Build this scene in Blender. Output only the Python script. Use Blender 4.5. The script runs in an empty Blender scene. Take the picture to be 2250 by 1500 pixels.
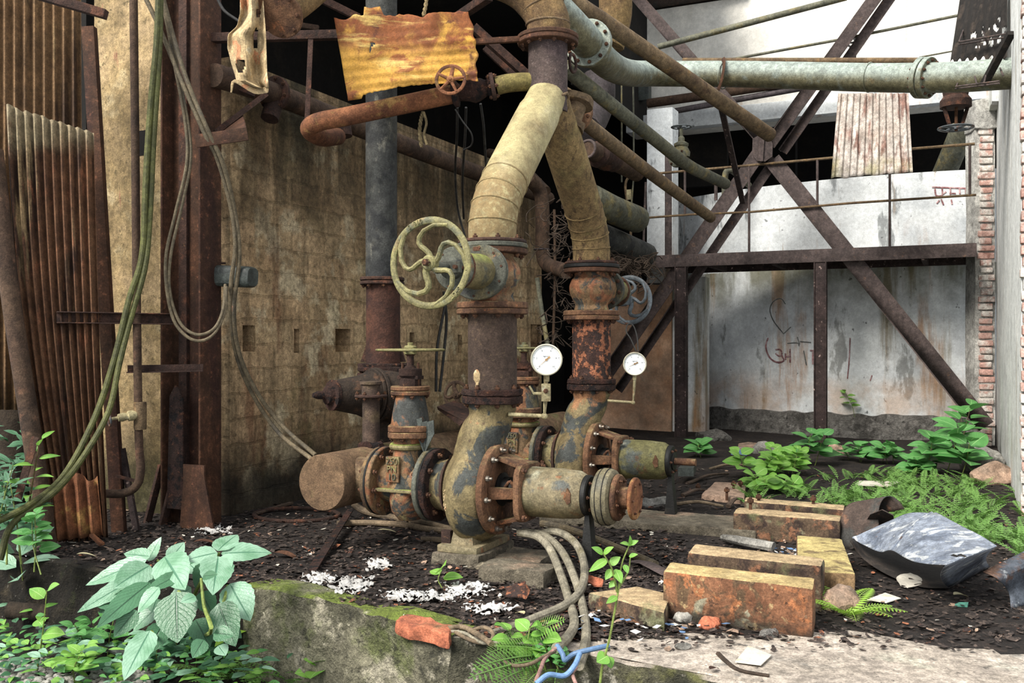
import bpy, bmesh, math, random
from mathutils import Vector, Matrix, Quaternion, noise
R = random.Random(7)
SC = bpy.context.scene
COL = SC.collection
# ---------------------------------------------------------------- camera, sky, sun, exposure
F, CX, CY, H = 2100.0, 1125.0, 750.0, 1.05
cam = bpy.data.objects.new('camera', bpy.data.cameras.new('camera'))
COL.objects.link(cam)
cam.location = (0, 0, H); cam.rotation_euler = (math.radians(90), 0, 0)
cam.data.lens = 36.0 * F / 2250.0; cam.data.sensor_width = 36.0
cam.data.clip_start = .05; cam.data.clip_end = 200
SC.camera = cam
wd = bpy.data.worlds.new('world'); SC.world = wd; wd.use_nodes = True
bgn = wd.node_tree.nodes['Background']
bgn.inputs[0].default_value = (.93, .97, 1.0, 1); bgn.inputs[1].default_value = .84
sun = bpy.data.objects.new('sun', bpy.data.lights.new('sun', 'SUN')); COL.objects.link(sun)
sun.data.energy = 4.1; sun.data.angle = math.radians(26); sun.data.color = (1.0, .96, .88)
sun.rotation_euler = Vector((.80, .70, -.98)).to_track_quat('-Z', 'Y').to_euler()
SC.view_settings.view_transform = 'Standard'; SC.view_settings.look = 'None'
SC.view_settings.exposure = .74; SC.view_settings.gamma = 1.0
SC.view_settings.use_curve_mapping = False
# ---------------------------------------------------------------- coordinates
U = Vector((.4226, .9063, 0)); V = Vector((.9063, -.4226, 0)); Z = Vector((0, 0, 1))
def P(px, py, Y): return Vector(((px - CX) / F * Y, Y, H + (CY - py) / F * Y))
def G(px, py, z=0.0): return P(px, py, F * (H - z) / (py - CY))
def AB(a, b, z=0.0): return V * a + U * b + Z * z          # building frame: a across (v), b away (u)
class Plane:
    def __init__(s, o, d): s.o = Vector(o); s.d = Vector(d)
    def s_of(s, px):
        r = (px - CX) / F
        return (r * s.o.y - s.o.x) / (s.d.x - r * s.d.y)
    def at(s, px, py):
        t = s.s_of(px); Y = s.o.y + t * s.d.y
        return P(px, py, Y)
    def xy(s, px, z):
        t = s.s_of(px); return Vector((s.o.x + t * s.d.x, s.o.y + t * s.d.y, z))
def cr(pts, k=6):
    """Catmull-Rom through the points."""
    pts = [Vector(p) for p in pts]
    if len(pts) < 3: return pts
    q = [pts[0] * 2 - pts[1]] + pts + [pts[-1] * 2 - pts[-2]]
    out = []
    for i in range(1, len(q) - 2):
        a, b, c, d = q[i - 1:i + 3]
        for j in range(k):
            t = j / k
            out.append(.5 * ((2 * b) + (c - a) * t + (2 * a - 5 * b + 4 * c - d) * t * t + (3 * b - a - 3 * c + d) * t ** 3))
    out.append(pts[-1]); return out
def frame(ax, ref=None):
    ax = Vector(ax).normalized()
    ref = Vector(ref) if ref is not None else (Z if abs(ax.z) < .9 else Vector((0, 1, 0)))
    x = ref.cross(ax)
    if x.length < 1e-6: x = Vector((1, 0, 0)).cross(ax)
    x.normalize(); y = ax.cross(x).normalized()
    return x, y, ax                                         # y is 'up-ish'
WL = {}                                                     # world location of every object made here
class MB:
    def __init__(s): s.v = []; s.f = []; s.uv = []
    def add(s, vs, fs, uv=None):
        n = len(s.v); s.v += [Vector(v) for v in vs]; s.f += [tuple(i + n for i in f) for f in fs]
        s.uv += (uv if uv else [(0, 0)] * len(vs)); return s
    def tube(s, pts, r, n=12, cap=True, k=0, flat=1.0, ref=None):
        if k: pts = cr(pts, k)
        pts = [Vector(p) for p in pts]; m = len(pts)
        rr = (lambda i: r) if not hasattr(r, '__len__') else (lambda i: r[0] + (r[-1] - r[0]) * i / max(1, m - 1)) if len(r) == 2 else (lambda i: r[min(len(r) - 1, round(i * (len(r) - 1) / max(1, m - 1)))])
        tg = [(pts[min(i + 1, m - 1)] - pts[max(i - 1, 0)]).normalized() for i in range(m)]
        x, y, _ = frame(tg[0], ref); vs = []; fs = []
        for i in range(m):
            if i:
                q = tg[i - 1].rotation_difference(tg[i]); x = q @ x; y = q @ y
            for j in range(n):
                a = 2 * math.pi * j / n
                vs.append(pts[i] + (x * math.cos(a) + y * math.sin(a) * flat) * rr(i))
        for i in range(m - 1):
            for j in range(n):
                j2 = (j + 1) % n
                fs.append((i * n + j, i * n + j2, (i + 1) * n + j2, (i + 1) * n + j))
        if cap:
            fs.append(tuple(range(n))[::-1]); fs.append(tuple((m - 1) * n + j for j in range(n)))
        return s.add(vs, fs)
    def lathe(s, prof, o, ax, n=24, ref=None, sc=(1, 1), pw=2.0):
        """prof: (radius, distance along the axis); pw>2 squares the section."""
        x, y, a = frame(ax, ref); o = Vector(o); vs = []; fs = []
        for r, h in prof:
            for j in range(n):
                t = 2 * math.pi * j / n; c, q = math.cos(t), math.sin(t)
                if pw != 2.0:
                    k = (abs(c) ** pw + abs(q) ** pw) ** (-1 / pw); c *= k; q *= k
                vs.append(o + a * h + x * c * r * sc[0] + y * q * r * sc[1])
        for i in range(len(prof) - 1):
            for j in range(n):
                j2 = (j + 1) % n; fs.append((i * n + j, i * n + j2, (i + 1) * n + j2, (i + 1) * n + j))
        fs.append(tuple(range(n))[::-1]); fs.append(tuple((len(prof) - 1) * n + j for j in range(n)))
        return s.add(vs, fs)
    def disc(s, o, ax, r, h, n=24, b=.004, **k):
        """a plate from o to o+ax*h with a small chamfer."""
        return s.lathe([(r - b, 0), (r, b), (r, h - b), (r - b, h)], o, ax, n, **k)
    def box(s, c, x, y, z, sx, sy, sz):
        c = Vector(c); x = Vector(x).normalized() * sx / 2; y = Vector(y).normalized() * sy / 2; z = Vector(z).normalized() * sz / 2
        vs = [c + x * i + y * j + z * k for k in (-1, 1) for j in (-1, 1) for i in (-1, 1)]
        return s.add(vs, [(0, 2, 3, 1), (4, 5, 7, 6), (0, 1, 5, 4), (2, 6, 7, 3), (0, 4, 6, 2), (1, 3, 7, 5)])
    def bar(s, a, b, w, h, ref=None):
        """a rectangular bar from a to b: w sideways, h along the reference (up)."""
        a = Vector(a); b = Vector(b); x, y, d = frame(b - a, ref)
        return s.box((a + b) / 2, x, y, d, w, h, (b - a).length)
    def angle(s, a, b, w, t, ref=None, flip=1):
        a = Vector(a); b = Vector(b); x, y, d = frame(b - a, ref); c = (a + b) / 2; L = (b - a).length
        s.box(c, x, y, d, w, t, L); return s.box(c + x * flip * (w - t) / 2 + y * (w / 2 - t / 2), x, y, d, t, w, L)
    def prism(s, poly, vec):
        vec = Vector(vec); n = len(poly); p = [Vector(q) for q in poly]
        vs = p + [q + vec for q in p]
        return s.add(vs, [tuple(range(n))[::-1], tuple(range(n, 2 * n))] + [(i, (i + 1) % n, n + (i + 1) % n, n + i) for i in range(n)])
    def grid(s, fn, nu, nv, uv=True):
        vs = []; uvs = []
        for j in range(nv + 1):
            for i in range(nu + 1):
                vs.append(fn(i / nu, j / nv)); uvs.append((i / nu, j / nv))
        fs = [(j * (nu + 1) + i, j * (nu + 1) + i + 1, (j + 1) * (nu + 1) + i + 1, (j + 1) * (nu + 1) + i) for j in range(nv) for i in range(nu)]
        return s.add(vs, fs, uvs)
    def ball(s, c, r, n=12, m=8, sc=(1, 1, 1)):
        c = Vector(c); vs = []; fs = []
        for i in range(m + 1):
            t = math.pi * i / m
            for j in range(n):
                p = 2 * math.pi * j / n
                vs.append(c + Vector((math.sin(t) * math.cos(p) * sc[0], math.sin(t) * math.sin(p) * sc[1], math.cos(t) * sc[2])) * r)
        for i in range(m):
            for j in range(n):
                j2 = (j + 1) % n; fs.append((i * n + j, (i + 1) * n + j, (i + 1) * n + j2, i * n + j2))
        return s.add(vs, fs)
    def torus(s, c, ax, Rr, r, n=40, m=10, sc=(1, 1), flat=1.0):
        x, y, a = frame(ax); c = Vector(c); vs = []; fs = []
        for i in range(n):
            t = 2 * math.pi * i / n; d = x * math.cos(t) * sc[0] + y * math.sin(t) * sc[1]
            for j in range(m):
                p = 2 * math.pi * j / m
                vs.append(c + d * (Rr + r * math.cos(p)) + a * r * math.sin(p) * flat)
        for i in range(n):
            for j in range(m):
                i2, j2 = (i + 1) % n, (j + 1) % m; fs.append((i * m + j, i2 * m + j, i2 * m + j2, i * m + j2))
        return s.add(vs, fs)
    def mesh(s, name, o, bevel=0, seg=2, rough=None, sharp=35, solid=0, sub=0):
        me = bpy.data.meshes.new(name)
        me.from_pydata([v - o for v in s.v], [], s.f)
        if any(u != (0, 0) for u in s.uv):
            ul = me.uv_layers.new(name='uv')
            for lp in me.loops: ul.data[lp.index].uv = s.uv[lp.vertex_index]
        bm = bmesh.new(); bm.from_mesh(me)
        bmesh.ops.remove_doubles(bm, verts=bm.verts, dist=1e-5)
        bmesh.ops.recalc_face_normals(bm, faces=bm.faces)
        if bevel:
            es = [e for e in bm.edges if len(e.link_faces) == 2 and e.calc_face_angle(0) > .5]
            bmesh.ops.bevel(bm, geom=es, offset=bevel, segments=seg, affect='EDGES', profile=.6, clamp_overlap=True)
        if rough:
            amp, sc, cut = rough
            for _ in range(cut):
                bmesh.ops.triangulate(bm, faces=[f for f in bm.faces if len(f.verts) > 4])
                L = sorted(e.calc_length() for e in bm.edges)[-1] if bm.edges else 0
                bmesh.ops.subdivide_edges(bm, edges=[e for e in bm.edges if e.calc_length() > L * .3], cuts=1, use_grid_fill=True)
            bm.normal_update()
            for v in bm.verts:
                q = (v.co + o) * sc
                v.co += noise.noise_vector(q) * amp + noise.noise_vector(q * 2.7) * amp * .45
        bm.to_mesh(me); bm.free()
        for p in me.polygons: p.use_smooth = True
        me.set_sharp_from_angle(angle=math.radians(sharp))
        return me
    def build(s, name, mat, parent=None, origin=None, **k):
        if parent is not None: o = WL[parent.name]
        elif origin is not None: o = Vector(origin)
        else:
            xs = [v.x for v in s.v]; ys = [v.y for v in s.v]; zs = [v.z for v in s.v]
            o = Vector(((min(xs) + max(xs)) / 2, (min(ys) + max(ys)) / 2, min(zs)))
        ob = bpy.data.objects.new(name, s.mesh(name, o, **k)); COL.objects.link(ob)
        if mat: ob.data.materials.append(mat)
        if parent is not None: ob.parent = parent
        else: ob.location = o
        WL[ob.name] = o.copy(); return ob
def tag(o, label, cat, group=None, kind=None):
    if label: o['label'] = label
    if cat: o['category'] = cat
    if group: o['group'] = group
    if kind: o['kind'] = kind
    return o
def T(name, label, cat, loc, group=None):
    o = bpy.data.objects.new(name, None); COL.objects.link(o); o.location = loc
    o.empty_display_size = .1; WL[o.name] = Vector(loc); return tag(o, label, cat, group)
def struct(o): o['kind'] = 'structure'; return o
def inst(me, name, parent, mtx):
    """an object on shared mesh data, placed by a world matrix under its parent."""
    o = bpy.data.objects.new(name, me); COL.objects.link(o); o.parent = parent
    m = mtx.copy(); m.translation = mtx.translation - WL[parent.name]; o.matrix_local = m
    WL[o.name] = mtx.translation.copy(); return o
def mtx(o, ax, ref=None, sc=1.0):
    x, y, a = frame(ax, ref); m = Matrix((x, y, a)).transposed().to_4x4()
    m = m @ Matrix.Scale(sc, 4); m.translation = Vector(o); return m
# ---------------------------------------------------------------- materials
def hx(h, k=1.0):
    h = h.lstrip('#'); c = [int(h[i:i + 2], 16) / 255 for i in (0, 2, 4)]
    return tuple(min(1, (x / 12.92 if x < .04045 else ((x + .055) / 1.055) ** 2.4) * k) for x in c) + (1,)
class NT:
    def __init__(s, m):
        s.t = m.node_tree; s.n = s.t.nodes; s.l = s.t.links
    def new(s, t, **k):
        q = s.n.new(t)
        for a, b in k.items(): setattr(q, a, b)
        return q
    def to(s, val, sock):
        if isinstance(val, (int, float, tuple)): sock.default_value = val
        else: s.l.new(val, sock)
    def math(s, op, a, b=0.0, clamp=False):
        q = s.new('ShaderNodeMath', operation=op, use_clamp=clamp); s.to(a, q.inputs[0]); s.to(b, q.inputs[1]); return q.outputs[0]
    def ramp(s, v, lo, hi, a=0.0, b=1.0):
        q = s.new('ShaderNodeMapRange', interpolation_type='SMOOTHSTEP'); s.to(v, q.inputs[0])
        for i, x in enumerate((lo, hi, a, b)): q.inputs[i + 1].default_value = x
        return q.outputs[0]
    def mix(s, f, a, b, mode='MIX'):
        q = s.new('ShaderNodeMix', data_type='RGBA', blend_type=mode); s.to(f, q.inputs[0]); s.to(a, q.inputs[6]); s.to(b, q.inputs[7]); return q.outputs[2]
    def noise(s, vec, sc, det=5, rough=.6, st=None, dist=0.0):
        if st:
            q = s.new('ShaderNodeVectorMath', operation='MULTIPLY'); s.l.new(vec, q.inputs[0]); q.inputs[1].default_value = st; vec = q.outputs[0]
        q = s.new('ShaderNodeTexNoise'); s.l.new(vec, q.inputs['Vector']); q.inputs['Scale'].default_value = sc
        q.inputs['Detail'].default_value = det; q.inputs['Roughness'].default_value = rough; q.inputs['Distortion'].default_value = dist
        return q.outputs[0]
MATS = {}
def M(name, base, layers=(), rough=.8, metal=0.0, bump=.35, bs=60, base2=None, vs=3.0, spec=.3, rnd=True, brick=None, sat=.90, grime=.40, bumpd=.01):
    """layers: dicts c colour, s scale, t (lo,hi) threshold of the noise, d detail, st stretch, k strength, up (lies on upward faces), z (z0,z1) in object height, r roughness."""
    m = bpy.data.materials.new(name); m.use_nodes = True; N = NT(m); b = N.n['Principled BSDF']
    tc = N.new('ShaderNodeTexCoord'); vec = tc.outputs['Object']
    if rnd:
        oi = N.new('ShaderNodeObjectInfo'); q = N.new('ShaderNodeVectorMath', operation='MULTIPLY_ADD')
        cmb = N.new('ShaderNodeCombineXYZ')
        for i in range(3): N.l.new(oi.outputs['Random'], cmb.inputs[i])
        N.l.new(cmb.outputs[0], q.inputs[0]); q.inputs[1].default_value = (37, 53, 71); N.l.new(vec, q.inputs[2]); vec2 = q.outputs[0]
    else: vec2 = vec
    col = hx(base) if isinstance(base, str) else base
    c2 = hx(base2) if base2 else tuple(x * .6 for x in col[:3]) + (1,)
    n0 = N.noise(vec2, vs, 6)
    cur = N.mix(N.ramp(n0, .35, .68), col, c2)
    ro = rough; hgt = N.noise(vec2, bs, 4, .7); hh = hgt
    if brick:
        bt = N.new('ShaderNodeTexBrick'); mp = N.new('ShaderNodeVectorMath', operation='ADD')
        w = N.new('ShaderNodeTexNoise'); N.l.new(vec, w.inputs['Vector']); w.inputs['Scale'].default_value = 9
        wm = N.new('ShaderNodeVectorMath', operation='MULTIPLY'); N.l.new(w.outputs['Color'], wm.inputs[0]); wm.inputs[1].default_value = (brick.get('w', .02),) * 3
        if brick.get('uv'): N.l.new(tc.outputs['UV'], mp.inputs[0])
        else: N.l.new(vec, mp.inputs[0])
        N.l.new(wm.outputs[0], mp.inputs[1])
        N.l.new(mp.outputs[0], bt.inputs['Vector']); bt.inputs['Scale'].default_value = 1
        bt.inputs['Brick Width'].default_value = brick['bw']; bt.inputs['Row Height'].default_value = brick['rh']; bt.inputs['Mortar Size'].default_value = brick.get('m', .012)
        bt.inputs['Mortar Smooth'].default_value = .4
        bt.inputs['Color1'].default_value = (.0,) * 3 + (1,); bt.inputs['Color2'].default_value = (1,) * 3 + (1,); bt.inputs['Mortar'].default_value = (.5,) * 3 + (1,)
        if brick.get('tint'):
            cur = N.mix(N.math('MULTIPLY', bt.outputs['Color'], brick.get('tk', .5)), cur, hx(brick['tint']))
        cur = N.mix(N.math('MULTIPLY', bt.outputs['Fac'], brick.get('k', .6)), cur, hx(brick['c']))
        hh = N.math('SUBTRACT', N.math('MULTIPLY', hgt, .4), N.math('MULTIPLY', bt.outputs['Fac'], brick.get('b', .8)))
    nz = None
    for L in layers:
        f = N.ramp(N.noise(vec2 if not L.get('fix') else vec, L['s'], L.get('d', 6), L.get('ro', .62), L.get('st'), L.get('di', 0.0)), *L['t'])
        if L.get('up') is not None:
            if nz is None:
                g = N.new('ShaderNodeNewGeometry'); sx = N.new('ShaderNodeSeparateXYZ'); N.l.new(g.outputs['Normal'], sx.inputs[0]); nz = sx.outputs[2]
            f = N.math('MULTIPLY', f, N.ramp(nz, *L['up']))
        if L.get('z'):
            sp = N.new('ShaderNodeSeparateXYZ'); N.l.new(tc.outputs['Object'], sp.inputs[0])
            wob = N.math('ADD', sp.outputs[2], N.math('MULTIPLY', N.math('SUBTRACT', N.noise(vec, 3.0, 5), .5), L.get('wob', .35)))
            f = N.math('MULTIPLY', f, N.ramp(wob, *L['z']))
        f = N.math('MULTIPLY', f, L.get('k', 1.0))
        cur = N.mix(f, cur, hx(L['c']) if isinstance(L['c'], str) else L['c'])
        if 'r' in L:
            q = N.new('ShaderNodeMix', data_type='FLOAT'); N.to(f, q.inputs[0]); N.to(ro, q.inputs[2]); q.inputs[3].default_value = L['r']; ro = q.outputs[0]
        if L.get('h'): hh = N.math('ADD', hh, N.math('MULTIPLY', f, L['h']))
    if grime:
        gr = N.ramp(N.noise(vec2, 26, 12, .74), .36, .66, 1 - grime, 1 + grime * .35)
        gr = N.math('MULTIPLY', gr, N.ramp(N.noise(vec2, 130, 5, .7), .38, .64, 1 - grime * .6, 1 + grime * .45))
        gr = N.math('MULTIPLY', gr, N.ramp(N.noise(vec2, 5.5, 8, .7), .36, .64, 1 - grime * .55, 1.12))
        cur = N.mix(1.0, cur, gr, 'MULTIPLY')
    hs = N.new('ShaderNodeHueSaturation'); hs.inputs['Saturation'].default_value = sat; N.to(cur, hs.inputs['Color']); cur = hs.outputs[0]
    N.to(cur, b.inputs['Base Color']); N.to(ro, b.inputs['Roughness']); b.inputs['Metallic'].default_value = metal
    b.inputs['Specular IOR Level'].default_value = spec
    bp = N.new('ShaderNodeBump'); bp.inputs['Strength'].default_value = bump; bp.inputs['Distance'].default_value = bumpd
    N.l.new(hh, bp.inputs['Height']); N.l.new(bp.outputs[0], b.inputs['Normal'])
    MATS[name] = m; return m
def leafmat(name, base, base2, vein, gloss=.45, tr=.25):
    m = bpy.data.materials.new(name); m.use_nodes = True; N = NT(m); b = N.n['Principled BSDF']
    tc = N.new('ShaderNodeTexCoord'); sx = N.new('ShaderNodeSeparateXYZ'); N.l.new(tc.outputs['UV'], sx.inputs[0])
    ax = N.math('ABSOLUTE', N.math('SUBTRACT', sx.outputs[0], .5))
    mid = N.ramp(ax, .015, .04, 1, 0)
    ph = N.math('SUBTRACT', N.math('MULTIPLY', sx.outputs[1], 9.0), N.math('MULTIPLY', ax, 7.0))
    sv = N.ramp(N.math('ABSOLUTE', N.math('SUBTRACT', N.math('FRACT', ph), .5)), .0, .09, 1, 0)
    vn = N.math('MAXIMUM', mid, N.math('MULTIPLY', sv, .38))
    n0 = N.noise(tc.outputs['Object'], 9, 4)
    cur = N.mix(N.ramp(n0, .35, .7), hx(base), hx(base2))
    cur = N.mix(vn, cur, hx(vein)); N.to(cur, b.inputs['Base Color']); b.inputs['Roughness'].default_value = gloss
    b.inputs['Specular IOR Level'].default_value = .5
    bp = N.new('ShaderNodeBump'); bp.inputs['Strength'].default_value = .5; bp.inputs['Distance'].default_value = .004
    N.l.new(N.math('SUBTRACT', N.noise(tc.outputs['Object'], 120, 3), vn), bp.inputs['Height']); N.l.new(bp.outputs[0], b.inputs['Normal'])
    t = N.new('ShaderNodeBsdfTranslucent'); N.to(cur, t.inputs[0]); ms = N.new('ShaderNodeMixShader'); ms.inputs[0].default_value = tr
    N.l.new(b.outputs[0], ms.inputs[1]); N.l.new(t.outputs[0], ms.inputs[2]); N.l.new(ms.outputs[0], N.n['Material Output'].inputs[0])
    return m
dust = lambda c='a8946a', k=.7, t=(.3, .6), up=(.2, .9): dict(c=c, s=14, t=t, up=up, k=k)
rust_dark = M('rust_dark', '4a3228', [dict(c='75452c', s=9, t=(.52, .7), k=.8), dict(c='2b1f1b', s=22, t=(.55, .7)), dict(c='8f6238', s=40, t=(.62, .74), k=.6)], base2='33221c', bump=.6, bs=90, rough=.9)
rust_red = M('rust_red', '57351f', [dict(c='3a2018', s=4, t=(.5, .65), st=(1, 1, .15), k=.8), dict(c='7d4a2c', s=26, t=(.58, .72), k=.6)], base2='402817', bump=.3, bs=70, rough=.85)
rust_orange = M('rust_orange', '785436', [dict(c='4a3022', s=10, t=(.48, .64), k=.9), dict(c='a8622e', s=16, t=(.6, .7), k=.7), dict(c='8f7c50', s=12, t=(.45, .65), up=(.0, .8), k=.7)], base2='664228', bump=.5, bs=80, rough=.88)
rust_flaky = M('rust_flaky', '3b2a24', [dict(c='7a4a30', s=30, t=(.55, .66), k=.9, h=.5), dict(c='21191a', s=18, t=(.5, .62), h=-.4), dict(c='a58a6a', s=55, t=(.66, .74), k=.7)], base2='4c2c22', bump=1.0, bs=120, rough=.95, bumpd=.02)
rust_riser = M('rust_riser', '57453a', [dict(c='7d6448', s=60, t=(.56, .72), k=.6), dict(c='3b2d2a', s=7, t=(.52, .72), k=.7), dict(c='8d7a4a', s=4, t=(.56, .75), k=.35)], base2='45362d', bump=.55, bs=140, rough=.9)
rust_peel = M('rust_peel', '3a2d2a', [dict(c='a8623a', s=24, t=(.5, .58), k=.95, h=.4), dict(c='c07a48', s=50, t=(.6, .7), k=.7), dict(c='2a201f', s=9, t=(.56, .66))], base2='4a3028', bump=.9, bs=110, rough=.92, vs=6)
pipe_moss = M('pipe_moss', 'a89b6c', [dict(c='7b6a46', s=3, t=(.5, .68), k=.9), dict(c='bcb290', s=5, t=(.5, .75), k=.6), dict(c='8a8a50', s=7, t=(.55, .75), k=.6), dict(c='6b5a3c', s=90, t=(.55, .75), k=.5), dict(c='80683f', s=40, t=(.3, .55), z=(.48, .30), wob=.12, k=.85)], grime=.22, base2='978a60', bump=.3, bs=150, rough=.85)
pipe_scale = M('pipe_scale', '8a7042', [dict(c='5b452c', s=30, t=(.55, .66), st=(1, 1, .35), k=.9, h=-.5), dict(c='9c8a50', s=6, t=(.5, .7), k=.6)], base2='745a36', bump=.7, bs=120, rough=.9)
pipe_olive = M('pipe_olive', '7f7238', [dict(c='5e5030', s=8, t=(.5, .7), k=.7), dict(c='6b6a35', s=5, t=(.5, .7), k=.6)], base2='6c5c34', bump=.4, bs=140, rough=.88)
pipe_mustard = M('pipe_mustard', '84683a', [dict(c='57402a', s=6, t=(.5, .7), k=.8), dict(c='9a8256', s=60, t=(.55, .7), k=.5)], base2='6d5230', bump=.6, bs=130, rough=.9)
paint_pump = M('paint_pump', '7d6e48', [dict(c='383d3d', s=3.4, t=(.5, .55), k=.94, di=1.3), dict(c='8d8252', s=4, t=(.55, .7), k=.8), dict(c='966338', s=5.0, t=(.60, .66), k=.85), dict(c='cfc4a2', s=30, t=(.70, .74), k=.9), dict(c='4b3526', s=22, t=(.6, .7), k=.7)], base2='665635', bump=.3, bs=90, rough=.7)
paint_valve = M('paint_valve', '806544', [dict(c='3a4242', s=8, t=(.54, .59), k=.92, di=.9), dict(c='92562e', s=7, t=(.48, .58), k=.88, di=.8), dict(c='9a8e5c', s=6, t=(.58, .66), k=.8), dict(c='4a3324', s=16, t=(.56, .68), k=.8)], base2='7c5a34', bump=.35, bs=90, rough=.75)
paint_bonnet = M('paint_bonnet', '8a5a32', [dict(c='404645', s=4, t=(.53, .58), k=.95, di=.6), dict(c='a8662c', s=9, t=(.5, .62), k=.7), dict(c='8f8052', s=6, t=(.6, .72), k=.7)], base2='6d4426', bump=.35, bs=90, rough=.75)
rust_black = M('rust_black', '392c21', [dict(c='5f4029', s=12, t=(.56, .7), k=.8), dict(c='241c18', s=18, t=(.52, .66), k=.9), dict(c='7a6a58', s=30, t=(.66, .72), k=.6)], base2='2c221a', bump=.7, bs=80, rough=.85)
paint_bear = M('paint_bear', '85785a', [dict(c='5f5a40', s=4, t=(.5, .64), k=.8), dict(c='4a5254', s=5, t=(.58, .66), k=.8), dict(c='85552f', s=16, t=(.57, .66), k=.85), dict(c='a8a68c', s=7, t=(.52, .66), up=(.2, .9), k=.7), dict(c='6b5c34', s=3, t=(.2, .5), up=(-.2, -.8), k=.7)], base2='76684a', bump=.25, bs=90, rough=.7)
paint_olive = M('paint_olive', '6f6a3e', [dict(c='4a5254', s=5, t=(.54, .64), k=.8), dict(c='a09c88', s=7, t=(.58, .68), k=.7), dict(c='6b4a2c', s=14, t=(.58, .68), k=.8)], base2='5f5a34', bump=.25, bs=90, rough=.7)
paint_yellow = M('paint_yellow', '80744c', [dict(c='4a5048', s=6, t=(.55, .64), k=.8), dict(c='7a4a28', s=9, t=(.6, .68), k=.8), dict(c='8f9a3e', s=5, t=(.35, .55), up=(.3, .9), k=.85)], base2='6b6040', bump=.25, bs=90, rough=.7)
wheel_paint = M('wheel_paint', '837b4e', [dict(c='5f6250', s=10, t=(.53, .66), k=.8), dict(c='9a9655', s=6, t=(.5, .7), k=.7), dict(c='8f7242', s=8, t=(.58, .7), k=.7)], base2='7d7649', bump=.25, bs=120, rough=.6)
wheel_grey = M('wheel_grey', '6d757b', [dict(c='7b4c2c', s=8, t=(.58, .66), k=.8)], base2='4f5559', bump=.2, rough=.5)
plate_grey = M('plate_grey', '5b5c50', [dict(c='7b6a40', s=6, t=(.5, .65), k=.8), dict(c='39393a', s=9, t=(.55, .65), k=.8), dict(c='7a4a2a', s=12, t=(.62, .7), k=.8)], base2='4a4a40', bump=.3, bs=90, rough=.7)
pipe_black = M('pipe_black', '4a4a46', [dict(c='2c2d2e', s=5, t=(.48, .6), k=.9), dict(c='777468', s=14, t=(.58, .72), st=(1, 1, .5), k=.8), dict(c='62583c', s=4, t=(.58, .7), k=.6)], base2='3b3c3b', bump=.3, bs=100, rough=.8)
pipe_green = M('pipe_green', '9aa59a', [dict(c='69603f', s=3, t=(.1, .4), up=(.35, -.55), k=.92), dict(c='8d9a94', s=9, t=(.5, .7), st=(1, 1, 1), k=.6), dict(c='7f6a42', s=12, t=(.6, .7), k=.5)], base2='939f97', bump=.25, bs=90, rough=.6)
pipe_grey = M('pipe_grey', '6e6c58', [dict(c='8a7a44', s=6, t=(.5, .65), k=.7), dict(c='45483f', s=8, t=(.55, .7), k=.7)], base2='55564a', bump=.3, rough=.7)
pipe_rust = M('pipe_rust', '786245', [dict(c='4a3526', s=9, t=(.52, .7), k=.85), dict(c='94713c', s=14, t=(.55, .7), k=.6)], base2='604b33', bump=.4, bs=110, rough=.88)
pipe_warm = M('pipe_warm', '8a5228', [dict(c='4c2f20', s=6, t=(.52, .7), k=.85), dict(c='a8843c', s=9, t=(.55, .68), k=.7)], base2='6b3d22', bump=.4, bs=110, rough=.88)
pipe_brown = M('pipe_brown', '55402f', [dict(c='35281f', s=6, t=(.5, .7), k=.85), dict(c='6d4a34', s=11, t=(.58, .7), k=.6)], base2='463226', bump=.4, rough=.9)  # dark brown rusted pipe
pipe_purple = M('pipe_purple', '5a5154', [dict(c='443b3a', s=8, t=(.5, .7), k=.8)], base2='4b4344', bump=.3, rough=.75)
steel_brace = M('steel_brace', '5a4c49', [dict(c='3d3230', s=6, t=(.52, .68), k=.8), dict(c='7a5a44', s=18, t=(.6, .72), k=.7)], base2='4b3f3d', bump=.3, rough=.8)
steel_post = M('steel_post', '4a3a37', [dict(c='b59a90', s=26, t=(.64, .68), k=.9), dict(c='2f2625', s=10, t=(.5, .65), k=.8)], base2='3b2f2e', bump=.4, rough=.85)
coupling_m = M('coupling_m', '7d7356', [dict(c='5c5a4c', s=7, t=(.5, .68), k=.8)], base2='6c644c', bump=.15, rough=.6)
black_m = M('black_m', '1c1b1a', [dict(c='3b342c', s=12, t=(.58, .7), k=.6)], bump=.2, rough=.6)
bright_bolt = M('bright_bolt', '8d8478', [dict(c='6b4a30', s=40, t=(.5, .62), k=.8)], metal=.5, rough=.45, bump=.2)
rust_bolt = M('rust_bolt', '5a3a26', [dict(c='8a5a34', s=40, t=(.52, .65), k=.8)], bump=.5, rough=.9)
gauge_rim = M('gauge_rim', 'd9d2b8', grime=.15, layers=[dict(c='b3a886', s=20, t=(.55, .7), k=.6)], rough=.4, bump=.05)
gauge_face = M('gauge_face', 'eef0ee', [dict(c='d8d6bc', s=9, t=(.55, .75), k=.6)], base2='e6e9ea', rough=.35, bump=.0, grime=.05)
ink = M('ink', '55565a', rough=.6, bump=0)
needle_m = M('needle_m', 'b58a52', rough=.5, bump=0)
brass_m = M('brass_m', 'b3a578', [dict(c='7c6a44', s=12, t=(.5, .65), k=.8), dict(c='d8d0b4', s=20, t=(.6, .7), k=.8), dict(c='8a5a30', s=16, t=(.6, .7), k=.7)], rough=.6, bump=.2)
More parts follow.
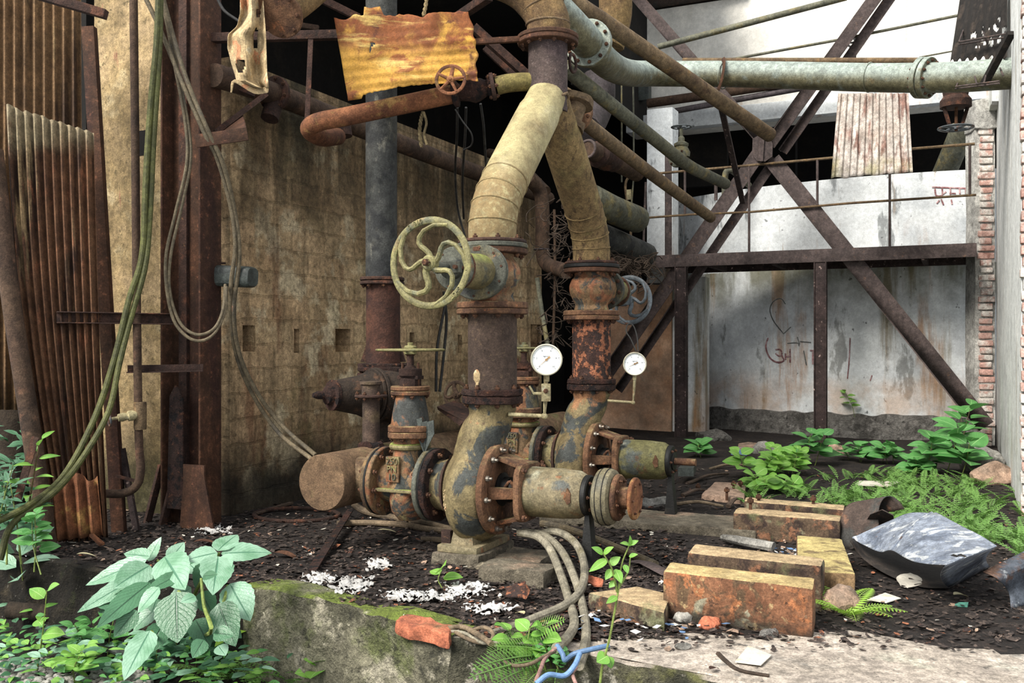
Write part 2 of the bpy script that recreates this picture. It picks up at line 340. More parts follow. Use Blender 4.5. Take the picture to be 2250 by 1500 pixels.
# sheets
sheet_left = M('sheet_left', '6f4a2c', [dict(c='39251b', s=2.6, t=(.47, .6), st=(1.6, 1.6, .35), k=.95, di=.5), dict(c='a58a5e', s=3.0, t=(.55, .66), st=(2, 2, .25), k=.85), dict(c='8a5230', s=20, t=(.55, .7), st=(1, 1, .4), k=.7), dict(c='a39472', s=5, t=(.3, .5), z=(2.02, 2.16), wob=.3, k=.7)], base2='55351f', bump=.25, rough=.8, rnd=False)
sheet_back = M('sheet_back', '7a5a36', [dict(c='3f2b1c', s=3, t=(.48, .64), st=(3, 3, .2), k=.9), dict(c='9a8250', s=5, t=(.55, .7), st=(2, 2, .15), k=.6)], base2='6d4e2c', bump=.25, rough=.8)
sheet_yellow = M('sheet_yellow', 'c8963f', sat=1.0, grime=.25, layers=[dict(c='7d4526', s=5.2, t=(.30, .48), z=(.22, .34), wob=.3, k=.95, di=1.0), dict(c='85482a', s=4.6, t=(.54, .62), k=.9, di=.8), dict(c='5a3020', s=7, t=(.58, .68), k=.9, di=.6), dict(c='d3b367', s=9, t=(.56, .7), st=(.35, .35, 2), k=.8)], base2='b98a40', bump=.3, rough=.7)
sheet_white = M('sheet_white', 'c2b6ac', [dict(c='7d5142', s=3.5, t=(.5, .62), st=(2.5, 2.5, .5), k=.9), dict(c='e0d9d0', s=6, t=(.55, .68), st=(3, 3, .3), k=.8), dict(c='a8a468', s=3, t=(.4, .6), z=(.35, .0), k=.6)], base2='a08e80', bump=.25, rough=.7)
sheet_dark = M('sheet_dark', '2a2522', [dict(c='453a32', s=6, t=(.5, .65), k=.8)], bump=.3, rough=.9)
sheet_blue = M('sheet_blue', '8d95a3', [dict(c='c9cdd0', s=9, t=(.54, .6), k=.9, di=.8), dict(c='5d6676', s=5, t=(.53, .62), k=.8), dict(c='d2d2cc', s=40, t=(.62, .68), k=.7), dict(c='6b5040', s=5, t=(.66, .72), k=.8)], base2='7b8494', bump=.2, rough=.55, metal=.1)
sheet_brown = M('sheet_brown', '51423a', [dict(c='3a3c3a', s=6, t=(.5, .62), k=.8), dict(c='74503a', s=11, t=(.58, .68), k=.8)], base2='41342e', bump=.3, rough=.8)
cloth_m = M('cloth_m', 'c7ac80', [dict(c='c07a48', s=7, t=(.56, .64), k=.9, di=.5), dict(c='8c7048', s=5, t=(.52, .7), st=(2, 2, .4), k=.7), dict(c='d8cba8', s=12, t=(.58, .7), k=.6)], base2='b39868', bump=.3, rough=.9)
# concrete, walls, ground
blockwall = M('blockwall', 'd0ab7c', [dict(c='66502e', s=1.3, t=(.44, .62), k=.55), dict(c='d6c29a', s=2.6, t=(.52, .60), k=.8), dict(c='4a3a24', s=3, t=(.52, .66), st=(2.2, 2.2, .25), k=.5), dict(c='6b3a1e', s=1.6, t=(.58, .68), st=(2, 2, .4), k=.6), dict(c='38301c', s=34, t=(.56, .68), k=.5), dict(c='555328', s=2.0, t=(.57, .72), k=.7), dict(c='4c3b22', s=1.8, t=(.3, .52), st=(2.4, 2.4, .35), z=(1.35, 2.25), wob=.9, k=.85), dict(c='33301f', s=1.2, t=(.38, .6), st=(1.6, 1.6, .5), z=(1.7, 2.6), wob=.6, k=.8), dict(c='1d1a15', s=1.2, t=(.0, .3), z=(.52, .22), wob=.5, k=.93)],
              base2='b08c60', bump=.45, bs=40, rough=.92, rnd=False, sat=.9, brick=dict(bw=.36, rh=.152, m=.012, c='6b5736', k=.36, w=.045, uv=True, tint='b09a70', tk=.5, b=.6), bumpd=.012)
pillar_m = M('pillar_m', 'ad9268', [dict(c='6a5632', s=1.6, t=(.44, .62), st=(1.5, 1.5, .6), k=.8), dict(c='ccb78c', s=3, t=(.55, .7), k=.7), dict(c='4f4428', s=30, t=(.57, .68), k=.7), dict(c='8a4a38', s=4, t=(.64, .7), st=(3, 3, .5), k=.7), dict(c='3a3a20', s=1.2, t=(.0, .3), z=(.55, .15), wob=.5, k=.85)], base2='9a8150', bump=.4, bs=50, rough=.92, rnd=False)
whitewall = M('whitewall', 'dcdfdf', [dict(c='aeb2b6', s=1.3, t=(.52, .72), k=.5), dict(c='7c6a40', s=1.7, t=(.52, .66), st=(2.6, 2.6, .22), k=.8), dict(c='a8743c', s=1.2, t=(.57, .68), st=(2.4, 2.4, .3), k=.75), dict(c='3c3d3e', s=14, t=(.65, .7), k=.8), dict(c='4c4a40', s=2.3, t=(.60, .66), st=(1.5, 1.5, .6), k=.6), dict(c='e2e4e4', s=2.4, t=(.56, .7), k=.6), dict(c='b07f48', s=2.0, t=(.35, .6), z=(.55, .30), wob=.35, k=.5), dict(c='605d3a', s=1.5, t=(.36, .56), st=(1.6, 1.6, .4), z=(1.15, 1.65), wob=.7, k=.8)], base2='d2d5d7', grime=.14, bump=.25, bs=40, rough=.9, rnd=False)
whitewall_up = M('whitewall_up', 'dcdfe0', [dict(c='8b9096', s=1.4, t=(.5, .7), k=.6), dict(c='5b5f60', s=3.0, t=(.58, .66), st=(1.6, 1.6, .5), k=.7), dict(c='b2783c', s=1.8, t=(.55, .68), st=(2.0, 2.0, .4), z=(.5, .1), wob=.4, k=.8), dict(c='3c3d3e', s=11, t=(.64, .69), k=.7), dict(c='9a7a50', s=2.6, t=(.6, .7), st=(3, 3, .3), k=.7)], base2='d4d8da', grime=.16, bump=.25, bs=40, rough=.9, rnd=False)
whitewall_top = M('whitewall_top', 'd9d4ca', [dict(c='b58a5c', s=1.2, t=(.58, .72), st=(4, 4, .12), k=.6), dict(c='bdb8ae', s=2, t=(.55, .75), k=.5)], base2='d2cec6', bump=.15, rough=.9, rnd=False, grime=.12)
terracotta = M('terracotta', 'd8ab88', grime=.2, layers=[dict(c='8a7764', s=2, t=(.5, .68), k=.6), dict(c='b07a50', s=3, t=(.55, .7), st=(2, 2, .4), k=.7), dict(c='b8a48c', s=3.5, t=(.6, .7), k=.6)], base2='c8946c', bump=.25, rough=.9)
plinthstone = M('plinthstone', '77736e', [dict(c='4b4844', s=5, t=(.5, .62), k=.85), dict(c='94908a', s=9, t=(.56, .68), k=.7), dict(c='3a3835', s=16, t=(.58, .66), k=.8)], base2='65615c', bump=.9, bs=26, rough=.95, bumpd=.04)
plaster_right = M('plaster_right', 'e6e7e4', [dict(c='b2aa98', s=2.4, t=(.55, .7), st=(2, 2, .3), k=.7), dict(c='767470', s=8, t=(.64, .7), k=.7), dict(c='8b9668', s=2, t=(.5, .7), z=(.6, .1), wob=.4, k=.5)], base2='d8dad8', grime=.25, bump=.3, bs=40, rough=.9)
brick_m = M('brick_m', 'c99e90', [dict(c='e3ddd4', s=5, t=(.42, .56), k=.9), dict(c='8f5c4c', s=9, t=(.58, .7), k=.7)], base2='ba8a7c', bump=.6, bs=50, rough=.92, grime=.35)
mortar_m = M('mortar_m', 'c9c6bf', [dict(c='8f8a82', s=9, t=(.55, .68), k=.7)], bump=.6, bs=60, rough=.95)
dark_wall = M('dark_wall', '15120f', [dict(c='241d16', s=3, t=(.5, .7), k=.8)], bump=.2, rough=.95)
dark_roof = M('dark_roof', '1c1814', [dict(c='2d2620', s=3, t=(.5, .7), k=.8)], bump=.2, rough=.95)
soil = M('soil', '261f1c', [dict(c='463a33', s=7, t=(.5, .66), k=.8), dict(c='1e1917', s=3, t=(.5, .66), k=.8), dict(c='5c4a3e', s=38, t=(.58, .68), k=.7), dict(c='70655c', s=70, t=(.64, .7), k=.6)], base2='302723', bump=.9, bs=60, rough=.95, rnd=False, bumpd=.03)
soil_low = M('soil_low', '262119', [dict(c='3f3626', s=7, t=(.5, .66), k=.8), dict(c='3c4420', s=4, t=(.58, .7), k=.7), dict(c='8a857c', s=50, t=(.64, .7), k=.7)], base2='1d1913', bump=.9, bs=50, rough=.95, bumpd=.03)
slab_m = M('slab_m', 'b5a799', [dict(c='8b8278', s=3, t=(.52, .68), k=.7), dict(c='4d4844', s=16, t=(.6, .68), k=.85), dict(c='c7beb2', s=4, t=(.56, .7), k=.7), dict(c='3c3836', s=60, t=(.64, .69), k=.8), dict(c='98977a', s=2, t=(.55, .7), k=.5)], base2='a39687', grime=.45, bump=.5, bs=50, rough=.92, rnd=False)
kerb_m = M('kerb_m', '7d7862', [dict(c='3f3e2e', s=3, t=(.47, .6), k=.9), dict(c='a8a08a', s=6, t=(.53, .63), k=.9), dict(c='59632a', s=3.5, t=(.5, .62), k=.7), dict(c='6b7a22', s=3, t=(.36, .52), up=(.3, .75), k=.95), dict(c='2c2b24', s=18, t=(.57, .66), k=.7), dict(c='b0a994', s=26, t=(.64, .7), k=.7)], base2='565243', bump=.9, bs=34, rough=.95, bumpd=.03)
plinth_m = M('plinth_m', '6f6656', [dict(c='4b4438', s=6, t=(.5, .64), k=.8), dict(c='8c8068', s=8, t=(.56, .68), k=.7), dict(c='a8846a', s=5, t=(.5, .7), up=(.3, .9), k=.5)], base2='5c5446', bump=.7, bs=40, rough=.95, bumpd=.02)
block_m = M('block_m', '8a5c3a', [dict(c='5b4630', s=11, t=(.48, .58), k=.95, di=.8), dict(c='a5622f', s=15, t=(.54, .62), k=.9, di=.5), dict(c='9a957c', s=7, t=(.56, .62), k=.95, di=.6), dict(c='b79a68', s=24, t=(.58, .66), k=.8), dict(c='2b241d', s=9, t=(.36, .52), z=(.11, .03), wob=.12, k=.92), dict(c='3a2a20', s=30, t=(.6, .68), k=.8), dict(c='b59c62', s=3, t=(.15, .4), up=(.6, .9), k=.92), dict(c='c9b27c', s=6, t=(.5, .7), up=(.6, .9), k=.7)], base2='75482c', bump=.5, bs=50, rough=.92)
block_dark = M('block_dark', '63503c', [dict(c='3a2c26', s=12, t=(.46, .58), k=.95, di=.7), dict(c='8a5a3a', s=14, t=(.55, .64), k=.85), dict(c='8a8668', s=9, t=(.55, .64), k=.8), dict(c='b59a70', s=3, t=(.15, .4), up=(.6, .9), k=.92), dict(c='6b7048', s=5, t=(.55, .66), k=.6)], base2='4d382c', bump=.6, bs=50, rough=.92)
block_yel = M('block_yel', '8a6c48', [dict(c='b8a462', s=2, t=(.15, .4), up=(.6, .9), k=.92), dict(c='cdb88a', s=4, t=(.5, .7), up=(.6, .9), k=.7), dict(c='5b4630', s=8, t=(.5, .62), k=.8)], base2='75553c', bump=.4, bs=50, rough=.92)
slab_edge = M('slab_edge', '5e5a48', [dict(c='38372a', s=5, t=(.48, .6), k=.9), dict(c='6b6a3a', s=4, t=(.52, .64), k=.8), dict(c='a8a090', s=14, t=(.58, .66), k=.8), dict(c='b5a799', s=2, t=(.02, .1), up=(.55, .85), k=.95)], base2='4d4a3c', bump=.9, bs=34, rough=.95, bumpd=.03)
orange_brick = M('orange_brick', 'a85a38', [dict(c='8a4630', s=12, t=(.5, .65), k=.7), dict(c='6b5a3c', s=6, t=(.5, .65), up=(.5, .9), k=.8)], base2='c26434', bump=.8, bs=40, rough=.95)
# small things
flake_m = M('flake_m', '332b27', [dict(c='6b5a50', s=40, t=(.52, .6), k=.8), dict(c='241d1b', s=30, t=(.5, .6), k=.8), dict(c='8b7a6a', s=90, t=(.62, .7), k=.6)], base2='443831', bump=.3, rough=.85)
white_m = M('white_m', 'c6c3bf', grime=.2, layers=[dict(c='8c8680', s=20, t=(.55, .65), k=.7)], bump=.4, rough=.9)
paper_m = M('paper_m', 'd8d0c0', grime=.15, layers=[dict(c='b09a78', s=9, t=(.55, .7), k=.7)], bump=.1, rough=.9)
wood_m = M('wood_m', '5c4a3c', [dict(c='3b2e26', s=8, t=(.5, .65), k=.8)], bump=.4, rough=.9)
stone_m = M('stone_m', 'a09c94', [dict(c='5f5c56', s=7, t=(.52, .62), k=.8), dict(c='c4c0b8', s=14, t=(.58, .68), k=.7)], bump=.6, bs=30, rough=.9)
stone_pink = M('stone_pink', 'b09078', [dict(c='7b6858', s=7, t=(.52, .64), k=.8)], bump=.6, bs=30, rough=.9)
pebble_m = M('pebble_m', 'a8a49c', [dict(c='6b675f', s=9, t=(.5, .65), k=.7)], bump=.2, rough=.85)
cable_green = M('cable_green', '575828', [dict(c='434424', s=6, t=(.52, .68), k=.7)], base2='4d4e26', bump=.15, rough=.65)
cable_grey = M('cable_grey', '6e6048', [dict(c='4b463e', s=6, t=(.5, .68), k=.7), dict(c='9a6848', s=3, t=(.62, .68), k=.8)], base2='5a4f3a', bump=.15, rough=.7)
cable_pale = M('cable_pale', '8f8774', [dict(c='5f5a4e', s=5, t=(.52, .66), k=.8), dict(c='6b6240', s=8, t=(.55, .7), k=.6)], base2='7d7664', bump=.15, rough=.65)
cable_black = M('cable_black', '3a3836', [dict(c='5a564e', s=8, t=(.55, .7), k=.6)], bump=.15, rough=.6)
cable_brown = M('cable_brown', '7b6850', [dict(c='55483a', s=6, t=(.5, .66), k=.8)], bump=.2, rough=.8)
wire_blue = M('wire_blue', '5f84b0', grime=.2, rough=.5, bump=.05)
wire_pink = M('wire_pink', 'b5877c', rough=.5, bump=.05)
rope_m = M('rope_m', 'a08a5e', [dict(c='6b5a3c', s=30, t=(.5, .65), k=.7)], bump=.6, bs=200, rough=.95)
lamp_m = M('lamp_m', '4f5550', [dict(c='3a3d3c', s=6, t=(.5, .65), k=.7)], bump=.2, rough=.5)
twig_m = M('twig_m', '4f4034', [dict(c='33291f', s=10, t=(.5, .65), k=.7)], bump=.3, rough=.9)
bark_m = M('bark_m', '3a2f24', [dict(c='241d16', s=5, t=(.5, .65), st=(2, 2, .4), k=.8)], bump=.8, bs=20, rough=.95)
red_paint = M('red_paint', 'a0686a', [dict(c='c8a8a8', s=14, t=(.45, .6), k=.85)], bump=.1, rough=.9)
grey_paint = M('grey_paint', '7d7f7c', bump=.1, rough=.9)
stem_green = M('stem_green', '7d8f3a', bump=.1, rough=.6)
stem_brown = M('stem_brown', '6b5a34', bump=.1, rough=.8)
leaf_big = leafmat('leaf_big', '8fb198', '628c6c', '48755a', .30, .15)
leaf_mid = leafmat('leaf_mid', '5b9450', '437c3e', '7fae6c', .42, .25)
leaf_light = leafmat('leaf_light', '7fae4a', '629a3c', 'a5c878', .45, .3)
leaf_dark = leafmat('leaf_dark', '4b7856', '386042', '294c33', .34, .2)
leaf_fern = leafmat('leaf_fern', '6f9a48', '557f38', '86ac5e', .5, .3)
leaf_lime = leafmat('leaf_lime', '8fb83e', '78a430', 'b5d070', .5, .35)
leaf_dry = leafmat('leaf_dry', 'c9c09a', 'a08a5c', 'd8d0b0', .7, .2)
# ================================================================ SETTING
def fnoise(x, y, s=1.0): return noise.noise(Vector((x * s, y * s, 3.7)))
EDGE = [Vector((-3.6, 5.15, 0)), Vector((-2.6, 4.78, 0)), Vector((-1.9, 4.42, 0)), Vector((-1.15, 4.10, 0)), Vector((-.62, 3.74, 0)), Vector((-.22, 3.40, 0)), Vector((.31, 3.18, 0)), Vector((.70, 2.94, 0)), Vector((1.5, 2.45, 0))]
def edge_y(x):
    for a, b in zip(EDGE, EDGE[1:]):
        if a.x <= x <= b.x: return a.y + (b.y - a.y) * (x - a.x) / (b.x - a.x)
    return EDGE[0].y if x < EDGE[0].x else EDGE[-1].y
def floor_z(x, y):
    z = fnoise(x, y, 2.1) * .014 + fnoise(x, y, 7) * .006
    if x > .9 and y > 5.2: z += .03 * min(1, (y - 5.2) / 2)
    return z
# raised ground in front of the building, lower ground before the kerb
def plat():
    m = MB(); nx, ny = 180, 150
    def fn(a, b):
        x = -6.0 + a * 13.5; y0 = edge_y(x) + .02; y = y0 + (19.5 - y0) * (b ** 1.7)
        return Vector((x, y, floor_z(x, y) if b > 0 else 0))
    m.grid(fn, nx, ny); o = m.build('floor', soil, origin=(0, 0, 0)); o.data.materials.append(slab_m)
    # concrete apron at the front right
    for p in o.data.polygons:
        c = p.center
        lim = G(1330, 1395).y if c.x < .5 else 3.36 - .05 * fnoise(c.x, c.y, 3) + .0 * c.x
        lim = 3.40 + .10 * fnoise(c.x, 0, 2.5) + (.08 if c.x > .9 else 0) - max(0, c.x - 1.15) * .42
        if c.x > -.25 and c.y < lim: p.material_index = 1
    return struct(o)
plat()
m = MB(); m.grid(lambda a, b: Vector((-5.5 + a * 7.5, 1.2 + b * 5.0, -.36 + .03 * fnoise(a * 7.5, b * 5, 1.7) + .012 * fnoise(a * 7.5, b * 5, 9))), 70, 50)
struct(m.build('floor_lower', soil_low, origin=(0, 0, 0)))
# kerb wall that holds the platform, broken and mossy
def kerb(name, pts, w, h, top=0.012, mat=kerb_m, rough=(.012, 7, 3)):
    m = MB(); n = len(pts); fr = [Vector(p) for p in pts]; vs = []; fs = []
    K = 26
    line = cr(fr, K // max(1, n - 1))
    for i, p in enumerate(line):
        t = (line[min(i + 1, len(line) - 1)] - line[max(i - 1, 0)]).normalized(); nrm = Vector((-t.y, t.x, 0))
        if nrm.y < 0: nrm = -nrm
        e = .018 * fnoise(p.x, p.y, 6); zt = top + .015 * fnoise(p.x, p.y, 5)
        for k in range(5): vs.append(p - nrm * (.05 * (1 - k / 4) ** 2 + e * .5 + .02 * fnoise(p.x, k, 4)) + Z * (-h + (h + zt - .012) * k / 4))
        vs.append(p + nrm * (.018 + e) + Z * zt); vs.append(p + nrm * (w + e) + Z * (zt - .004)); vs.append(p + nrm * (w + .02) + Z * -h)
    q = 8
    for i in range(len(line) - 1):
        for j in range(q): fs.append((i * q + j, (i + 1) * q + j, (i + 1) * q + (j + 1) % q, i * q + (j + 1) % q))
    fs.append(tuple(range(q))); fs.append(tuple((len(line) - 1) * q + j for j in range(q))[::-1])
    m.add(vs, fs); return m.build(name, mat, rough=rough)
tag(kerb('kerb', EDGE[3:6], .15, .42), 'mossy broken concrete kerb wall holding the litter-covered ground beside the big-leaved plant', 'kerb', kind='structure')
tag(kerb('kerb', EDGE[5:], .05, .42, top=.004, mat=slab_edge), 'front edge of the pale concrete slab', 'kerb', kind='structure')
tag(kerb('earth_bank', EDGE[:4], .05, .40, top=-.01, mat=soil_low, rough=(.03, 5, 3)), 'dark earth bank behind the left plants', 'bank', kind='structure')
# ---- left wall of blocks, receding to the right, with putlog holes
WO = Vector((-1.737, 5.65, 0)); LW = Plane(WO, U); WTOP = 2.76
def left_wall():
    holes = [(533, 561, 714, 772), (646, 657, 722, 775), (737, 770, 722, 773), (900, 911, 730, 760), (1006, 1015, 735, 775), (1166, 1190, 712, 772)]
    hs = []
    for a, b, c, d in holes:
        s0, s1 = LW.s_of(a), LW.s_of(b); Y = WO.y + s0 * U.y
        hs.append((s0, s1, H + (CY - d) / F * Y, H + (CY - c) / F * Y))
    ss = sorted(set([.10, 4.72] + [x for h in hs for x in h[:2]] + [.4 * i for i in range(1, 12)])); zs = sorted(set([-.05, WTOP, .5, 1.6, 2.2] + [round(x, 4) for h in hs for x in h[2:]]))
    hs = [(a, b, round(c, 4), round(d, 4)) for a, b, c, d in hs]
    m = MB()
    def quad(pts, uv): m.add(pts, [(0, 1, 2, 3)], uv)
    W = lambda s, z, d=0: WO + U * s + Z * z - V * d
    for s0, s1 in zip(ss, ss[1:]):
        for z0, z1 in zip(zs, zs[1:]):
            if any(h[0] - 1e-6 <= s0 and s1 <= h[1] + 1e-6 and h[2] - 1e-6 <= z0 and z1 <= h[3] + 1e-6 for h in hs): continue
            quad([W(s0, z0), W(s1, z0), W(s1, z1), W(s0, z1)], [(s0 + .01, z0 + .01), (s1 + .01, z0 + .01), (s1 + .01, z1 + .01), (s0 + .01, z1 + .01)])
    for a, b, c, d in hs:
        for (p, q) in (((a, c), (b, c)), ((b, c), (b, d)), ((b, d), (a, d)), ((a, d), (a, c))):
            quad([W(*p), W(*q), W(q[0], q[1], .16), W(p[0], p[1], .16)], [(p[0] + .01, p[1] + .01), (q[0] + .01, q[1] + .01), (q[0] + .07, q[1] + .01), (p[0] + .07, p[1] + .01)])
        quad([W(a, c, .16), W(b, c, .16), W(b, d, .16), W(a, d, .16)], [(.3, .3)] * 4)
    D = .22
    quad([W(.10, WTOP), W(4.72, WTOP), W(4.72, WTOP, D), W(.10, WTOP, D)], [(.1, .1), (4, .1), (4, .2), (.1, .2)])
    quad([W(4.72, -.05), W(4.72, -.05, D), W(4.72, WTOP, D), W(4.72, WTOP)], [(.1, .1), (.3, .1), (.3, 2.7), (.1, 2.7)])
    quad([W(.10, -.05), W(.10, -.05, D), W(.10, WTOP, D), W(.10, WTOP)], [(.1, .1), (.3, .1), (.3, 2.7), (.1, 2.7)])
    quad([W(.10, -.05, D), W(4.72, -.05, D), W(4.72, WTOP, D), W(.10, WTOP, D)], [(.1, .1), (4.7, .1), (4.7, 2.7), (.1, 2.7)])
    o = m.build('wall_left', blockwall, origin=WO + Z * -.05); return struct(o)
left_wall()
# cream pier of blocks beyond the steel column
def pier():
    m = MB(); pl = Plane((-2.47, 5.95, 0), V)
    a, b = pl.xy(206, 0), pl.xy(362, 0)
    m.prism([a, b, b + U * .28, a + U * .28], Z * 3.75)
    struct(m.build('trim_1', pillar_m, bevel=.01))
    c = pl.at(303, 288); d = pl.at(327, 340)
    n = MB(); e = -U * .003
    n.prism([Vector((c.x, c.y, d.z)) + e, Vector((d.x, d.y, d.z)) + e, Vector((d.x, d.y, c.z)) + e, Vector((c.x, c.y, c.z)) + e], -U * .001)
    struct(n.build('trim_2', dark_wall))
pier()
# enclosing walls and roofs of the dark halls
def wallbox(name, a0, b0, a1, b1, z0, z1, mat): 
    m = MB(); p = [AB(a0, b0, z0), AB(a1, b0, z0), AB(a1, b1, z0), AB(a0, b1, z0)]; m.prism(p, Z * (z1 - z0)); return struct(m.build(name, mat))
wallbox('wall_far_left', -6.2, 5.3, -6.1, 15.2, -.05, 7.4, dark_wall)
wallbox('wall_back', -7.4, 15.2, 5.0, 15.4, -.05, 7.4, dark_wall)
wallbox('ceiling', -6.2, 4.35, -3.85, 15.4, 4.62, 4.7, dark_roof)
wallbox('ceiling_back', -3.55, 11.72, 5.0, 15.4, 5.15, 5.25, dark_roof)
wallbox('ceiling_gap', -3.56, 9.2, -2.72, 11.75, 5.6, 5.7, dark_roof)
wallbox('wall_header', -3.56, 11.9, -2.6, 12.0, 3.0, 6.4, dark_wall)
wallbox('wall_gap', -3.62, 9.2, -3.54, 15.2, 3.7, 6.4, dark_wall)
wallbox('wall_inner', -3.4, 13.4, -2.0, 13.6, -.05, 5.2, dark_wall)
# facade: post plane, tank, upper wall
FO = Vector((3.1, 9.6, 0)); FP = Plane(FO, V)                  # plane of the brace and walkway
FB = Plane(FO + U * .80, V)                                     # plane of the masonry behind it
UW = Plane(FO + U * 1.6, V)
def up(px, py, pl=UW): return pl.at(px, py)
def upper_wall():
    m = MB(); zb = 3.66
    a = UW.xy(1384, zb); b = UW.xy(2420, zb)
    m.prism([a, b, b + U * .28, a + U * .28], Z * (5.2 - zb)); struct(m.build('wall_upper', whitewall_top))
    n = MB(); n.prism([a - U * .16 + Z * .0, b - U * .16, b - U * .002, a - U * .002], Z * .2); struct(n.build('trim_3', whitewall_up, bevel=.01))
    e = MB(); c = UW.xy(1384, 5.12); d = UW.xy(1640, 5.5); c.z = d.z = 5.22; e.prism([c - U * .12, d - U * .12, d + U * .3, c + U * .3], Z * .07); struct(e.build('ceiling_eave', sheet_brown))
upper_wall()
TC = Vector((5.983, 14.10, 0)); TR = 4.5
def tank_pt(px, py):
    d = Vector(((px - CX) / F, 1, 0)); A = d.dot(d); B = -2 * d.dot(TC); Cc = TC.dot(TC) - TR * TR
    q = B * B - 4 * A * Cc; Y = (-B - math.sqrt(max(q, 0))) / (2 * A); return P(px, py, Y)
def tank():
    a0 = math.atan2(*(tank_pt(1490, 750) - TC).yx); a1 = math.atan2(*(tank_pt(2150, 750) - TC).yx) + .22
    def band(name, z0, z1, off, mat):
        m = MB(); n = 40; r0 = TR + off
        vs = []; fs = []
        for i in range(n + 1):
            a = a0 + (a1 - a0) * i / n; c = Vector((math.cos(a), math.sin(a), 0))
            vs += [TC + c * r0 + Z * z0, TC + c * r0 + Z * z1, TC + c * (r0 - .18) + Z * z1, TC + c * (r0 - .18) + Z * z0]
        for i in range(n):
            for j in range(4): fs.append((i * 4 + j, (i + 1) * 4 + j, (i + 1) * 4 + (j + 1) % 4, i * 4 + (j + 1) % 4))
        fs += [(0, 1, 2, 3), (n * 4, n * 4 + 3, n * 4 + 2, n * 4 + 1)]
        m.add(vs, fs); return struct(m.build(name, mat, sharp=50))
    band('wall_tank_lower', .2, 1.86, .0, whitewall); band('wall_tank_upper', 1.86, 2.81, .0, whitewall_up)
    return band
band = tank()
def plinth_wall():
    m = MB(); 
    def fn(a, b):
        px = 1478 + a * 690; p = tank_pt(max(px, 1480), 900) - U * (.05 + .09 * (1 - b))
        return Vector((p.x, p.y, -.03 + b * (.30 + .03 * fnoise(a * 14, 2, 1)))) + noise.noise_vector(Vector((a * 20, b * 3, 1))) * .03
    m.grid(fn, 90, 8)
    def cap(a, b):
        px = 1478 + a * 690; p = tank_pt(max(px, 1480), 900) - U * (.05 - .12 * b)
        return Vector((p.x, p.y, .265 + .03 * fnoise(a * 14, 2, 1) + .02 * b)) + noise.noise_vector(Vector((a * 20, 3, 1))) * .03 * (1 - b)
    m.grid(cap, 90, 2)
    return struct(m.build('baseboard_tank', plinthstone, sharp=60))
plinth_wall()
# white pier and terracotta panel at the left end of the facade, pale strip beside the tank
m = MB(); pl = Plane(FO + U * .62, V); a, b = pl.xy(1421, 1.72), pl.xy(1478, 1.72)
m.prism([a, b, b + U * .25, a + U * .25], Z * 2.0); struct(m.build('trim_4', whitewall_up, bevel=.01))
m = MB(); a, b = pl.xy(1302, -.02), pl.xy(1474, -.02); m.prism([a, b, b + U * .2, a + U * .2], Z * 1.72); struct(m.build('wall_terracotta', terracotta))
m = MB(); a, b = pl.xy(1475, -.02), pl.xy(1547, -.02); m.prism([a + U * .05, b + U * .05, b + U * .25, a + U * .25], Z * 1.8); struct(m.build('trim_5', whitewall))
# ---- right wall: long plaster wall towards the camera, broken brick return at its far end
RP = AB(.348, 8.45)                                           # somewhere on the plaster face
RWO = P(2190, 750, 9.36); RWO.z = 0
RW = Plane(RWO, U)
def right_wall():
    m = MB(); a = RWO + U * .1; b = RWO - U * 3.97
    m.prism([a, b, b + V * .24, a + V * .24], Z * 5.6); struct(m.build('wall_right', plaster_right, bevel=.008))
    # bricks in the near end of that wall
    n = MB(); e = RWO - U * 3.98; k = 0; z = .0
    while z < 5.4:
        n.box(e + V * .125 + Z * (z + .031) - U * .03 + V * R.uniform(-.008, .008), V, U, Z, .25, .11, .054); z += .068
    struct(n.build('trim_brick_near', brick_m, bevel=.006, rough=(.003, 30, 0)))
    n = MB(); n.box(e + V * .125 - U * .005 + Z * 2.7, V, U, Z, .235, .1, 5.4); struct(n.build('trim_mortar_near', mortar_m))
    # brick return
    A = P(2142, 750, 9.38); A.z = 0; B = RWO.copy(); d = (B - A); L = d.length; d.normalize(); nr = Vector((-d.y, d.x, 0))
    if nr.y < 0: nr = -nr
    top = 3.36; core = MB(); core.box(A + d * L / 2 + nr * .145 + Z * top / 2, d, nr, Z, L - .02, .25, top); struct(core.build('trim_mortar_far', mortar_m, rough=(.01, 9, 4)))
    cap = MB(); cap.box(A + d * L / 2 + nr * .13 + Z * (top - .08), d, nr, Z, L + .01, .3, .3); struct(cap.build('trim_cap', mortar_m, bevel=.02, rough=(.012, 8, 3)))
    n = MB(); z = .0; i = 0
    while z < top - .25:
        w = L * R.uniform(.5, .78); n.box(A + d * (L * .52 + R.uniform(-.006, .012)) + nr * (.06 + R.uniform(-.012, .008)) + Z * (z + .034), d, nr, Z, w, .12, .05 + R.uniform(0, .008)); z += .0715; i += 1
    struct(n.build('trim_brick_far', brick_m, bevel=.008, rough=(.004, 25, 1)))
    # broken plaster skin above the return
    s = MB(); s.prism([RWO - V * .0 + Z * 3.3, RWO - U * .5 + Z * 3.3, RWO - U * .5 + Z * 5.5, RWO - U * .2 + Z * 5.5], -V * .06)
    struct(s.build('trim_6', plaster_right, rough=(.02, 4, 3)))
right_wall()
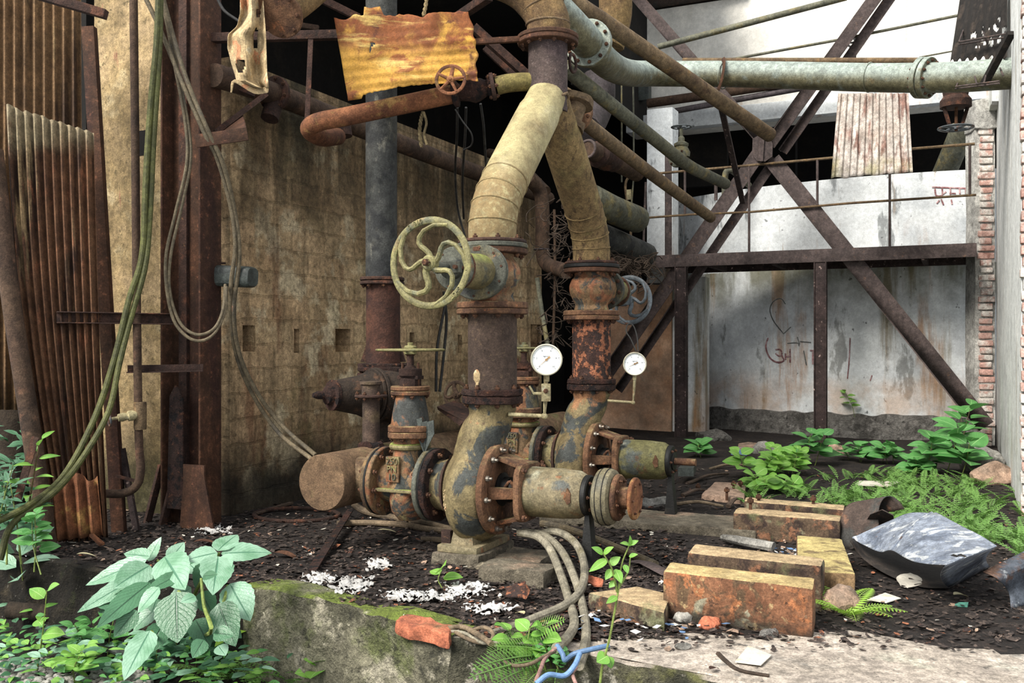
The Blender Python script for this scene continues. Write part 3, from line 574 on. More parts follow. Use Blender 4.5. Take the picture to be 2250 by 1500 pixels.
# front cladding frame behind the leaning sheet: upper corrugated sheet wall
def corr(p00, p10, p01, p11, waves, amp, nrm, nv=10, bend=None, cuts=None):
    """corrugated sheet between four corners; waves run along the first edge."""
    p00, p10, p01, p11 = map(Vector, (p00, p10, p01, p11)); m = MB(); nu = waves * 8
    def fn(a, b):
        if cuts: a, b = cuts(a, b)
        p = (p00 * (1 - a) + p10 * a) * (1 - b) + (p01 * (1 - a) + p11 * a) * b
        p = p + Vector(nrm) * amp * math.sin(a * waves * 2 * math.pi)
        if bend: p = p + bend(a, b)
        return p
    m.grid(fn, nu, nv); return m
def thick(o, t=.0012):
    md = o.modifiers.new('solid', 'SOLIDIFY'); md.thickness = t; md.offset = 0; return o
# ================================================================ LEFT SIDE
m = corr(P(-60, -60, 5.25), P(178, -60, 5.45), P(-60, 900, 5.25), P(182, 900, 5.45), 11, .017, (.3, -.95, 0), 12)
tag(thick(m.build('corrugated_sheet', sheet_back)), 'tall brown-yellow corrugated sheet hanging behind the leaning rusty sheet', 'metal sheet')
def sheet_lean():
    c = [P(14, 230, 5.0), P(206, 292, 5.12), P(128, 1190, 4.98), P(238, 1186, 5.12)]
    def bend(a, b): return Vector((.045 * math.sin(b * math.pi) * (1 - a) * -1.0, -.02 * math.sin(b * 3), .0)) + Vector((0, 0, .012 * noise.noise(Vector((a * 9, b * 2, 0))))) * (1 - b)
    m = corr(c[0], c[1], c[2], c[3], 10, .021, (.25, -.97, 0), 30, bend)
    tag(thick(m.build('corrugated_sheet', sheet_left)), 'rust-streaked corrugated sheet leaning upright at the left edge with a pale top', 'metal sheet')
sheet_lean()
m = corr(P(112, 1062, 4.93), P(214, 1040, 5.0), P(122, 1188, 4.93), P(226, 1176, 5.0), 4, .02, (.25, -.97, 0), 6, lambda a, b: Vector((0, 0, -.03 * math.sin(a * 9) * (1 - b))))
tag(thick(m.build('corrugated_scrap', pipe_warm)), 'short torn piece of orange corrugated sheet at the foot of the leaning sheet', 'metal sheet')
m = MB(); m.tube([P(-14, 330, 4.95), P(22, 640, 4.93), P(66, 930, 4.9), P(104, 1196, 4.88)], .046, 14, k=5)
tag(m.build('leaning_pole', pipe_brown), 'thick leaning brown pole at the left edge beside the corrugated sheet', 'pole')
m = MB(); m.bar(P(196, 60, 5.3), P(262, 1168, 5.3), .07, .05)
tag(m.build('steel_channel', rust_red, bevel=.004), 'dark brown upright channel between the corrugated sheets and the cream pier', 'steel post')
m = MB(); m.bar(P(268, 985, 5.32), P(300, 1165, 5.3), .03, .03); 
tag(m.build('timber_stake', steel_post), 'thin dark stake leaning at the foot of the cream pier', 'stake')
m = MB(); m.bar(P(20, -30, 4.9), P(233, 32, 4.9), .05, .045)
tag(m.build('roof_bar', rust_dark, bevel=.003), 'dark rusty bar jutting down across the top left corner', 'steel bar')
m = MB(); m.bar(P(38, 1100, 4.6), P(78, 960, 4.6), .035, .006)
tag(m.build('scrap_strip', rust_dark), 'short rusty strip leaning among weeds at the left edge', 'metal strip')
# I-shaped corner column
def column():
    o = P(414, 1155, 5.48); o.z = 0; t = T('steel_column', 'tall red-brown rusty steel column at the corner of the block wall', 'steel column', o)
    w = .30; m = MB(); h = 4.0
    for s in (-1, 1): m.box(o + V * s * (w / 2 - .008) + U * .02 + Z * h / 2, V, U, Z, .014, .17, h)
    m.box(o + Z * h / 2 + U * .03, V, U, Z, w - .03, .012, h); m.build('shaft', rust_red, t, bevel=.003)
    g = MB(); g.box(o - V * .045 + U * .015 + Z * 2.0, V, U, Z, .06, .03, 4.0); g.build('stiffener', rust_dark, t, bevel=.003)
    b = MB(); f = -U * .09
    b.prism([o + V * .02 + f, o + V * .27 + f, o + V * .20 + Z * .30 + f, o + V * .20 + Z * .36 + f, o + V * .045 + Z * .36 + f, o + V * .045 + Z * .25 + f], U * .014)
    b.build('base_plate', rust_red, t, bevel=.003)
    for s in (-.22, -.10): 
        q = MB(); q.prism([o + V * (s - .05) + f * .9, o + V * (s - .03) + f * .9, o + V * (s + .05) + Z * .34 + f * .5, o + V * (s + .03) + Z * .34 + f * .5], U * .05); q.build('gusset', rust_dark, t, bevel=.002)
    p = MB(); p.prism([o + V * a + Z * b - U * .075 for a, b in ((-.09, .10), (.03, .10), (.03, .72), (.0, .78), (-.03, .80), (-.07, .74))], U * .01); p.build('patch_plate', rust_flaky, t)
column()
def two_bar(name, label, cat, a, b, w, h, mat, **k):
    m = MB(); m.bar(a, b, w, h); return tag(m.build(name, mat, bevel=.004, **k), label, cat)
def chan():
    a, b = P(124, 697, 5.02), P(378, 701, 5.30); m = MB(); x, y, d = frame(b - a)
    m.bar(a, b, .008, .062)
    for s in (-1, 1): m.bar(a + y * s * .028 + x * .02 * -1, b + y * s * .028 - x * .02, .04, .006)
    tag(m.build('steel_channel', rust_dark, bevel=.002), 'horizontal rusty channel bar crossing the leaning corrugated sheet', 'steel bar')
chan()
m = MB(); a, b = P(279, 818, 5.22), P(446, 815, 5.3); m.angle(a, b, .042, .006)
tag(m.build('pipe_bracket', rust_dark, bevel=.001), 'short horizontal angle bracket holding the thin pipe to the steel column', 'bracket')
def shelf():
    t = T('cable_bracket', 'rusty angle bracket on the steel column with a diagonal stay', 'bracket', P(440, 320, 5.3))
    m = MB(); m.bar(P(430, 310, 5.2), P(544, 294, 5.22), .01, .072); m.build('cross_bar', rust_red, t, bevel=.002)
    m = MB(); m.prism([P(470, 300, 5.4), P(540, 283, 5.23), P(532, 252, 5.5)], Vector((.004, .006, .0))); m.build('web_plate', rust_red, t)
    m = MB(); m.bar(P(474, 290, 5.4), P(585, 206, 5.55), .03, .03); m.build('stay', rust_dark, t)
    m = MB(); m.bar(P(474, 172, 5.5), P(560, 208, 5.6), .03, .03); m.build('stay', rust_dark, t)
shelf()
def lamp():
    t = T('wall_lamp', 'grey boxy lamp on a rusty bracket beside the steel column', 'lamp', P(520, 625, 5.54))
    m = MB(); a, b = P(482, 606, 5.52), P(556, 609, 5.44); m.lathe([(.055, 0), (.062, .01), (.06, (b - a).length - .02), (.05, (b - a).length)], a, b - a, 20, pw=4, sc=(1, 1)); m.build('housing', lamp_m, t)
    m = MB(); m.bar(P(442, 578, 5.5), P(496, 578, 5.54), .05, .008); m.bar(P(440, 612, 5.5), P(488, 613, 5.54), .03, .006); m.build('bracket', rust_dark, t)
    m = MB(); m.box(P(468, 602, 5.56), V, U, Z, .045, .03, .05); m.build('clamp', rust_orange, t, bevel=.004)
    for i, px in enumerate((462, 478)): 
        m = MB(); m.tube([P(px, 586, 5.54), P(px, 566, 5.54)], .006, 6); m.build('bolt', rust_bolt, t)
lamp()
def thinpipe():
    t = T('water_pipe', 'thin rusty upright pipe with a small tap valve in front of the cream pier', 'pipe', P(305, 1085, 5.2))
    m = MB(); m.tube([P(293, -40, 5.2), P(297, 300, 5.2), P(301, 700, 5.2), P(305, 960, 5.2), P(309, 1030, 5.2), P(300, 1066, 5.2), P(272, 1083, 5.2), P(222, 1084, 5.15)], [.022] * 4 + [.023] * 4, 12, k=6); m.build('pipe', pipe_brown, t)
    m = MB(); m.lathe([(.032, -.075), (.034, -.065), (.034, .065), (.032, .075)], P(308, 913, 5.2), Z, 12); m.build('tee', pipe_rust, t)
    v = MB(); a = P(300, 911, 5.18); ax = P(240, 921, 5.1) - a; L = ax.length
    v.lathe([(.02, 0), (.028, .02), (.028, L * .3), (.018, L * .35), (.024, L * .5), (.02, L * .68), (.009, L * .7), (.009, L)], a, ax, 12); v.build('tap', brass_m, t)
    w = MB(); c = a + ax; w.torus(c, ax, .035, .006, 24, 6)
    x, y, _ = frame(ax)
    for i in range(3): d = x * math.cos(i * 2.09) + y * math.sin(i * 2.09); w.tube([c, c + d * .035], .004, 6)
    w.build('handwheel', wheel_grey, t)
    m = MB(); m.bar(P(255, 1045, 5.22), P(312, 1060, 5.22), .03, .012); m.build('support', rust_dark, t)
thinpipe()
def cable(label, pts, r, mat, name='cable', cat='cable', group=None, n=10, k=7):
    m = MB(); m.tube(pts, r, n, k=k); return tag(m.build(name, mat), label, cat, group)
cable('left one of the two green cables swooping from the roof to the weeds', [P(349, -40, 5.15), P(344, 90, 5.15), P(330, 240, 5.14), P(320, 400, 5.12), P(312, 560, 5.1), P(283, 660, 5.06), P(248, 800, 5.0), P(205, 925, 4.9), P(140, 1045, 4.75), P(60, 1112, 4.55), P(-40, 1160, 4.4)], .0165, cable_green)
cable('right one of the two green cables swooping from the roof to the weeds', [P(354, -40, 5.16), P(350, 120, 5.16), P(338, 300, 5.15), P(329, 480, 5.13), P(318, 590, 5.1), P(287, 700, 5.06), P(262, 800, 5.0), P(238, 905, 4.92), P(182, 1005, 4.8), P(120, 1080, 4.66), P(28, 1150, 4.5), P(0, 1230, 4.45)], .0155, cable_green)
cable('grey cable crossing the steel column diagonally, nearer the wall', [P(307, -30, 5.2), P(350, 60, 5.2), P(400, 180, 5.2), P(448, 290, 5.2), P(478, 350, 5.25), P(506, 450, 5.33), P(517, 540, 5.36), P(507, 640, 5.4), P(515, 760, 5.5), P(552, 860, 5.6), P(612, 950, 5.6), P(690, 1012, 5.35)], .0125, cable_grey)
cable('grey cable with rust marks crossing the steel column just above its twin', [P(352, -30, 5.21), P(378, 70, 5.21), P(412, 180, 5.2), P(456, 285, 5.2), P(490, 360, 5.25), P(514, 455, 5.34), P(526, 560, 5.38), P(514, 680, 5.42), P(527, 780, 5.5), P(570, 870, 5.58), P(625, 940, 5.6), P(694, 1000, 5.35)], .0125, cable_grey)
cable('outer looped cable hanging in front of the steel column', [P(360, 20, 5.24), P(385, 150, 5.24), P(407, 270, 5.22), P(410, 360, 5.2), P(385, 470, 5.2), P(365, 560, 5.2), P(367, 640, 5.2), P(385, 710, 5.2), P(425, 747, 5.2), P(465, 738, 5.24), P(492, 690, 5.3), P(498, 630, 5.36)], .009, cable_grey)
cable('inner looped cable hanging in front of the steel column', [P(365, 20, 5.25), P(392, 160, 5.25), P(413, 270, 5.23), P(419, 350, 5.21), P(400, 450, 5.21), P(375, 560, 5.21), P(373, 640, 5.21), P(395, 708, 5.21), P(432, 735, 5.21), P(470, 722, 5.25), P(490, 680, 5.3), P(495, 625, 5.37)], .009, cable_grey)
# ================================================================ OVERHEAD, LEFT
def cloth():
    prof = [(0, 528, 578), (40, 528, 580), (70, 521, 583), (88, 501, 584), (118, 500, 585), (150, 508, 586), (175, 516, 587), (190, 520, 589), (206, 566, 590)]
    def row(b):
        q = b * (len(prof) - 1); i = min(int(q), len(prof) - 2); f = q - i
        return [prof[i][k] * (1 - f) + prof[i + 1][k] * f for k in range(3)]
    m = MB()
    def fn(a, b):
        y, l, r = row(b); x = l + (r - l) * a; Y = 4.7 + .05 * math.sin(a * 9 + b * 2) + .05 * noise.noise(Vector((a * 3, b * 5, 2)))
        return P(x, y - 12, Y)
    m.grid(fn, 18, 30)
    # drop a few holes
    keep = []
    for f in m.f:
        c = sum((m.v[i] for i in f), Vector()) / 4; px = CX + c.x / c.y * F; py = CY - (c.z - H) / c.y * F
        if ((px - 562) / 6) ** 2 + ((py - 85) / 26) ** 2 < 1 or ((px - 567) / 4) ** 2 + ((py - 30) / 8) ** 2 < 1 or ((px - 528) / 10) ** 2 + ((py - 143) / 15) ** 2 < 1 or (px < 545 and py > 165 and (px - 500) < (py - 150) * .3): continue
        keep.append(f)
    m.f = keep
    o = m.build('torn_cloth', cloth_m); thick(o, .003)
    m = MB(); m.tube([P(508, 203, 4.7), P(516, 178, 4.7), P(560, 200, 4.72), P(588, 196, 4.7)], [.004, .02], 8, k=4, flat=.4); m.build('hem', cloth_m, o)
    return tag(o, 'torn cream cloth with orange stains hanging from above', 'cloth')
cloth()
def ysheet():
    # rusted yellow sheet, ragged edges
    def cuts(a, b): return a, b
    A, B, C, D = P(734, 40, 5.0), P(1030, 28, 5.08), P(765, 221, 5.0), P(1058, 190, 5.08)
    m = MB(); nu, nv = 60, 40
    def fn(a, b):
        e = noise.noise(Vector((a * 7, 5.1, 0))); e2 = noise.noise(Vector((a * 22, 8.1, 0)))
        top = -.02 + .10 * max(0, e) + .022 * e2 - (.10 if .22 < a < .36 else 0); bot = 1.0 - (.10 * max(0, math.sin(a * 3.1)) + .03 * abs(e2)) * (1 if a > .1 else .2) + (-.06 if a > .75 else 0)
        bb = top + (bot - top) * b; r = 1 + (.03 * noise.noise(Vector((bb * 8, 2.2, 0))) + .03 * bb * math.sin(bb * 5)) * (a > .8) * (a - .8) * 5
        p = (A * (1 - a * r) + B * a * r) * (1 - bb) + (C * (1 - a * r) + D * a * r) * bb
        return p + Vector((.2, -.98, 0)) * (.0045 * math.sin(bb * 11 * 2 * math.pi * .8) * (.1 + bb) + .02 * noise.noise(Vector((a * 3, bb * 3, 0))))
    m.grid(fn, nu, nv)
    keep = []
    for f in m.f:
        c = sum((m.v[i] for i in f), Vector()) / 4; px = CX + c.x / c.y * F; py = CY - (c.z - H) / c.y * F
        if abs((px - 816) + (py - 102) * .5) < 3.4 and abs(py - 102) < 9: continue
        keep.append(f)
    m.f = keep
    return tag(thick(m.build('rusted_sheet', sheet_yellow)), 'ragged yellow sheet of rusted iron hanging above the orange pipe', 'metal sheet')
ysheet()
def flange(name, parent, c, ax, r, h, mat, nb=8, br=None, bs=.011, bm=None, nn=28, ph=.2, both=True, pw=2.0, sc=(1, 1)):
    m = MB(); m.disc(c, ax, r, h, nn, pw=pw, sc=sc); o = m.build(name, mat, parent, rough=(.004, 36, 1) if mat is rust_flaky else None)
    if nb:
        a = Vector(ax).normalized(); x, y, _ = frame(a); br = br or r * .84
        for i in range(nb):
            t = ph + 2 * math.pi * i / nb; k = (abs(math.cos(t)) ** pw + abs(math.sin(t)) ** pw) ** (-1 / pw)
            p = Vector(c) + (x * math.cos(t) * sc[0] + y * math.sin(t) * sc[1]) * br * k
            inst(bolt_mesh(bs, h, both), 'bolt', o, mtx(p, a)); 
            ob = o.children[-1] if o.children else None
    return o
BM = {}
def bolt_mesh(s, h, both=True, mat=None):
    key = (round(s, 4), round(h, 4), both)
    if key in BM: return BM[key]
    m = MB(); m.lathe([(s * .5, -s * 1.5 if both else 0), (s * .5, h + s * 1.7)], (0, 0, 0), Z, 8); m.lathe([(s * .92, h + .0005), (s, h + .002), (s, h + s * .85), (s * .85, h + s)], (0, 0, 0), Z, 6)
    if both: m.lathe([(s * .85, -s), (s, -s * .85), (s, -.002), (s * .92, -.0005)], (0, 0, 0), Z, 6)
    me = m.mesh('bolt', Vector((0, 0, 0))); me.materials.append(rust_bolt); BM[key] = me; return me
def wheel(parent, c, ax, Rr, r, ns, mat, hub=.03, swirl=.0, boss=.05, name='handwheel', ref=None, flat=.75):
    m = MB(); m.torus(c, ax, Rr, r * (1.25 if Rr > .12 else 1), 56, 10, flat=flat * .8); o = m.build(name, mat, parent)
    x, y, a = frame(ax, ref)
    for i in range(ns):
        t = 2 * math.pi * i / ns + .15; pts = []
        for k in range(9):
            f = k / 8; rad = hub * .7 + (Rr - hub * .7) * f; an = t + swirl * (math.sin(f * math.pi * 1.0) * .9 - f * .35)
            pts.append(Vector(c) + (x * math.cos(an) + y * math.sin(an)) * rad)
        s = MB(); s.tube(pts, [r * 1.25, r * .95], 8, flat=.8); s.build('spoke', mat, o)
    h = MB(); h.lathe([(hub * .5, -boss * .5), (hub, -boss * .4), (hub, boss * .3), (hub * .8, boss * .45), (hub * .45, boss * .45), (hub * .45, boss * .7), (hub * .3, boss * .75)], c, ax, 20); h.build('hub', mat, o)
    return o
def opipe():
    t = T('steam_pipe', 'orange rusty pipe below the yellow sheet with a small hand valve at its right end', 'pipe', P(680, 300, 5.35))
    a, b = P(704, 268, 5.30), P(1002, 205, 5.22)
    m = MB(); m.tube([P(742, 300, 5.9), P(706, 302, 5.6), P(680, 284, 5.38), P(700, 268, 5.3), P(760, 256, 5.29), P(880, 231, 5.25), b], [.052] * 7, 16, k=6); m.build('pipe', pipe_warm, t)
    d = (b - a).normalized(); m = MB(); m.lathe([(.05, 0), (.075, .01), (.075, .03), (.045, .035), (.055, .08), (.07, .12), (.055, .17), (.04, .2), (.06, .205), (.06, .22)], P(993, 207, 5.22), P(1085, 190, 5.2) - P(993, 207, 5.22), 16); m.build('valve_body', rust_flaky, t, rough=(.006, 22, 1))
    flange('flange', t, P(1078, 191, 5.2), P(1100, 187, 5.2) - P(1078, 191, 5.2), .075, .022, rust_dark, 6)
    m = MB(); m.tube([P(1090, 189, 5.2), P(1115, 183, 5.2), P(1150, 180, 5.21), P(1185, 181, 5.22)], .05, 16, k=4); m.build('elbow', pipe_olive, t)
    c = P(990, 175, 5.0); ax = Vector((-.12, -.95, .12)); m = MB(); m.tube([c, P(1012, 196, 5.2)], .014, 10); m.build('stem', rust_dark, t)
    wheel(t, c, ax, .075, .0095, 5, pipe_warm, .02, 0, .03)
opipe()
def wpipe():
    pl = Plane(WO + V * .14, U); t = T('wall_pipe', 'long dark rusty pipe sloping along the top of the left block wall', 'pipe', pl.at(700, 270))
    pts = [pl.at(470, 165), pl.at(560, 192), pl.at(640, 221), pl.at(800, 284), pl.at(960, 347), pl.at(1110, 402), pl.at(1205, 436)]
    m = MB(); m.tube(pts, .068, 16, k=4); m.build('pipe', pipe_brown, t)
    d = (pts[2] - pts[1]).normalized(); flange('flange', t, pl.at(600, 205), d, .11, .03, rust_dark, 8)
    m = MB(); c = pl.at(604, 222); m.tube([c, c + Vector((-.02, -.05, -.12))], .055, 14); m.build('drain_stub', rust_dark, t)
    m = MB(); c = pl.at(722, 268); m.tube([c + V * .1, c + V * .12 - Z * .11], .06, 14); m.build('drain_stub', rust_dark, t)
wpipe()
two_bar('hanger_strap', 'flat brown strap hanging upright between the torn cloth and the yellow sheet', 'strap', P(683, 82, 5.4), P(674, 285, 5.36), .03, .008, rust_dark)
def toppipe():
    t = T('elbow_pipe', 'mustard-brown flanged pipe bend at the top edge right of the torn cloth', 'pipe', P(640, 60, 4.8))
    m = MB(); m.tube([P(612, 26, 4.75), P(650, 5, 4.85), P(700, -35, 5.0), P(760, -90, 5.2)], .085, 18, k=5); m.build('pipe', pipe_mustard, t)
    flange('flange', t, P(612, 30, 4.74), P(640, 8, 4.85) - P(612, 26, 4.75), .125, .022, rust_orange, 8)
toppipe()
def rope(label, pts, r=.007):
    m = MB(); base = cr(pts, 10)
    for k in range(2):
        q = []
        for i, p in enumerate(base):
            a = i * .9 + k * math.pi; q.append(p + Vector((math.cos(a) * r * .7, math.sin(a) * r * .7, 0)))
        m.tube(q, r, 6)
    return tag(m.build('rope', rope_m), label, 'rope')
def ropething():
    o = rope('frayed tan rope end dangling below the orange pipe', [P(930, 246, 5.24), P(925, 262, 5.24), P(922, 290, 5.24), P(926, 323, 5.24)])
    m = MB(); m.tube([P(931, 246, 5.23), P(937, 270, 5.22), P(932, 295, 5.22), P(938, 318, 5.22)], .007, 6, k=6); m.build('strand', rope_m, o)
    rope('short tan rope knotted at the top edge above the yellow sheet', [P(938, -30, 5.0), P(936, 8, 5.0), P(930, 35, 5.0)])
ropething()
# dim roof members and hanging wires
for i, (a, b, w, mt, lb) in enumerate([
    (P(462, 84, 5.46), P(770, 76, 5.40), .05, rust_dark, 'dark beam crossing behind the torn cloth'),
    (P(1000, 42, 6.0), P(1075, -8, 5.6), .05, rust_dark, 'thin brown angle rising to the top edge beside the yellow sheet'),
    (P(1040, 92, 5.12), P(1175, 84, 5.2), .03, rust_red, 'reddish bar between the yellow sheet and the upper flange'),
    (P(1040, 60, 6.8), P(1185, 190, 6.9), .06, rust_dark, 'dim rusty rafter sloping behind the upright pipe'),
    (P(1065, 105, 7.6), P(1160, 195, 7.6), .05, rust_dark, 'lower dim rafter sloping behind the upright pipe'),
    (P(690, -10, 6.8), P(790, 40, 6.8), .05, rust_dark, 'short dim rafter above the left end of the yellow sheet'),
    (P(700, 62, 7.6), P(560, 40, 7.6), .04, pipe_brown, 'dim roof bar behind the flanged pipe bend')]):
    two_bar('rafter', lb, 'steel bar', a, b, w, w, mt)
cable('thin dark wire curving down behind the torn cloth', [P(470, -20, 5.3), P(490, 20, 5.3), P(515, 40, 5.3), P(540, 55, 5.3)], .008, cable_black, 'wire', 'wire')
wl = Plane(WO + V * .06, U)
cable('leftmost of three thin wires hanging from the small valve pipe', [P(1005, 236, 5.9), P(1004, 300, 6.1), P(1000, 380, 6.6), P(1006, 460, 6.9), P(1022, 520, 7.0)], .008, cable_black, 'wire', 'wire')
cable('middle one of three thin wires hanging from the small valve pipe', [P(1024, 236, 5.9), P(1022, 300, 6.1), P(1016, 400, 6.6), P(1019, 480, 7.0)], .008, cable_black, 'wire', 'wire')
cable('rightmost of three thin wires hanging from the small valve pipe', [P(1056, 228, 5.8), P(1062, 270, 5.9), P(1066, 330, 6.1), P(1070, 396, 6.4)], .008, cable_black, 'wire', 'wire')
cable('looping thin wire between the hanging wires', [P(1000, 240, 5.9), P(1016, 266, 5.9), P(1036, 294, 5.9), P(1036, 318, 5.95), P(1018, 330, 6.0)], .005, cable_black, 'wire', 'wire')
cable('left one of two dark cables hanging down the block wall behind the front riser', [wl.at(985, 640), wl.at(972, 700), wl.at(960, 770), wl.at(958, 860)], .012, cable_black)
cable('right one of two dark cables hanging down the block wall behind the front riser', [wl.at(975, 640), wl.at(981, 700), wl.at(976, 770), wl.at(966, 860)], .012, cable_black)
# ================================================================ OVERHEAD, RIGHT
def dpipe(name, label, pts, r, mat, n=14, k=4, extra=None):
    t = T(name, label, 'pipe', pts[-1]); m = MB(); m.tube(pts, r, n, k=k); m.build('pipe', mat, t); 
    if extra: extra(t)
    return t
dpipe('diagonal_pipe', 'upper brown diagonal pipe running down to the gusset of the crossed bracing', [P(1190, -40, 6.7), P(1330, 50, 7.0), P(1500, 166, 7.5), P(1600, 235, 7.9), P(1692, 297, 8.3)], .062, pipe_rust)
def d2x(t):
    b = P(1497, 350, 8.55); flange('flange', t, P(1487, 346, 8.5), P(1510, 362, 8.65) - P(1487, 346, 8.5), .085, .03, pipe_grey, 6)
    m = MB(); m.lathe([(.075, 0), (.08, .04), (.055, .09), (.065, .1), (.065, .12), (.03, .14), (.03, .17), (.015, .19), (.015, .27)], P(1497, 345, 8.55), Z, 16); m.build('bonnet', pipe_grey, t)
    wheel(t, P(1497, 279, 8.55), Z, .085, .009, 5, wheel_grey, .02, .8, .03)
dpipe('diagonal_pipe', 'grey-green diagonal pipe with a small handwheel valve near its lower end', [P(1238, 146, 6.9), P(1340, 228, 7.4), P(1440, 307, 8.1), P(1510, 362, 8.6), P(1560, 388, 9.2), P(1594, 404, 9.6)], .055, pipe_grey, extra=d2x)
def d3x(t):
    a = P(1262, 250, 6.1); ax = P(1300, 282, 6.3) - a
    flange('flange', t, P(1262, 252, 6.08), ax, .12, .03, rust_orange, 8)
    m = MB(); m.lathe([(.075, -.22), (.10, -.2), (.10, -.16), (.06, -.14), (.085, -.06), (.07, 0)], a, ax, 16); m.build('check_valve', pipe_rust, t, rough=(.008, 16, 1))
dpipe('diagonal_pipe', 'lower tan diagonal pipe leading from the rusty clamp down to the bracing', [P(1266, 254, 6.1), P(1340, 312, 6.5), P(1450, 396, 7.4), P(1562, 478, 8.5)], .047, pipe_rust, extra=d3x)
def bigpipe():
    t = T('main_pipe', 'large pale grey-green flanged pipe crossing in front of the white upper wall', 'pipe', P(1800, 170, 7.9))
    pts = [P(1190, -10, 6.2), P(1240, 40, 6.3), P(1290, 92, 6.6), P(1335, 140, 7.3), P(1380, 160, 8.2), P(1450, 162, 8.6), P(1627, 163, 8.3), P(1891, 170, 7.65), P(2004, 171, 7.35), P(2110, 169, 7.1), P(2236, 160, 6.85)]
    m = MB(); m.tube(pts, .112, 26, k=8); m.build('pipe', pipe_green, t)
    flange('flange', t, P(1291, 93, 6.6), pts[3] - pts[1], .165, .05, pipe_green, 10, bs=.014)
    d = P(2046, 171, 7.25) - P(2020, 171, 7.32)
    flange('flange', t, P(2018, 171, 7.33), d, .155, .042, pipe_green, 12, bs=.012); flange('flange', t, P(2032, 171, 7.29), d, .155, .042, pipe_green, 12, bs=.012)
    for px, Y in ((1590, 8.36), (1910, 7.6)):
        m = MB(); d = P(px + 20, 168, Y - .05) - P(px, 168, Y); m.torus(P(px, 166 if px < 1700 else 170, Y), d, .113, .006, 28, 6); m.build('weld_seam', pipe_green, t)
bigpipe()
def strap():
    t = T('pipe_hanger', 'brown bent strap holding up the large grey-green pipe', 'hanger', P(1580, 280, 8.3))
    m = MB(); c = P(1582, 166, 8.36); pts = [c + Vector((math.sin(a) * .02, math.cos(a) * -.13, math.sin(a) * .13)) for a in [i * .32 - 1.7 for i in range(12)]]
    m.tube(pts, .03, 8, flat=.25, ref=(1, 0, 0)); m.build('strap', rust_red, t)
    m = MB(); m.bar(P(1578, 205, 8.25), P(1632, 445, 9.4), .05, .03); m.build('tail', steel_post, t)
strap()
def awning():
    t = T('awning', 'dark holed corrugated awning at the top right corner', 'awning', P(2150, 130, 7.6))
    A, B, C, D = P(2118, -60, 8.0), P(2214, -60, 7.0), P(2088, 136, 7.6), P(2212, 124, 6.8)
    m = corr(A, B, C, D, 7, .018, (0, -.4, 1), 40); rr = random.Random(3); keep = []
    for f in m.f:
        c = sum((m.v[i] for i in f), Vector()) / 4; px = CX + c.x / c.y * F; py = CY - (c.z - H) / c.y * F
        n = noise.noise(Vector((px * .11, py * .07, 4)))
        if 2133 < px < 2212 and 22 < py < 105 and n > .24 and (px - 2133) * .6 + 20 > 105 - py - 10: continue
        keep.append(f)
    m.f = keep; thick(m.build('sheet', sheet_dark, t))
    for a, b in ((P(2108, 92, 7.3), P(2222, 72, 6.7)), (P(2107, 98, 7.35), P(2222, 80, 6.75)), (P(2100, 190, 7.0), P(2196, 178, 6.6)), (P(2099, 195, 7.05), P(2196, 183, 6.65))):
        m = MB(); m.tube([a, b], .006, 6); m.build('chord', steel_brace, t)
    for a, b in ((P(2107, 92, 7.3), P(2130, 30, 8.0)), (P(2165, 84, 7.0), P(2152, 40, 7.8)), (P(2101, 190, 7.0), P(2122, 138, 7.2)), (P(2146, 184, 6.8), P(2134, 136, 7.2)), (P(2162, 182, 6.75), P(2176, 130, 7.0)), (P(2204, 166, 6.6), P(2193, 138, 7.0))):
        m = MB(); m.tube([a, b], .006, 6); m.build('strut', steel_brace, t)
    m = MB(); m.bar(P(2163, 184, 6.9), P(2222, 72, 6.5), .05, .035); m.build('brace', sheet_dark, t)
awning()
def undervalve():
    o = P(2095, 290, 8.4); t = T('gate_valve', 'dark valve hanging upside down under the large grey-green pipe', 'valve', o)
    m = MB(); m.lathe([(.13, 0), (.13, .06), (.10, .1), (.12, .2), (.12, .23)], P(2100, 236, 8.4), Z, 18); m.build('body', rust_dark, t)
    for s in (-1, 1): 
        m = MB(); m.bar(P(2100 + s * 27, 232, 8.4), P(2100 + s * 14, 274, 8.4), .022, .03); m.build('yoke_arm', rust_dark, t)
    m = MB(); m.tube([P(2101, 232, 8.4), P(2101, 288, 8.4)], .014, 8); m.build('stem', rust_orange, t)
    wheel(t, P(2100, 281, 8.4), Z, .135, .013, 4, wheel_grey, .03, .3, .03)
    m = MB(); m.tube([P(2116, 280, 10.3), P(2090, 345, 10.5), P(2062, 410, 10.8)], .125, 16, k=4)
    tag(m.build('drop_pipe', pipe_grey), 'thick grey pipe slanting into the dark opening behind the hanging handwheel', 'pipe')
undervalve()
m = MB(); c = UW.at(1887, 112) - U * .35
t = T('handwheel_valve', 'small black handwheel standing up above the large pipe before the white wall', 'valve', c - Z * .1)
wheel(t, c, Vector((-.3, -.9, .5)), .085, .012, 5, black_m, .02, .7, .03)
m.tube([c, c - Z * .16 + Vector((.01, .05, 0))], .012, 8); m.build('stem', black_m, t)
dpipe('thin_pipe', 'thin grey pipe crossing the white upper wall, slanting up to the right', [P(1446, 103, 9.6), P(1640, 52, 9.3), P(1860, -6, 9.0)], .03, pipe_grey, k=0)
dpipe('thin_pipe', 'thin brown pipe lying along the back of the large grey-green pipe', [P(1500, 134, 9.4), P(1760, 134, 9.0), P(2022, 134, 8.5)], .03, pipe_rust, k=0)
cable('upper thin rod crossing the white upper wall to the awning', [P(1570, 137, 10.2), P(1840, 88, 9.7), P(2115, 32, 9.2)], .014, pipe_grey, 'tie_rod', 'rod', k=0)
cable('short thin rod running from the pipe flange to the awning', [P(2020, 126, 9.6), P(2095, 112, 9.4)], .008, pipe_grey, 'tie_rod', 'rod', k=0)
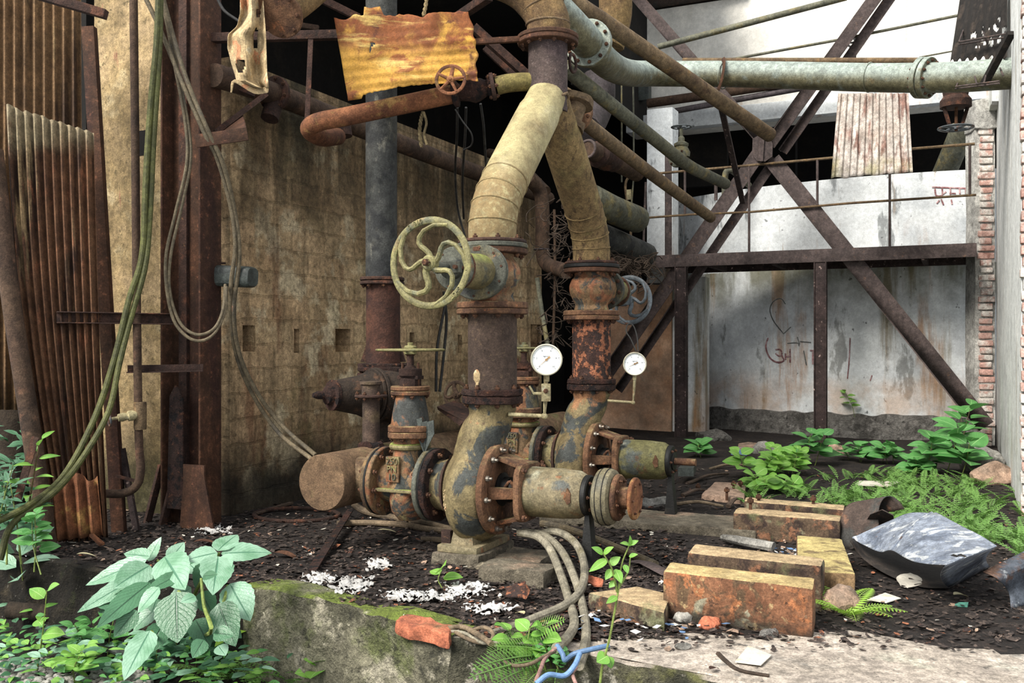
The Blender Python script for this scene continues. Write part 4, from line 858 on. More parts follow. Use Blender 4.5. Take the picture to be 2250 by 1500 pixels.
dpipe('service_pipe', 'black pipe running along the foot of the white upper wall', [UW.at(1445, 244) - U * .42, UW.at(1560, 228) - U * .42, UW.at(1740, 202) - U * .42], .055, pipe_brown, k=0)
dpipe('service_pipe', 'thin purple-grey pipe below the black pipe on the white upper wall', [UW.at(1445, 270) - U * .4, UW.at(1620, 238) - U * .4, UW.at(1850, 198) - U * .4], .035, pipe_purple, k=0)
# crossed bracing
def fp(px, py, off=0.0): return FP.at(px, py) + U * off
def bracing():
    t = T('cross_bracing', 'dark steel crossed bracing with a gusset node in front of the white tank', 'bracing', fp(1680, 330))
    def mem(a, b, w, off, name='diagonal', mat=steel_brace): 
        m = MB(); A, B = fp(*a, off), fp(*b, off); x, y, d = frame(B - A, U); m.angle(A, B, w, .012, ref=U, flip=1); return m.build(name, mat, t, bevel=.002)
    mem((1948, -40), (1690, 318), .13, .0); mem((1975, -40), (1716, 330), .10, .10)
    mem((1672, 330), (1298, 872), .15, .0); mem((1700, 345), (1352, 858), .10, .10)
    mem((1378, -30), (1672, 306), .12, .03); mem((1696, 350), (2166, 938), .165, .03)
    m = MB(); m.prism([fp(x, y, -.02) for x, y in ((1655, 306), (1672, 296), (1692, 300), (1699, 318), (1698, 345), (1682, 356), (1664, 354), (1654, 340))], -U * .012); m.build('gusset_plate', steel_brace, t)
    m = MB(); m.bar(fp(1676, 298, -.05), fp(1672, 356, -.05), .05, .03); m.build('gusset_rib', steel_brace, t)
bracing()
def walkway():
    t = T('walkway', 'steel walkway with a rusty edge channel along the white tank', 'walkway', fp(1760, 575))
    z0 = fp(1805, 575).z; a, b = FP.xy(1352, z0), FP.xy(2146, z0); m = MB()
    m.bar(a - U * .04 + Z * .06, b - U * .04 + Z * .06, .012, .13); m.bar(a - U * .01 + Z * .004, b - U * .01 + Z * .004, .06, .008); m.bar(a - U * .01 + Z * .12, b - U * .01 + Z * .12, .06, .008); m.build('edge_channel', steel_brace, t, bevel=.002)
    m = MB(); m.prism([a + U * .02 + Z * .085, b + U * .02 + Z * .085, b + U * .78 + Z * .085, a + U * .78 + Z * .085], Z * .02); m.build('deck', steel_post, t)
    for i, px in enumerate((1560, 1700, 1880, 2030)):
        c = FP.xy(px, z0 + .03); q = MB(); q.bar(c, c + U * .76, .05, .09); q.build('joist', steel_post, t)
    q = MB(); q.bar(a + U * .74 + Z * .03, b + U * .74 + Z * .03, .04, .1); q.build('joist', steel_post, t)
    for px in (1497, 1803):
        c = FP.xy(px, -.02); q = MB(); h = z0 + .02
        for s in (-1, 1): q.box(c + V * s * .055 + Z * h / 2, V, U, Z, .012, .1, h)
        q.box(c + Z * h / 2 - U * .03, V, U, Z, .10, .012, h); q.build('post', steel_post, t, bevel=.002)
walkway()
two_bar('steel_upright', 'dark steel upright standing before the white pier at the left end of the walkway', 'steel post', fp(1463, 588, .1), fp(1463, 330, .1), .07, .05, steel_brace)
def railing():
    t = T('railing', 'thin rusty handrail with posts above the walkway', 'railing', fp(1700, 555))
    m = MB(); m.tube([fp(1388, 570), fp(1384, 480), fp(1374, 412), fp(1384, 388), fp(1412, 384), fp(1640, 364), fp(1836, 346)], .014, 8, k=5); m.tube([fp(2004, 327), fp(2142, 316)], .014, 8); m.build('top_rail', pipe_rust, t)
    m = MB(); m.tube([fp(1385, 481), fp(1522, 471), fp(1645, 466), fp(1870, 446), fp(2145, 428)], .012, 8); m.build('mid_rail', pipe_rust, t)
    for px, a, b in ((1505, 376, 470), (1646, 362, 566), (1796, 349, 450), (1955, 330, 548), (2131, 318, 428), (1413, 400, 566)):
        m = MB(); m.tube([fp(px, b), fp(px - (px == 1413) * -6, a)], .013, 8); m.build('post', steel_brace, t)
    m = MB(); m.box(fp(1383, 428, -.02), V, U, Z, .05, .012, .11); m.build('tag_plate', brass_m, t)
railing()
m = MB(); m.tube([FB.at(1597, 450) - U * .1, FB.at(1597, 395) - U * .1, FB.at(1603, 378) - U * .1, FB.at(1616, 380) - U * .05, FB.at(1630, 395) + U * .4], .035, 12, k=5)
tag(m.build('vent_pipe', pipe_grey), 'grey goose-neck pipe rising above the tank rim', 'pipe')
m = MB(); m.tube([FB.at(1573, 440), FB.at(1573, 398)], .02, 8); tag(m.build('stub_pipe', steel_brace), 'short upright stub beside the goose-neck pipe', 'pipe')
def hsheet():
    m = corr(P(1842, 205, 8.9), P(1996, 205, 8.7), P(1826, 392, 8.75), P(2006, 378, 8.55), 11, .012, (.2, -.97, 0), 24, lambda a, b: Vector((0, 0, .02 * noise.noise(Vector((a * 8, 0, 0))) * b)))
    tag(thick(m.build('corrugated_sheet', sheet_white)), 'whitish rust-streaked corrugated sheet hanging below the large pipe', 'metal sheet')
hsheet()
def box():
    m = MB(); c = UW.at(1428, 210) - U * .3; m.box(c, V, U, Z, .19, .12, .28)
    tag(m.build('junction_box', lamp_m, bevel=.012), 'small grey box on the white wall left of the diagonal pipe', 'box')
box()
# dim pipework in the gap between block wall and facade
dpipe('bend_pipe', 'grey-purple pipe bend in the dark gap behind the riser', [P(1318, 160, 8.8), P(1318, 215, 8.8), P(1308, 250, 8.8), P(1290, 285, 8.6)], .14, pipe_purple, k=6)
dpipe('flanged_pipe', 'brown upright pipe above the bend in the dark gap at the top', [P(1350, -40, 8.6), P(1352, 30, 8.6), P(1335, 100, 8.6)], .15, pipe_mustard, k=4)
def stubx(t):
    m = MB(); a = P(1291, 327, 6.9); m.torus(a, P(1340, 350, 7.2) - a, .062, .01, 24, 8); m.build('rim', steel_brace, t)
    m = MB(); m.lathe([(.075, .14), (.10, .16), (.10, .2), (.08, .22), (.1, .3), (.085, .36), (.085, .42)], a, P(1340, 350, 7.2) - a, 18); m.build('joint', rust_dark, t, rough=(.008, 15, 1))
dpipe('stub_pipe', 'open-ended stub pipe pointing out of the dark gap right of the forked pipe', [P(1291, 327, 6.9), P(1345, 352, 7.25), P(1400, 380, 7.6)], .07, pipe_brown, k=0, extra=stubx)
def vertp(t):
    m = MB(); m.torus(P(1190, 548, 8.3), Z, .066, .006, 20, 6); m.build('weld_seam', pipe_purple, t)
dpipe('down_pipe', 'dark down pipe turning right beside the end of the block wall', [P(1162, 392, 8.2), P(1186, 420, 8.3), P(1192, 470, 8.3), P(1192, 548, 8.3), P(1202, 580, 8.2), P(1246, 596, 7.6)], .062, pipe_brown, k=5, extra=vertp)
dpipe('cross_pipe', 'dull rusty pipe reaching right past the end of the block wall', [P(1075, 336, 9.6), P(1130, 352, 9.2), P(1200, 420, 8.5)], .045, pipe_brown, k=4)
dpipe('tank_pipe', 'dim olive pipe lying in the dark gap behind the handrail end', [P(1300, 436, 8.6), P(1350, 462, 8.8), P(1400, 482, 9.2)], .13, pipe_grey, k=3)
dpipe('drain_pipe', 'wide black pipe in the dark gap below the olive pipe', [P(1280, 500, 9.0), P(1350, 530, 9.2), P(1420, 560, 9.8)], .12, pipe_black, k=3)
cable('thin upright conduit between the two risers', [P(1218, 460, 7.9), P(1220, 600, 7.9), P(1215, 760, 7.9), P(1216, 800, 7.9)], .011, pipe_brown, 'conduit', 'conduit', k=0)
cable('slanting grey conduit behind the front pressure gauge', [P(1180, 610, 7.6), P(1190, 680, 7.6), P(1205, 770, 7.4)], .018, pipe_grey, 'conduit', 'conduit', k=0)
cable('thin upright rod in the dark gap left of the handrail', [P(1391, 150, 9.0), P(1393, 380, 9.0), P(1386, 470, 9.0)], .008, pipe_grey, 'tie_rod', 'rod', k=0)
cable('second upright rod in the dark gap, left of the first', [P(1366, 180, 9.1), P(1366, 400, 9.1)], .008, pipe_grey, 'tie_rod', 'rod', k=0)
for i in range(5):
    x0, y0 = R.uniform(1215, 1290), R.uniform(430, 700); Y0 = R.uniform(7.2, 8.2)
    lb = ['highest', 'second', 'third', 'fourth', 'lowest'][i]
ys = sorted(R.uniform(430, 720) for _ in range(7))
m = MB()
for i in range(70):
    x0, y0, Y0 = R.uniform(1195, 1265), R.uniform(430, 760), R.uniform(7.0, 8.4); pts = [P(x0, y0, Y0)]
    for k in range(4): x0 += R.uniform(-26, 26); y0 += R.uniform(-20, 26); pts.append(P(x0, y0, Y0 + R.uniform(-.1, .1)))
    m.tube(pts, R.uniform(.002, .005), 5, k=3)
for i in range(130):
    x0, y0 = R.uniform(1340, 1430), R.uniform(560, 600); Y0 = R.uniform(8.6, 9.8); pts = [P(x0, y0, Y0)]
    for k in range(4): x0 += R.uniform(-22, 24); y0 += R.uniform(-14, 22); pts.append(P(x0, y0, Y0))
    m.tube(pts, R.uniform(.003, .007), 5, k=3)
tag(m.build('dry_twigs', twig_m), 'tangle of dry grey-brown twigs and roots around the second riser', 'twigs', kind='stuff')
# ================================================================ PUMPS, VALVES, RISERS
ZA = .35                                                     # height of the pump shafts
STEP = 1.373                                                 # spacing of the two sets along the wall
O1 = Vector((-.186, 4.6, 0)); RB1 = P(1082, 750, 4.6); RB1.z = 0
def remesh(o, v=.011, it=6):
    a = o.modifiers.new('remesh', 'REMESH'); a.mode = 'VOXEL'; a.voxel_size = v; a.use_smooth_shade = True
    b = o.modifiers.new('smooth', 'SMOOTH'); b.iterations = it; b.factor = .5; return o
def textmesh(s, size, ex):
    cu = bpy.data.curves.new('letters', 'FONT'); cu.body = s; cu.size = size; cu.extrude = ex; cu.align_x = 'CENTER'; cu.align_y = 'CENTER'
    o = bpy.data.objects.new('letters', cu); me = bpy.data.meshes.new_from_object(o)
    bpy.data.objects.remove(o); bpy.data.curves.remove(cu); return me
def text(s, size, ex, parent, name, o, right, upv, mat):
    me = textmesh(s, size, ex); me.materials.append(mat); x = Vector(right).normalized(); y = Vector(upv).normalized(); z = x.cross(y)
    m = Matrix((x, y, z)).transposed().to_4x4(); m.translation = Vector(o); return inst(me, name, parent, m)
def pump(O, label, coupled, leg_z0):
    A = O + Z * ZA; s = lambda d, u=0, z=0: A + V * d + U * u + Z * z
    t = T('centrifugal_pump', label, 'pump', O)
    RB = RB1 + (O - O1)
    m = MB()
    m.lathe([(.06, -.088), (.13, -.085), (.175, -.068), (.215, -.035), (.233, .0), (.230, .05), (.21, .09), (.195, .115), (.06, .12)], A - Z * .03, V, 40)
    m.tube([s(.02, .0, .0), s(.02, .0, .12), s(.035, .01, .23), RB * .85 + (O + V * .03) * .15 + Z * (ZA + .32), RB + Z * .765], [.115, .118, .112, .106, .118], 24, k=5)
    m.lathe([(.125, -.2), (.12, -.16), (.135, -.12), (.16, -.08)], A, V, 28)
    o = m.build('volute', paint_pump, t); remesh(o, .012, 5)
    if coupled:
        q = MB(); rr = random.Random(5)
        for i in range(13):
            th = rr.uniform(-.28, .22); f = rr.random(); c = s(-.066 + .03 * f, 0, -.03); dd = (-U * math.cos(th) + Z * math.sin(th)); q.ball(c + dd * (.176 + .037 * f), rr.uniform(.0025, .005), 6, 4, (1, 1, rr.uniform(.6, 2.6)))
        tag(q.build('paint_chips', cloth_m, o), None, None, kind='stuff')
    flange('suction_flange', t, s(-.207), V, .178, .03, rust_flaky, 8, .148, .014)
    m = MB(); m.lathe([(.12, -.18), (.118, -.14), (.15, -.10), (.17, -.085)], A, V, 28); m.build('suction_nozzle', rust_dark, t)
    flange('discharge_flange', t, RB + Z * .754, Z, .148, .036, rust_flaky, 8, .125, .013)
    # back cover with bright bolts
    m = MB(); m.lathe([(.19, .112), (.213, .12), (.213, .15), (.205, .156), (.17, .158), (.165, .15), (.07, .15)], A, V, 48); cv = m.build('cover', rust_orange, t)
    bme = MB(); bme.lathe([(.012, 0), (.0135, .003), (.0135, .013), (.0115, .016), (.007, .0165), (.007, .03), (.005, .032)], (0, 0, 0), Z, 8); bm_ = bme.mesh('nut', Vector()); bm_.materials.append(bright_bolt)
    x, y, a = frame(V)
    for i in range(12):
        th = i * 2 * math.pi / 12 + .13; inst(bm_, 'nut', cv, mtx(A + V * .156 + (x * math.cos(th) + y * math.sin(th)) * .19, V))
    # bearing bracket: two arms, open window, square flange
    m = MB()
    for zz in (-1, 1):
        m.prism([s(.15, -.06, zz * .165), s(.15, .09, zz * .165), s(.285, .075, zz * .128), s(.285, -.075, zz * .128)], Z * .022 * -zz)
    for uu in (-1, 1): m.prism([s(.15, uu * .15, -.03), s(.15, uu * .15, .03), s(.285, uu * .108, .025), s(.285, uu * .108, -.025)], U * .02 * -uu)
    m.build('bracket_arms', rust_orange, t, bevel=.006)
    m = MB(); m.lathe([(.130, .270), (.136, .276), (.136, .300), (.128, .306)], A, V, 32, pw=4.5, sc=(1.0, 1.0)); fq = m.build('bracket_flange', rust_orange, t)
    for i in range(4):
        th = math.pi / 4 + i * math.pi / 2; inst(bolt_mesh(.014, .03, False), 'bolt', fq, mtx(s(.277) + (x * math.cos(th) + y * math.sin(th)) * .152, V))
    m = MB(); m.lathe([(.075, .15), (.08, .16), (.06, .17), (.06, .2), (.045, .205), (.045, .24), (.062, .245), (.062, .275)], A, V, 18); m.build('gland', black_m, t)
    m = MB(); m.tube([s(.2, -.07, .02), s(.23, -.07, .05), s(.25, -.06, .0)], .008, 8, k=3); m.build('gland_bolt', rust_bolt, t)
    m = MB(); m.lathe([(.112, .3), (.116, .31), (.115, .46), (.108, .55), (.092, .578)], A, V, 36); bh = m.build('bearing_housing', paint_bear if coupled else paint_olive, t)
    q = MB(); q.prism([s(.53, -.06 - .045, .045), s(.545, -.06 - .042, .02), s(.545, -.06 - .042, -.02), s(.53, -.06 - .045, -.03), s(.515, -.06 - .05, .0)], -U * .012); q.build('lug', rust_orange, bh)
    m = MB(); m.disc(s(.575), V, .092, .03, 32, b=.006); m.lathe([(.05, .6), (.05, .612), (.03, .615)], A, V, 20); cap = m.build('bearing_cap', black_m, t)
    for i in range(6):
        th = i * math.pi / 3; inst(bolt_mesh(.009, .004, False), 'bolt', cap, mtx(s(.6) + (x * math.cos(th) + y * math.sin(th)) * .068, V))
    m = MB(); m.tube([s(.6), s(.76 if coupled else .74)], .021, 16); m.build('shaft', rust_orange, t)
    # feet
    m = MB()
    for uu in (-.085, .085):
        m.prism([s(-.035, uu - .035, -.16), s(.05, uu - .035, -.16), s(.075, uu - .055, -.275), s(-.06, uu - .055, -.275)], U * .09)
    m.prism([s(-.10, -.18, -.285), s(.11, -.18, -.285), s(.11, .18, -.285), s(-.10, .18, -.285)], Z * .035)
    m.build('foot', paint_bear, t, bevel=.008)
    for uu in (-.125, .125): 
        q = MB(); q.box(s(-.075, uu, -.235), V, U, Z, .05, .03, .09); q.build('foot_bolt', rust_dark, t, bevel=.004)
    m = MB(); m.prism([s(.585, -.03, -.06), s(.6, -.03, -.06), s(.63, -.05, -ZA + leg_z0), s(.565, -.05, -ZA + leg_z0)], U * .06); m.build('support_leg', black_m, t)
    if coupled:
        c = T('shaft_coupling', 'rubber-tyred shaft coupling with a rusty end disc on the front pump', 'coupling', s(.69))
        m = MB(); m.lathe([(.06, .638), (.105, .635), (.122, .645), (.128, .665), (.128, .69), (.122, .71), (.105, .72), (.06, .718)], A, V, 40); ty = m.build('tyre', coupling_m, c)
        for h in (.663, .692): q = MB(); q.torus(s(h), V, .128, .0022, 40, 6); q.build('groove_band', black_m, ty)
        m = MB(); m.lathe([(.085, .72), (.104, .724), (.104, .738), (.098, .744), (.05, .746), (.05, .785), (.035, .788)], A, V, 36); hb = m.build('hub_flange', rust_orange, c)
        for i in range(8):
            th = i * math.pi / 4 + .3; inst(bolt_mesh(.008, .004, False), 'bolt', hb, mtx(s(.742) + (x * math.cos(th) + y * math.sin(th)) * .08, V))
        m = MB(); m.lathe([(.03, .785), (.03, .802), (.090, .8), (.094, .804), (.094, .814), (.090, .818), (.05, .819)], A, V, 36); ed = m.build('end_disc', pipe_warm, c)
        for i in range(6):
            th = i * math.pi / 3; inst(bolt_mesh(.006, .002, False), 'bolt', ed, mtx(s(.817) + (x * math.cos(th) + y * math.sin(th)) * .07, V))
    return t
pump(O1, 'nearer rusty centrifugal pump with peeling blue-grey and tan paint, joined to the shaft coupling', True, .03)
pump(O1 + U * STEP, 'farther centrifugal pump with an olive bearing housing, behind the front pump', False, .03)
def suction_valve(C, label, full):
    t = T('gate_valve', label, 'valve', C); A = C + Z * ZA; c = lambda z: C + Z * z
    m = MB(); m.lathe([(.10, -.14), (.105, -.11), (.112, -.06), (.12, -.02), (.12, .02), (.112, .06), (.105, .10), (.10, .125)], A, V, 32)
    m.lathe([(.07, .17), (.115, .215), (.128, .27), (.128, .38), (.118, .44), (.105, .5), (.105, .575)], C, Z, 28, sc=(.72, 1.0), ref=U); b = m.build('body', paint_valve, t)
    q = MB(); q.box(A + U * 0 - Z * .025, V, U, Z, .245, .27, .016); q.build('rib', paint_yellow, b, bevel=.004); q = MB(); q.lathe([(.108, .518), (.118, .524), (.122, .534), (.118, .544), (.108, .55)], C, Z, 28, sc=(.8, 1.0), ref=U); q.build('neck_ring', paint_yellow, b)
    p = C - U * .128 + Z * .43 - V * .02; q = MB(); q.box(p, V, U, Z, .075, .02, .125); pl = q.build('cast_plate', paint_valve, t, bevel=.005)
    for i, w in enumerate(('250', 'PN', '10')): text(w, .045, .004, pl, 'lettering', p - U * .012 + Z * (.038 - i * .038), V, Z, paint_yellow)
    flange('flange', t, A - V * .158, V, .172, .026, paint_valve, 10, .145, .013); flange('flange', t, A + V * .108, V, .178, .026, plate_grey, 10, .148, .013)
    m = MB(); m.torus(A - V * .164, V, .166, .007, 44, 8); m.torus(A + V * .14, V, .17, .005, 44, 8); m.build('gasket', black_m, t)
    flange('bonnet_flange', t, c(.578), Z, .128, .03, rust_orange, 6, .108, .013, pw=4, sc=(.82, 1.05)); flange('bonnet_flange', t, c(.609), Z, .128, .03, rust_orange, 0, pw=4, sc=(.82, 1.05))
    m = MB(); m.lathe([(.108, .638), (.104, .66), (.098, .70), (.088, .745), (.078, .785)], C, Z, 28, sc=(.86, 1.0), ref=U); m.build('bonnet', paint_bonnet, t)
    flange('gland_flange', t, c(.785), Z, .098, .021, rust_orange, 4, .082, .012); flange('gland_flange', t, c(.808), Z, .098, .022, rust_orange, 0)
    m = MB(); m.lathe([(.055, .83), (.055, .862), (.05, .865), (.05, .87)], C, Z, 6); m.lathe([(.058, .88), (.058, .915), (.03, .918), (.024, .93), (.018, .93), (.018, 1.02)], C, Z, 18); m.box(c(.872), V, U, Z, .12, .06, .018); m.build('gland', rust_dark, t, bevel=.002)
    for sgn in (-1, 1): q = MB(); q.tube([c(.83) + V * sgn * .045, c(.945) + V * sgn * .045], .007, 8); q.build('gland_stud', rust_bolt, t)
    wheel(t, c(1.008), Z, .163, .0085, 5, wheel_paint, .032, .8, .05)
    m = MB(); m.lathe([(.02, .98), (.026, .985), (.026, 1.0)], C, Z, 6); m.build('stem_nut', rust_bolt, t)
    return t
CV = O1 - V * .352
suction_valve(CV, 'front rusty suction gate valve with an edge-on flat handwheel, beside the nearer pump', True)
suction_valve(CV + U * STEP, 'rear suction gate valve half hidden behind the front riser pipe', False)
def band_clip():
    t = T('bent_strip', 'bent grey metal strips standing up at the flange of the front gate valve', 'metal strip', CV + V * .12 + Z * .5); A = CV + V * .10 + Z * (ZA + .16) - U * .06
    for dx, l, tw in ((-.03, .17, .5), (.0, .155, -.3), (.035, .16, .25)):
        m = MB(); m.prism([A + V * .01, A + V * .018, A + V * (dx + .035) + Z * l * .6, A + V * (dx + .03) + Z * l, A + V * (dx - .005) + Z * (l - .01), A + V * (dx - .005) + Z * l * .6], U * .004 + V * .003 * tw); m.build('strip', lamp_m, t)
band_clip()
def header():
    t = T('suction_header', 'thick rusty suction header with a blank mossy end beside the front gate valve', 'pipe', CV - V * .39)
    A = CV - V * .39 + Z * ZA; m = MB()
    m.lathe([(.136, -.20), (.141, -.19), (.141, 0), (.141, 3.0)], A, U, 40); h = m.build('barrel', M('header_m', '7a5f42', [dict(c='5b4230', s=70, t=(.55, .7), k=.6), dict(c='8b7350', s=4, t=(.52, .7), k=.7), dict(c='5f6a34', s=3.2, t=(.53, .64), k=.6)], base2='6a5038', bump=.6, bs=170, rough=.92), t)
    for k, nm in ((0, ''), (STEP, '')):
        B = A + U * k; m = MB(); m.tube([B, B + V * .205], .112, 28); m.build('branch', pipe_rust, t); flange('branch_flange', t, B + V * .198, V, .168, .026, pipe_rust, 10, .145, .013)
    q = MB(); st = A + U * .24; q.tube([st + Z * .1, st + Z * .405], .047, 18); q.build('riser_stub', rust_riser, t)
    q = MB(); q.lathe([(.05, .13), (.075, .132), (.07, .15), (.05, .165)], st, Z, 16); q.build('weld_bead', rust_flaky, t, rough=(.012, 30, 1))
    flange('stub_flange', t, st + Z * .40, Z, .088, .016, rust_dark, 6, bs=.01)
    return st
ST = header()
def blockvalve():
    o = ST + Z * .416; t = T('angle_valve', 'dark rusty valve lying on its side with a pointed spindle, above the header', 'valve', o)
    m = MB(); m.lathe([(.05, 0), (.05, .05), (.06, .055), (.06, .07)], o, Z, 18); m.build('inlet_neck', rust_riser, t)
    c = P(868, 868, 5.45); ax = P(735, 868, 5.20) - c; L = ax.length
    m = MB(); m.lathe([(.09, -.10), (.125, -.06), (.14, .0), (.14, .08), (.135, .12)], c, ax, 28); m.ball(c - Vector((0, 0, .02)), .14, 20, 12); m.build('body', rust_black, t, rough=(.006, 12, 0))
    flange('bonnet_flange', t, c + ax.normalized() * .12, ax, .155, .022, rust_black, 8, bs=.012); flange('bonnet_flange', t, c + ax.normalized() * .145, ax, .15, .018, rust_black, 0)
    m = MB(); m.lathe([(.135, .165), (.13, .19), (.11, .24), (.085, L - .02), (.08, L)], c, ax, 26); m.build('bonnet', rust_black, t)
    m = MB(); m.lathe([(.085, L), (.085, L + .02), (.055, L + .025), (.05, L + .05), (.03, L + .06), (.022, L + .07), (.022, L + .1), (.012, L + .13)], c, ax, 14); m.build('spindle', rust_flaky, t)
    m = MB(); cc = P(845, 868, 5.52); m.tube([cc, cc + Z * .12], .11, 22); m.tube([cc, cc - Z * .35], .1, 22); m.build('neck', rust_black, t)
    flange('top_flange', t, P(845, 828, 5.55), Z, .155, .025, rust_flaky, 8, pw=3); flange('top_flange', t, P(845, 815, 5.55), Z, .15, .025, rust_flaky, 0, pw=3)
blockvalve()
def tallpipe():
    t = T('riser_pipe', 'tall blackened upright pipe with a red-rusty lower section near the block wall', 'pipe', P(842, 802, 5.6))
    m = MB(); m.tube([P(842, 806, 5.6), P(842, 622, 5.6)], .10, 26); m.build('lower_section', M('rust_tall', '54301f', [dict(c='7d4a30', s=12, t=(.55, .68), k=.8), dict(c='331e1a', s=6, t=(.5, .64), k=.9), dict(c='b08a70', s=16, t=(.66, .7), k=.7)], base2='3c231a', bump=.5, bs=70, rough=.85), t)
    for a in (792, 890): 
        q = MB(); q.prism([P(a, 795, 5.6), P(a + (12 if a < 840 else -12), 795, 5.6), P(806 if a < 840 else 876, 752, 5.6)], U * .012); q.build('rib', rust_dark, t)
    flange('base_flange', t, P(842, 806, 5.6), Z, .145, .022, rust_flaky, 0, pw=3)
    flange('flange', t, P(840, 626, 5.6), Z, .128, .02, rust_dark, 8, bs=.012, pw=2.6); flange('flange', t, P(840, 617, 5.6), Z, .128, .02, rust_dark, 0, pw=2.6)
    m = MB(); m.tube([P(838, 610, 5.6), P(838, 300, 5.6), P(838, -60, 5.6)], .092, 26); m.build('upper_section', pipe_black, t)
tallpipe()
def riser(RB, label, vlabel, bd, dist, wz, wR, wmat, spool, vmat):
    r = T('riser_spool', label, 'pipe', RB + Z * .83)
    m = MB(); m.tube([RB + Z * .82, RB + Z * 1.19], .118, 30); sp = m.build('spool', spool, r)
    flange('bottom_flange', r, RB + Z * .793, Z, .148, .03, rust_flaky, 8, .125, .013)
    if spool is rust_riser:
        q = MB(); c = RB + Z * .885 - V * .022 - U * .116; q.ball(c, .024, 12, 8, (.8, .5, 1.4)); q.tube([c - Z * .02, c - Z * .06], .009, 6); q.build('fungus', cloth_m, sp, rough=(.004, 60, 0))
    flange('top_flange', r, RB + Z * 1.18, Z, .172, .026, rust_orange, 8, .142, .014)
    t = T('riser_valve', vlabel, 'valve', RB + Z * 1.21); c = RB + Z * 1.375; bd = Vector(bd).normalized()
    flange('lower_flange', t, RB + Z * 1.208, Z, .172, .03, rust_orange, 0); flange('upper_flange', t, RB + Z * 1.468, Z, .17, .026, rust_red, 8, .142, .014)
    m = MB(); m.lathe([(.112, 1.235), (.098, 1.27), (.118, 1.31), (.135, 1.35), (.137, 1.39), (.12, 1.43), (.098, 1.45), (.11, 1.47)], RB, Z, 32); m.tube([c, c + bd * .13], .115, 28); remesh(m.build('body', vmat, t), .010, 4)
    bf = flange('bonnet_flange', t, c + bd * .135, bd, .135, .016, plate_grey, 10, .116, .012, sc=(1.12, .98)); flange('bonnet_flange', t, c + bd * .152, bd, .135, .016, plate_grey, 0, sc=(1.12, .98))
    x, y, a = frame(bd)
    m = MB(); m.lathe([(.098, .168), (.094, .2), (.09, .34), (.09, .36)], c, bd, 28, sc=(1.0, .86)); m.build('bonnet', paint_yellow, t)
    flange('gland_flange', t, c + bd * .36, bd, .098, .016, rust_red, 6, .084, .01); flange('gland_flange', t, c + bd * .377, bd, .098, .014, plate_grey, 0)
    m = MB(); m.lathe([(.05, .39), (.05, .43), (.03, .44), (.018, .45), (.018, dist)], c, bd, 16); m.box(c + bd * .445, x, y, bd, .13, .05, .022); m.build('gland', plate_grey, t, bevel=.002)
    for sgn in (-1, 1): q = MB(); q.tube([c + bd * .39 + x * sgn * .048, c + bd * .475 + x * sgn * .048], .009, 8); q.build('gland_stud', rust_bolt, t)
    wc = c + bd * dist; wc.z = wz; w = wheel(t, wc, bd, wR, .0125, 5, wmat, .033, 1.0, .05)
    m = MB(); m.lathe([(.016, .02), (.016, .045), (.012, .05)], wc, bd, 6); m.build('stem_nut', rust_bolt, t)
    return t, wc, w
T1, WC1, W1 = riser(RB1, 'front brown-rusty riser pipe between the nearer pump and its upright valve', 'front riser gate valve with a large spoked olive handwheel', -U, .60, 1.383, .182, wheel_paint, rust_riser, paint_valve)
T2, WC2, W2 = riser(RB1 + U * STEP, 'rear riser pipe with flaking orange rust above the farther pump', 'rear riser gate valve with a bluish-grey handwheel facing away', (.50, .865, 0), .58, 1.325, .15, wheel_grey, rust_peel, paint_valve)
# raised letters on the rim of the front wheel, heads outward
def rimtext(s, a0, step):
    x = V; y = Z
    for i, ch in enumerate(s):
        if ch == ' ': continue
        a = a0 - i * step; d = x * math.cos(a) + y * math.sin(a); rt = x * math.sin(a) - y * math.cos(a)
        text(ch, .026, .003, W1, 'lettering', WC1 - U * .0095 + d * .182, rt, d, wheel_paint)
rimtext('S 960', math.radians(122), .085); rimtext('SHUT', math.radians(-38), .085)
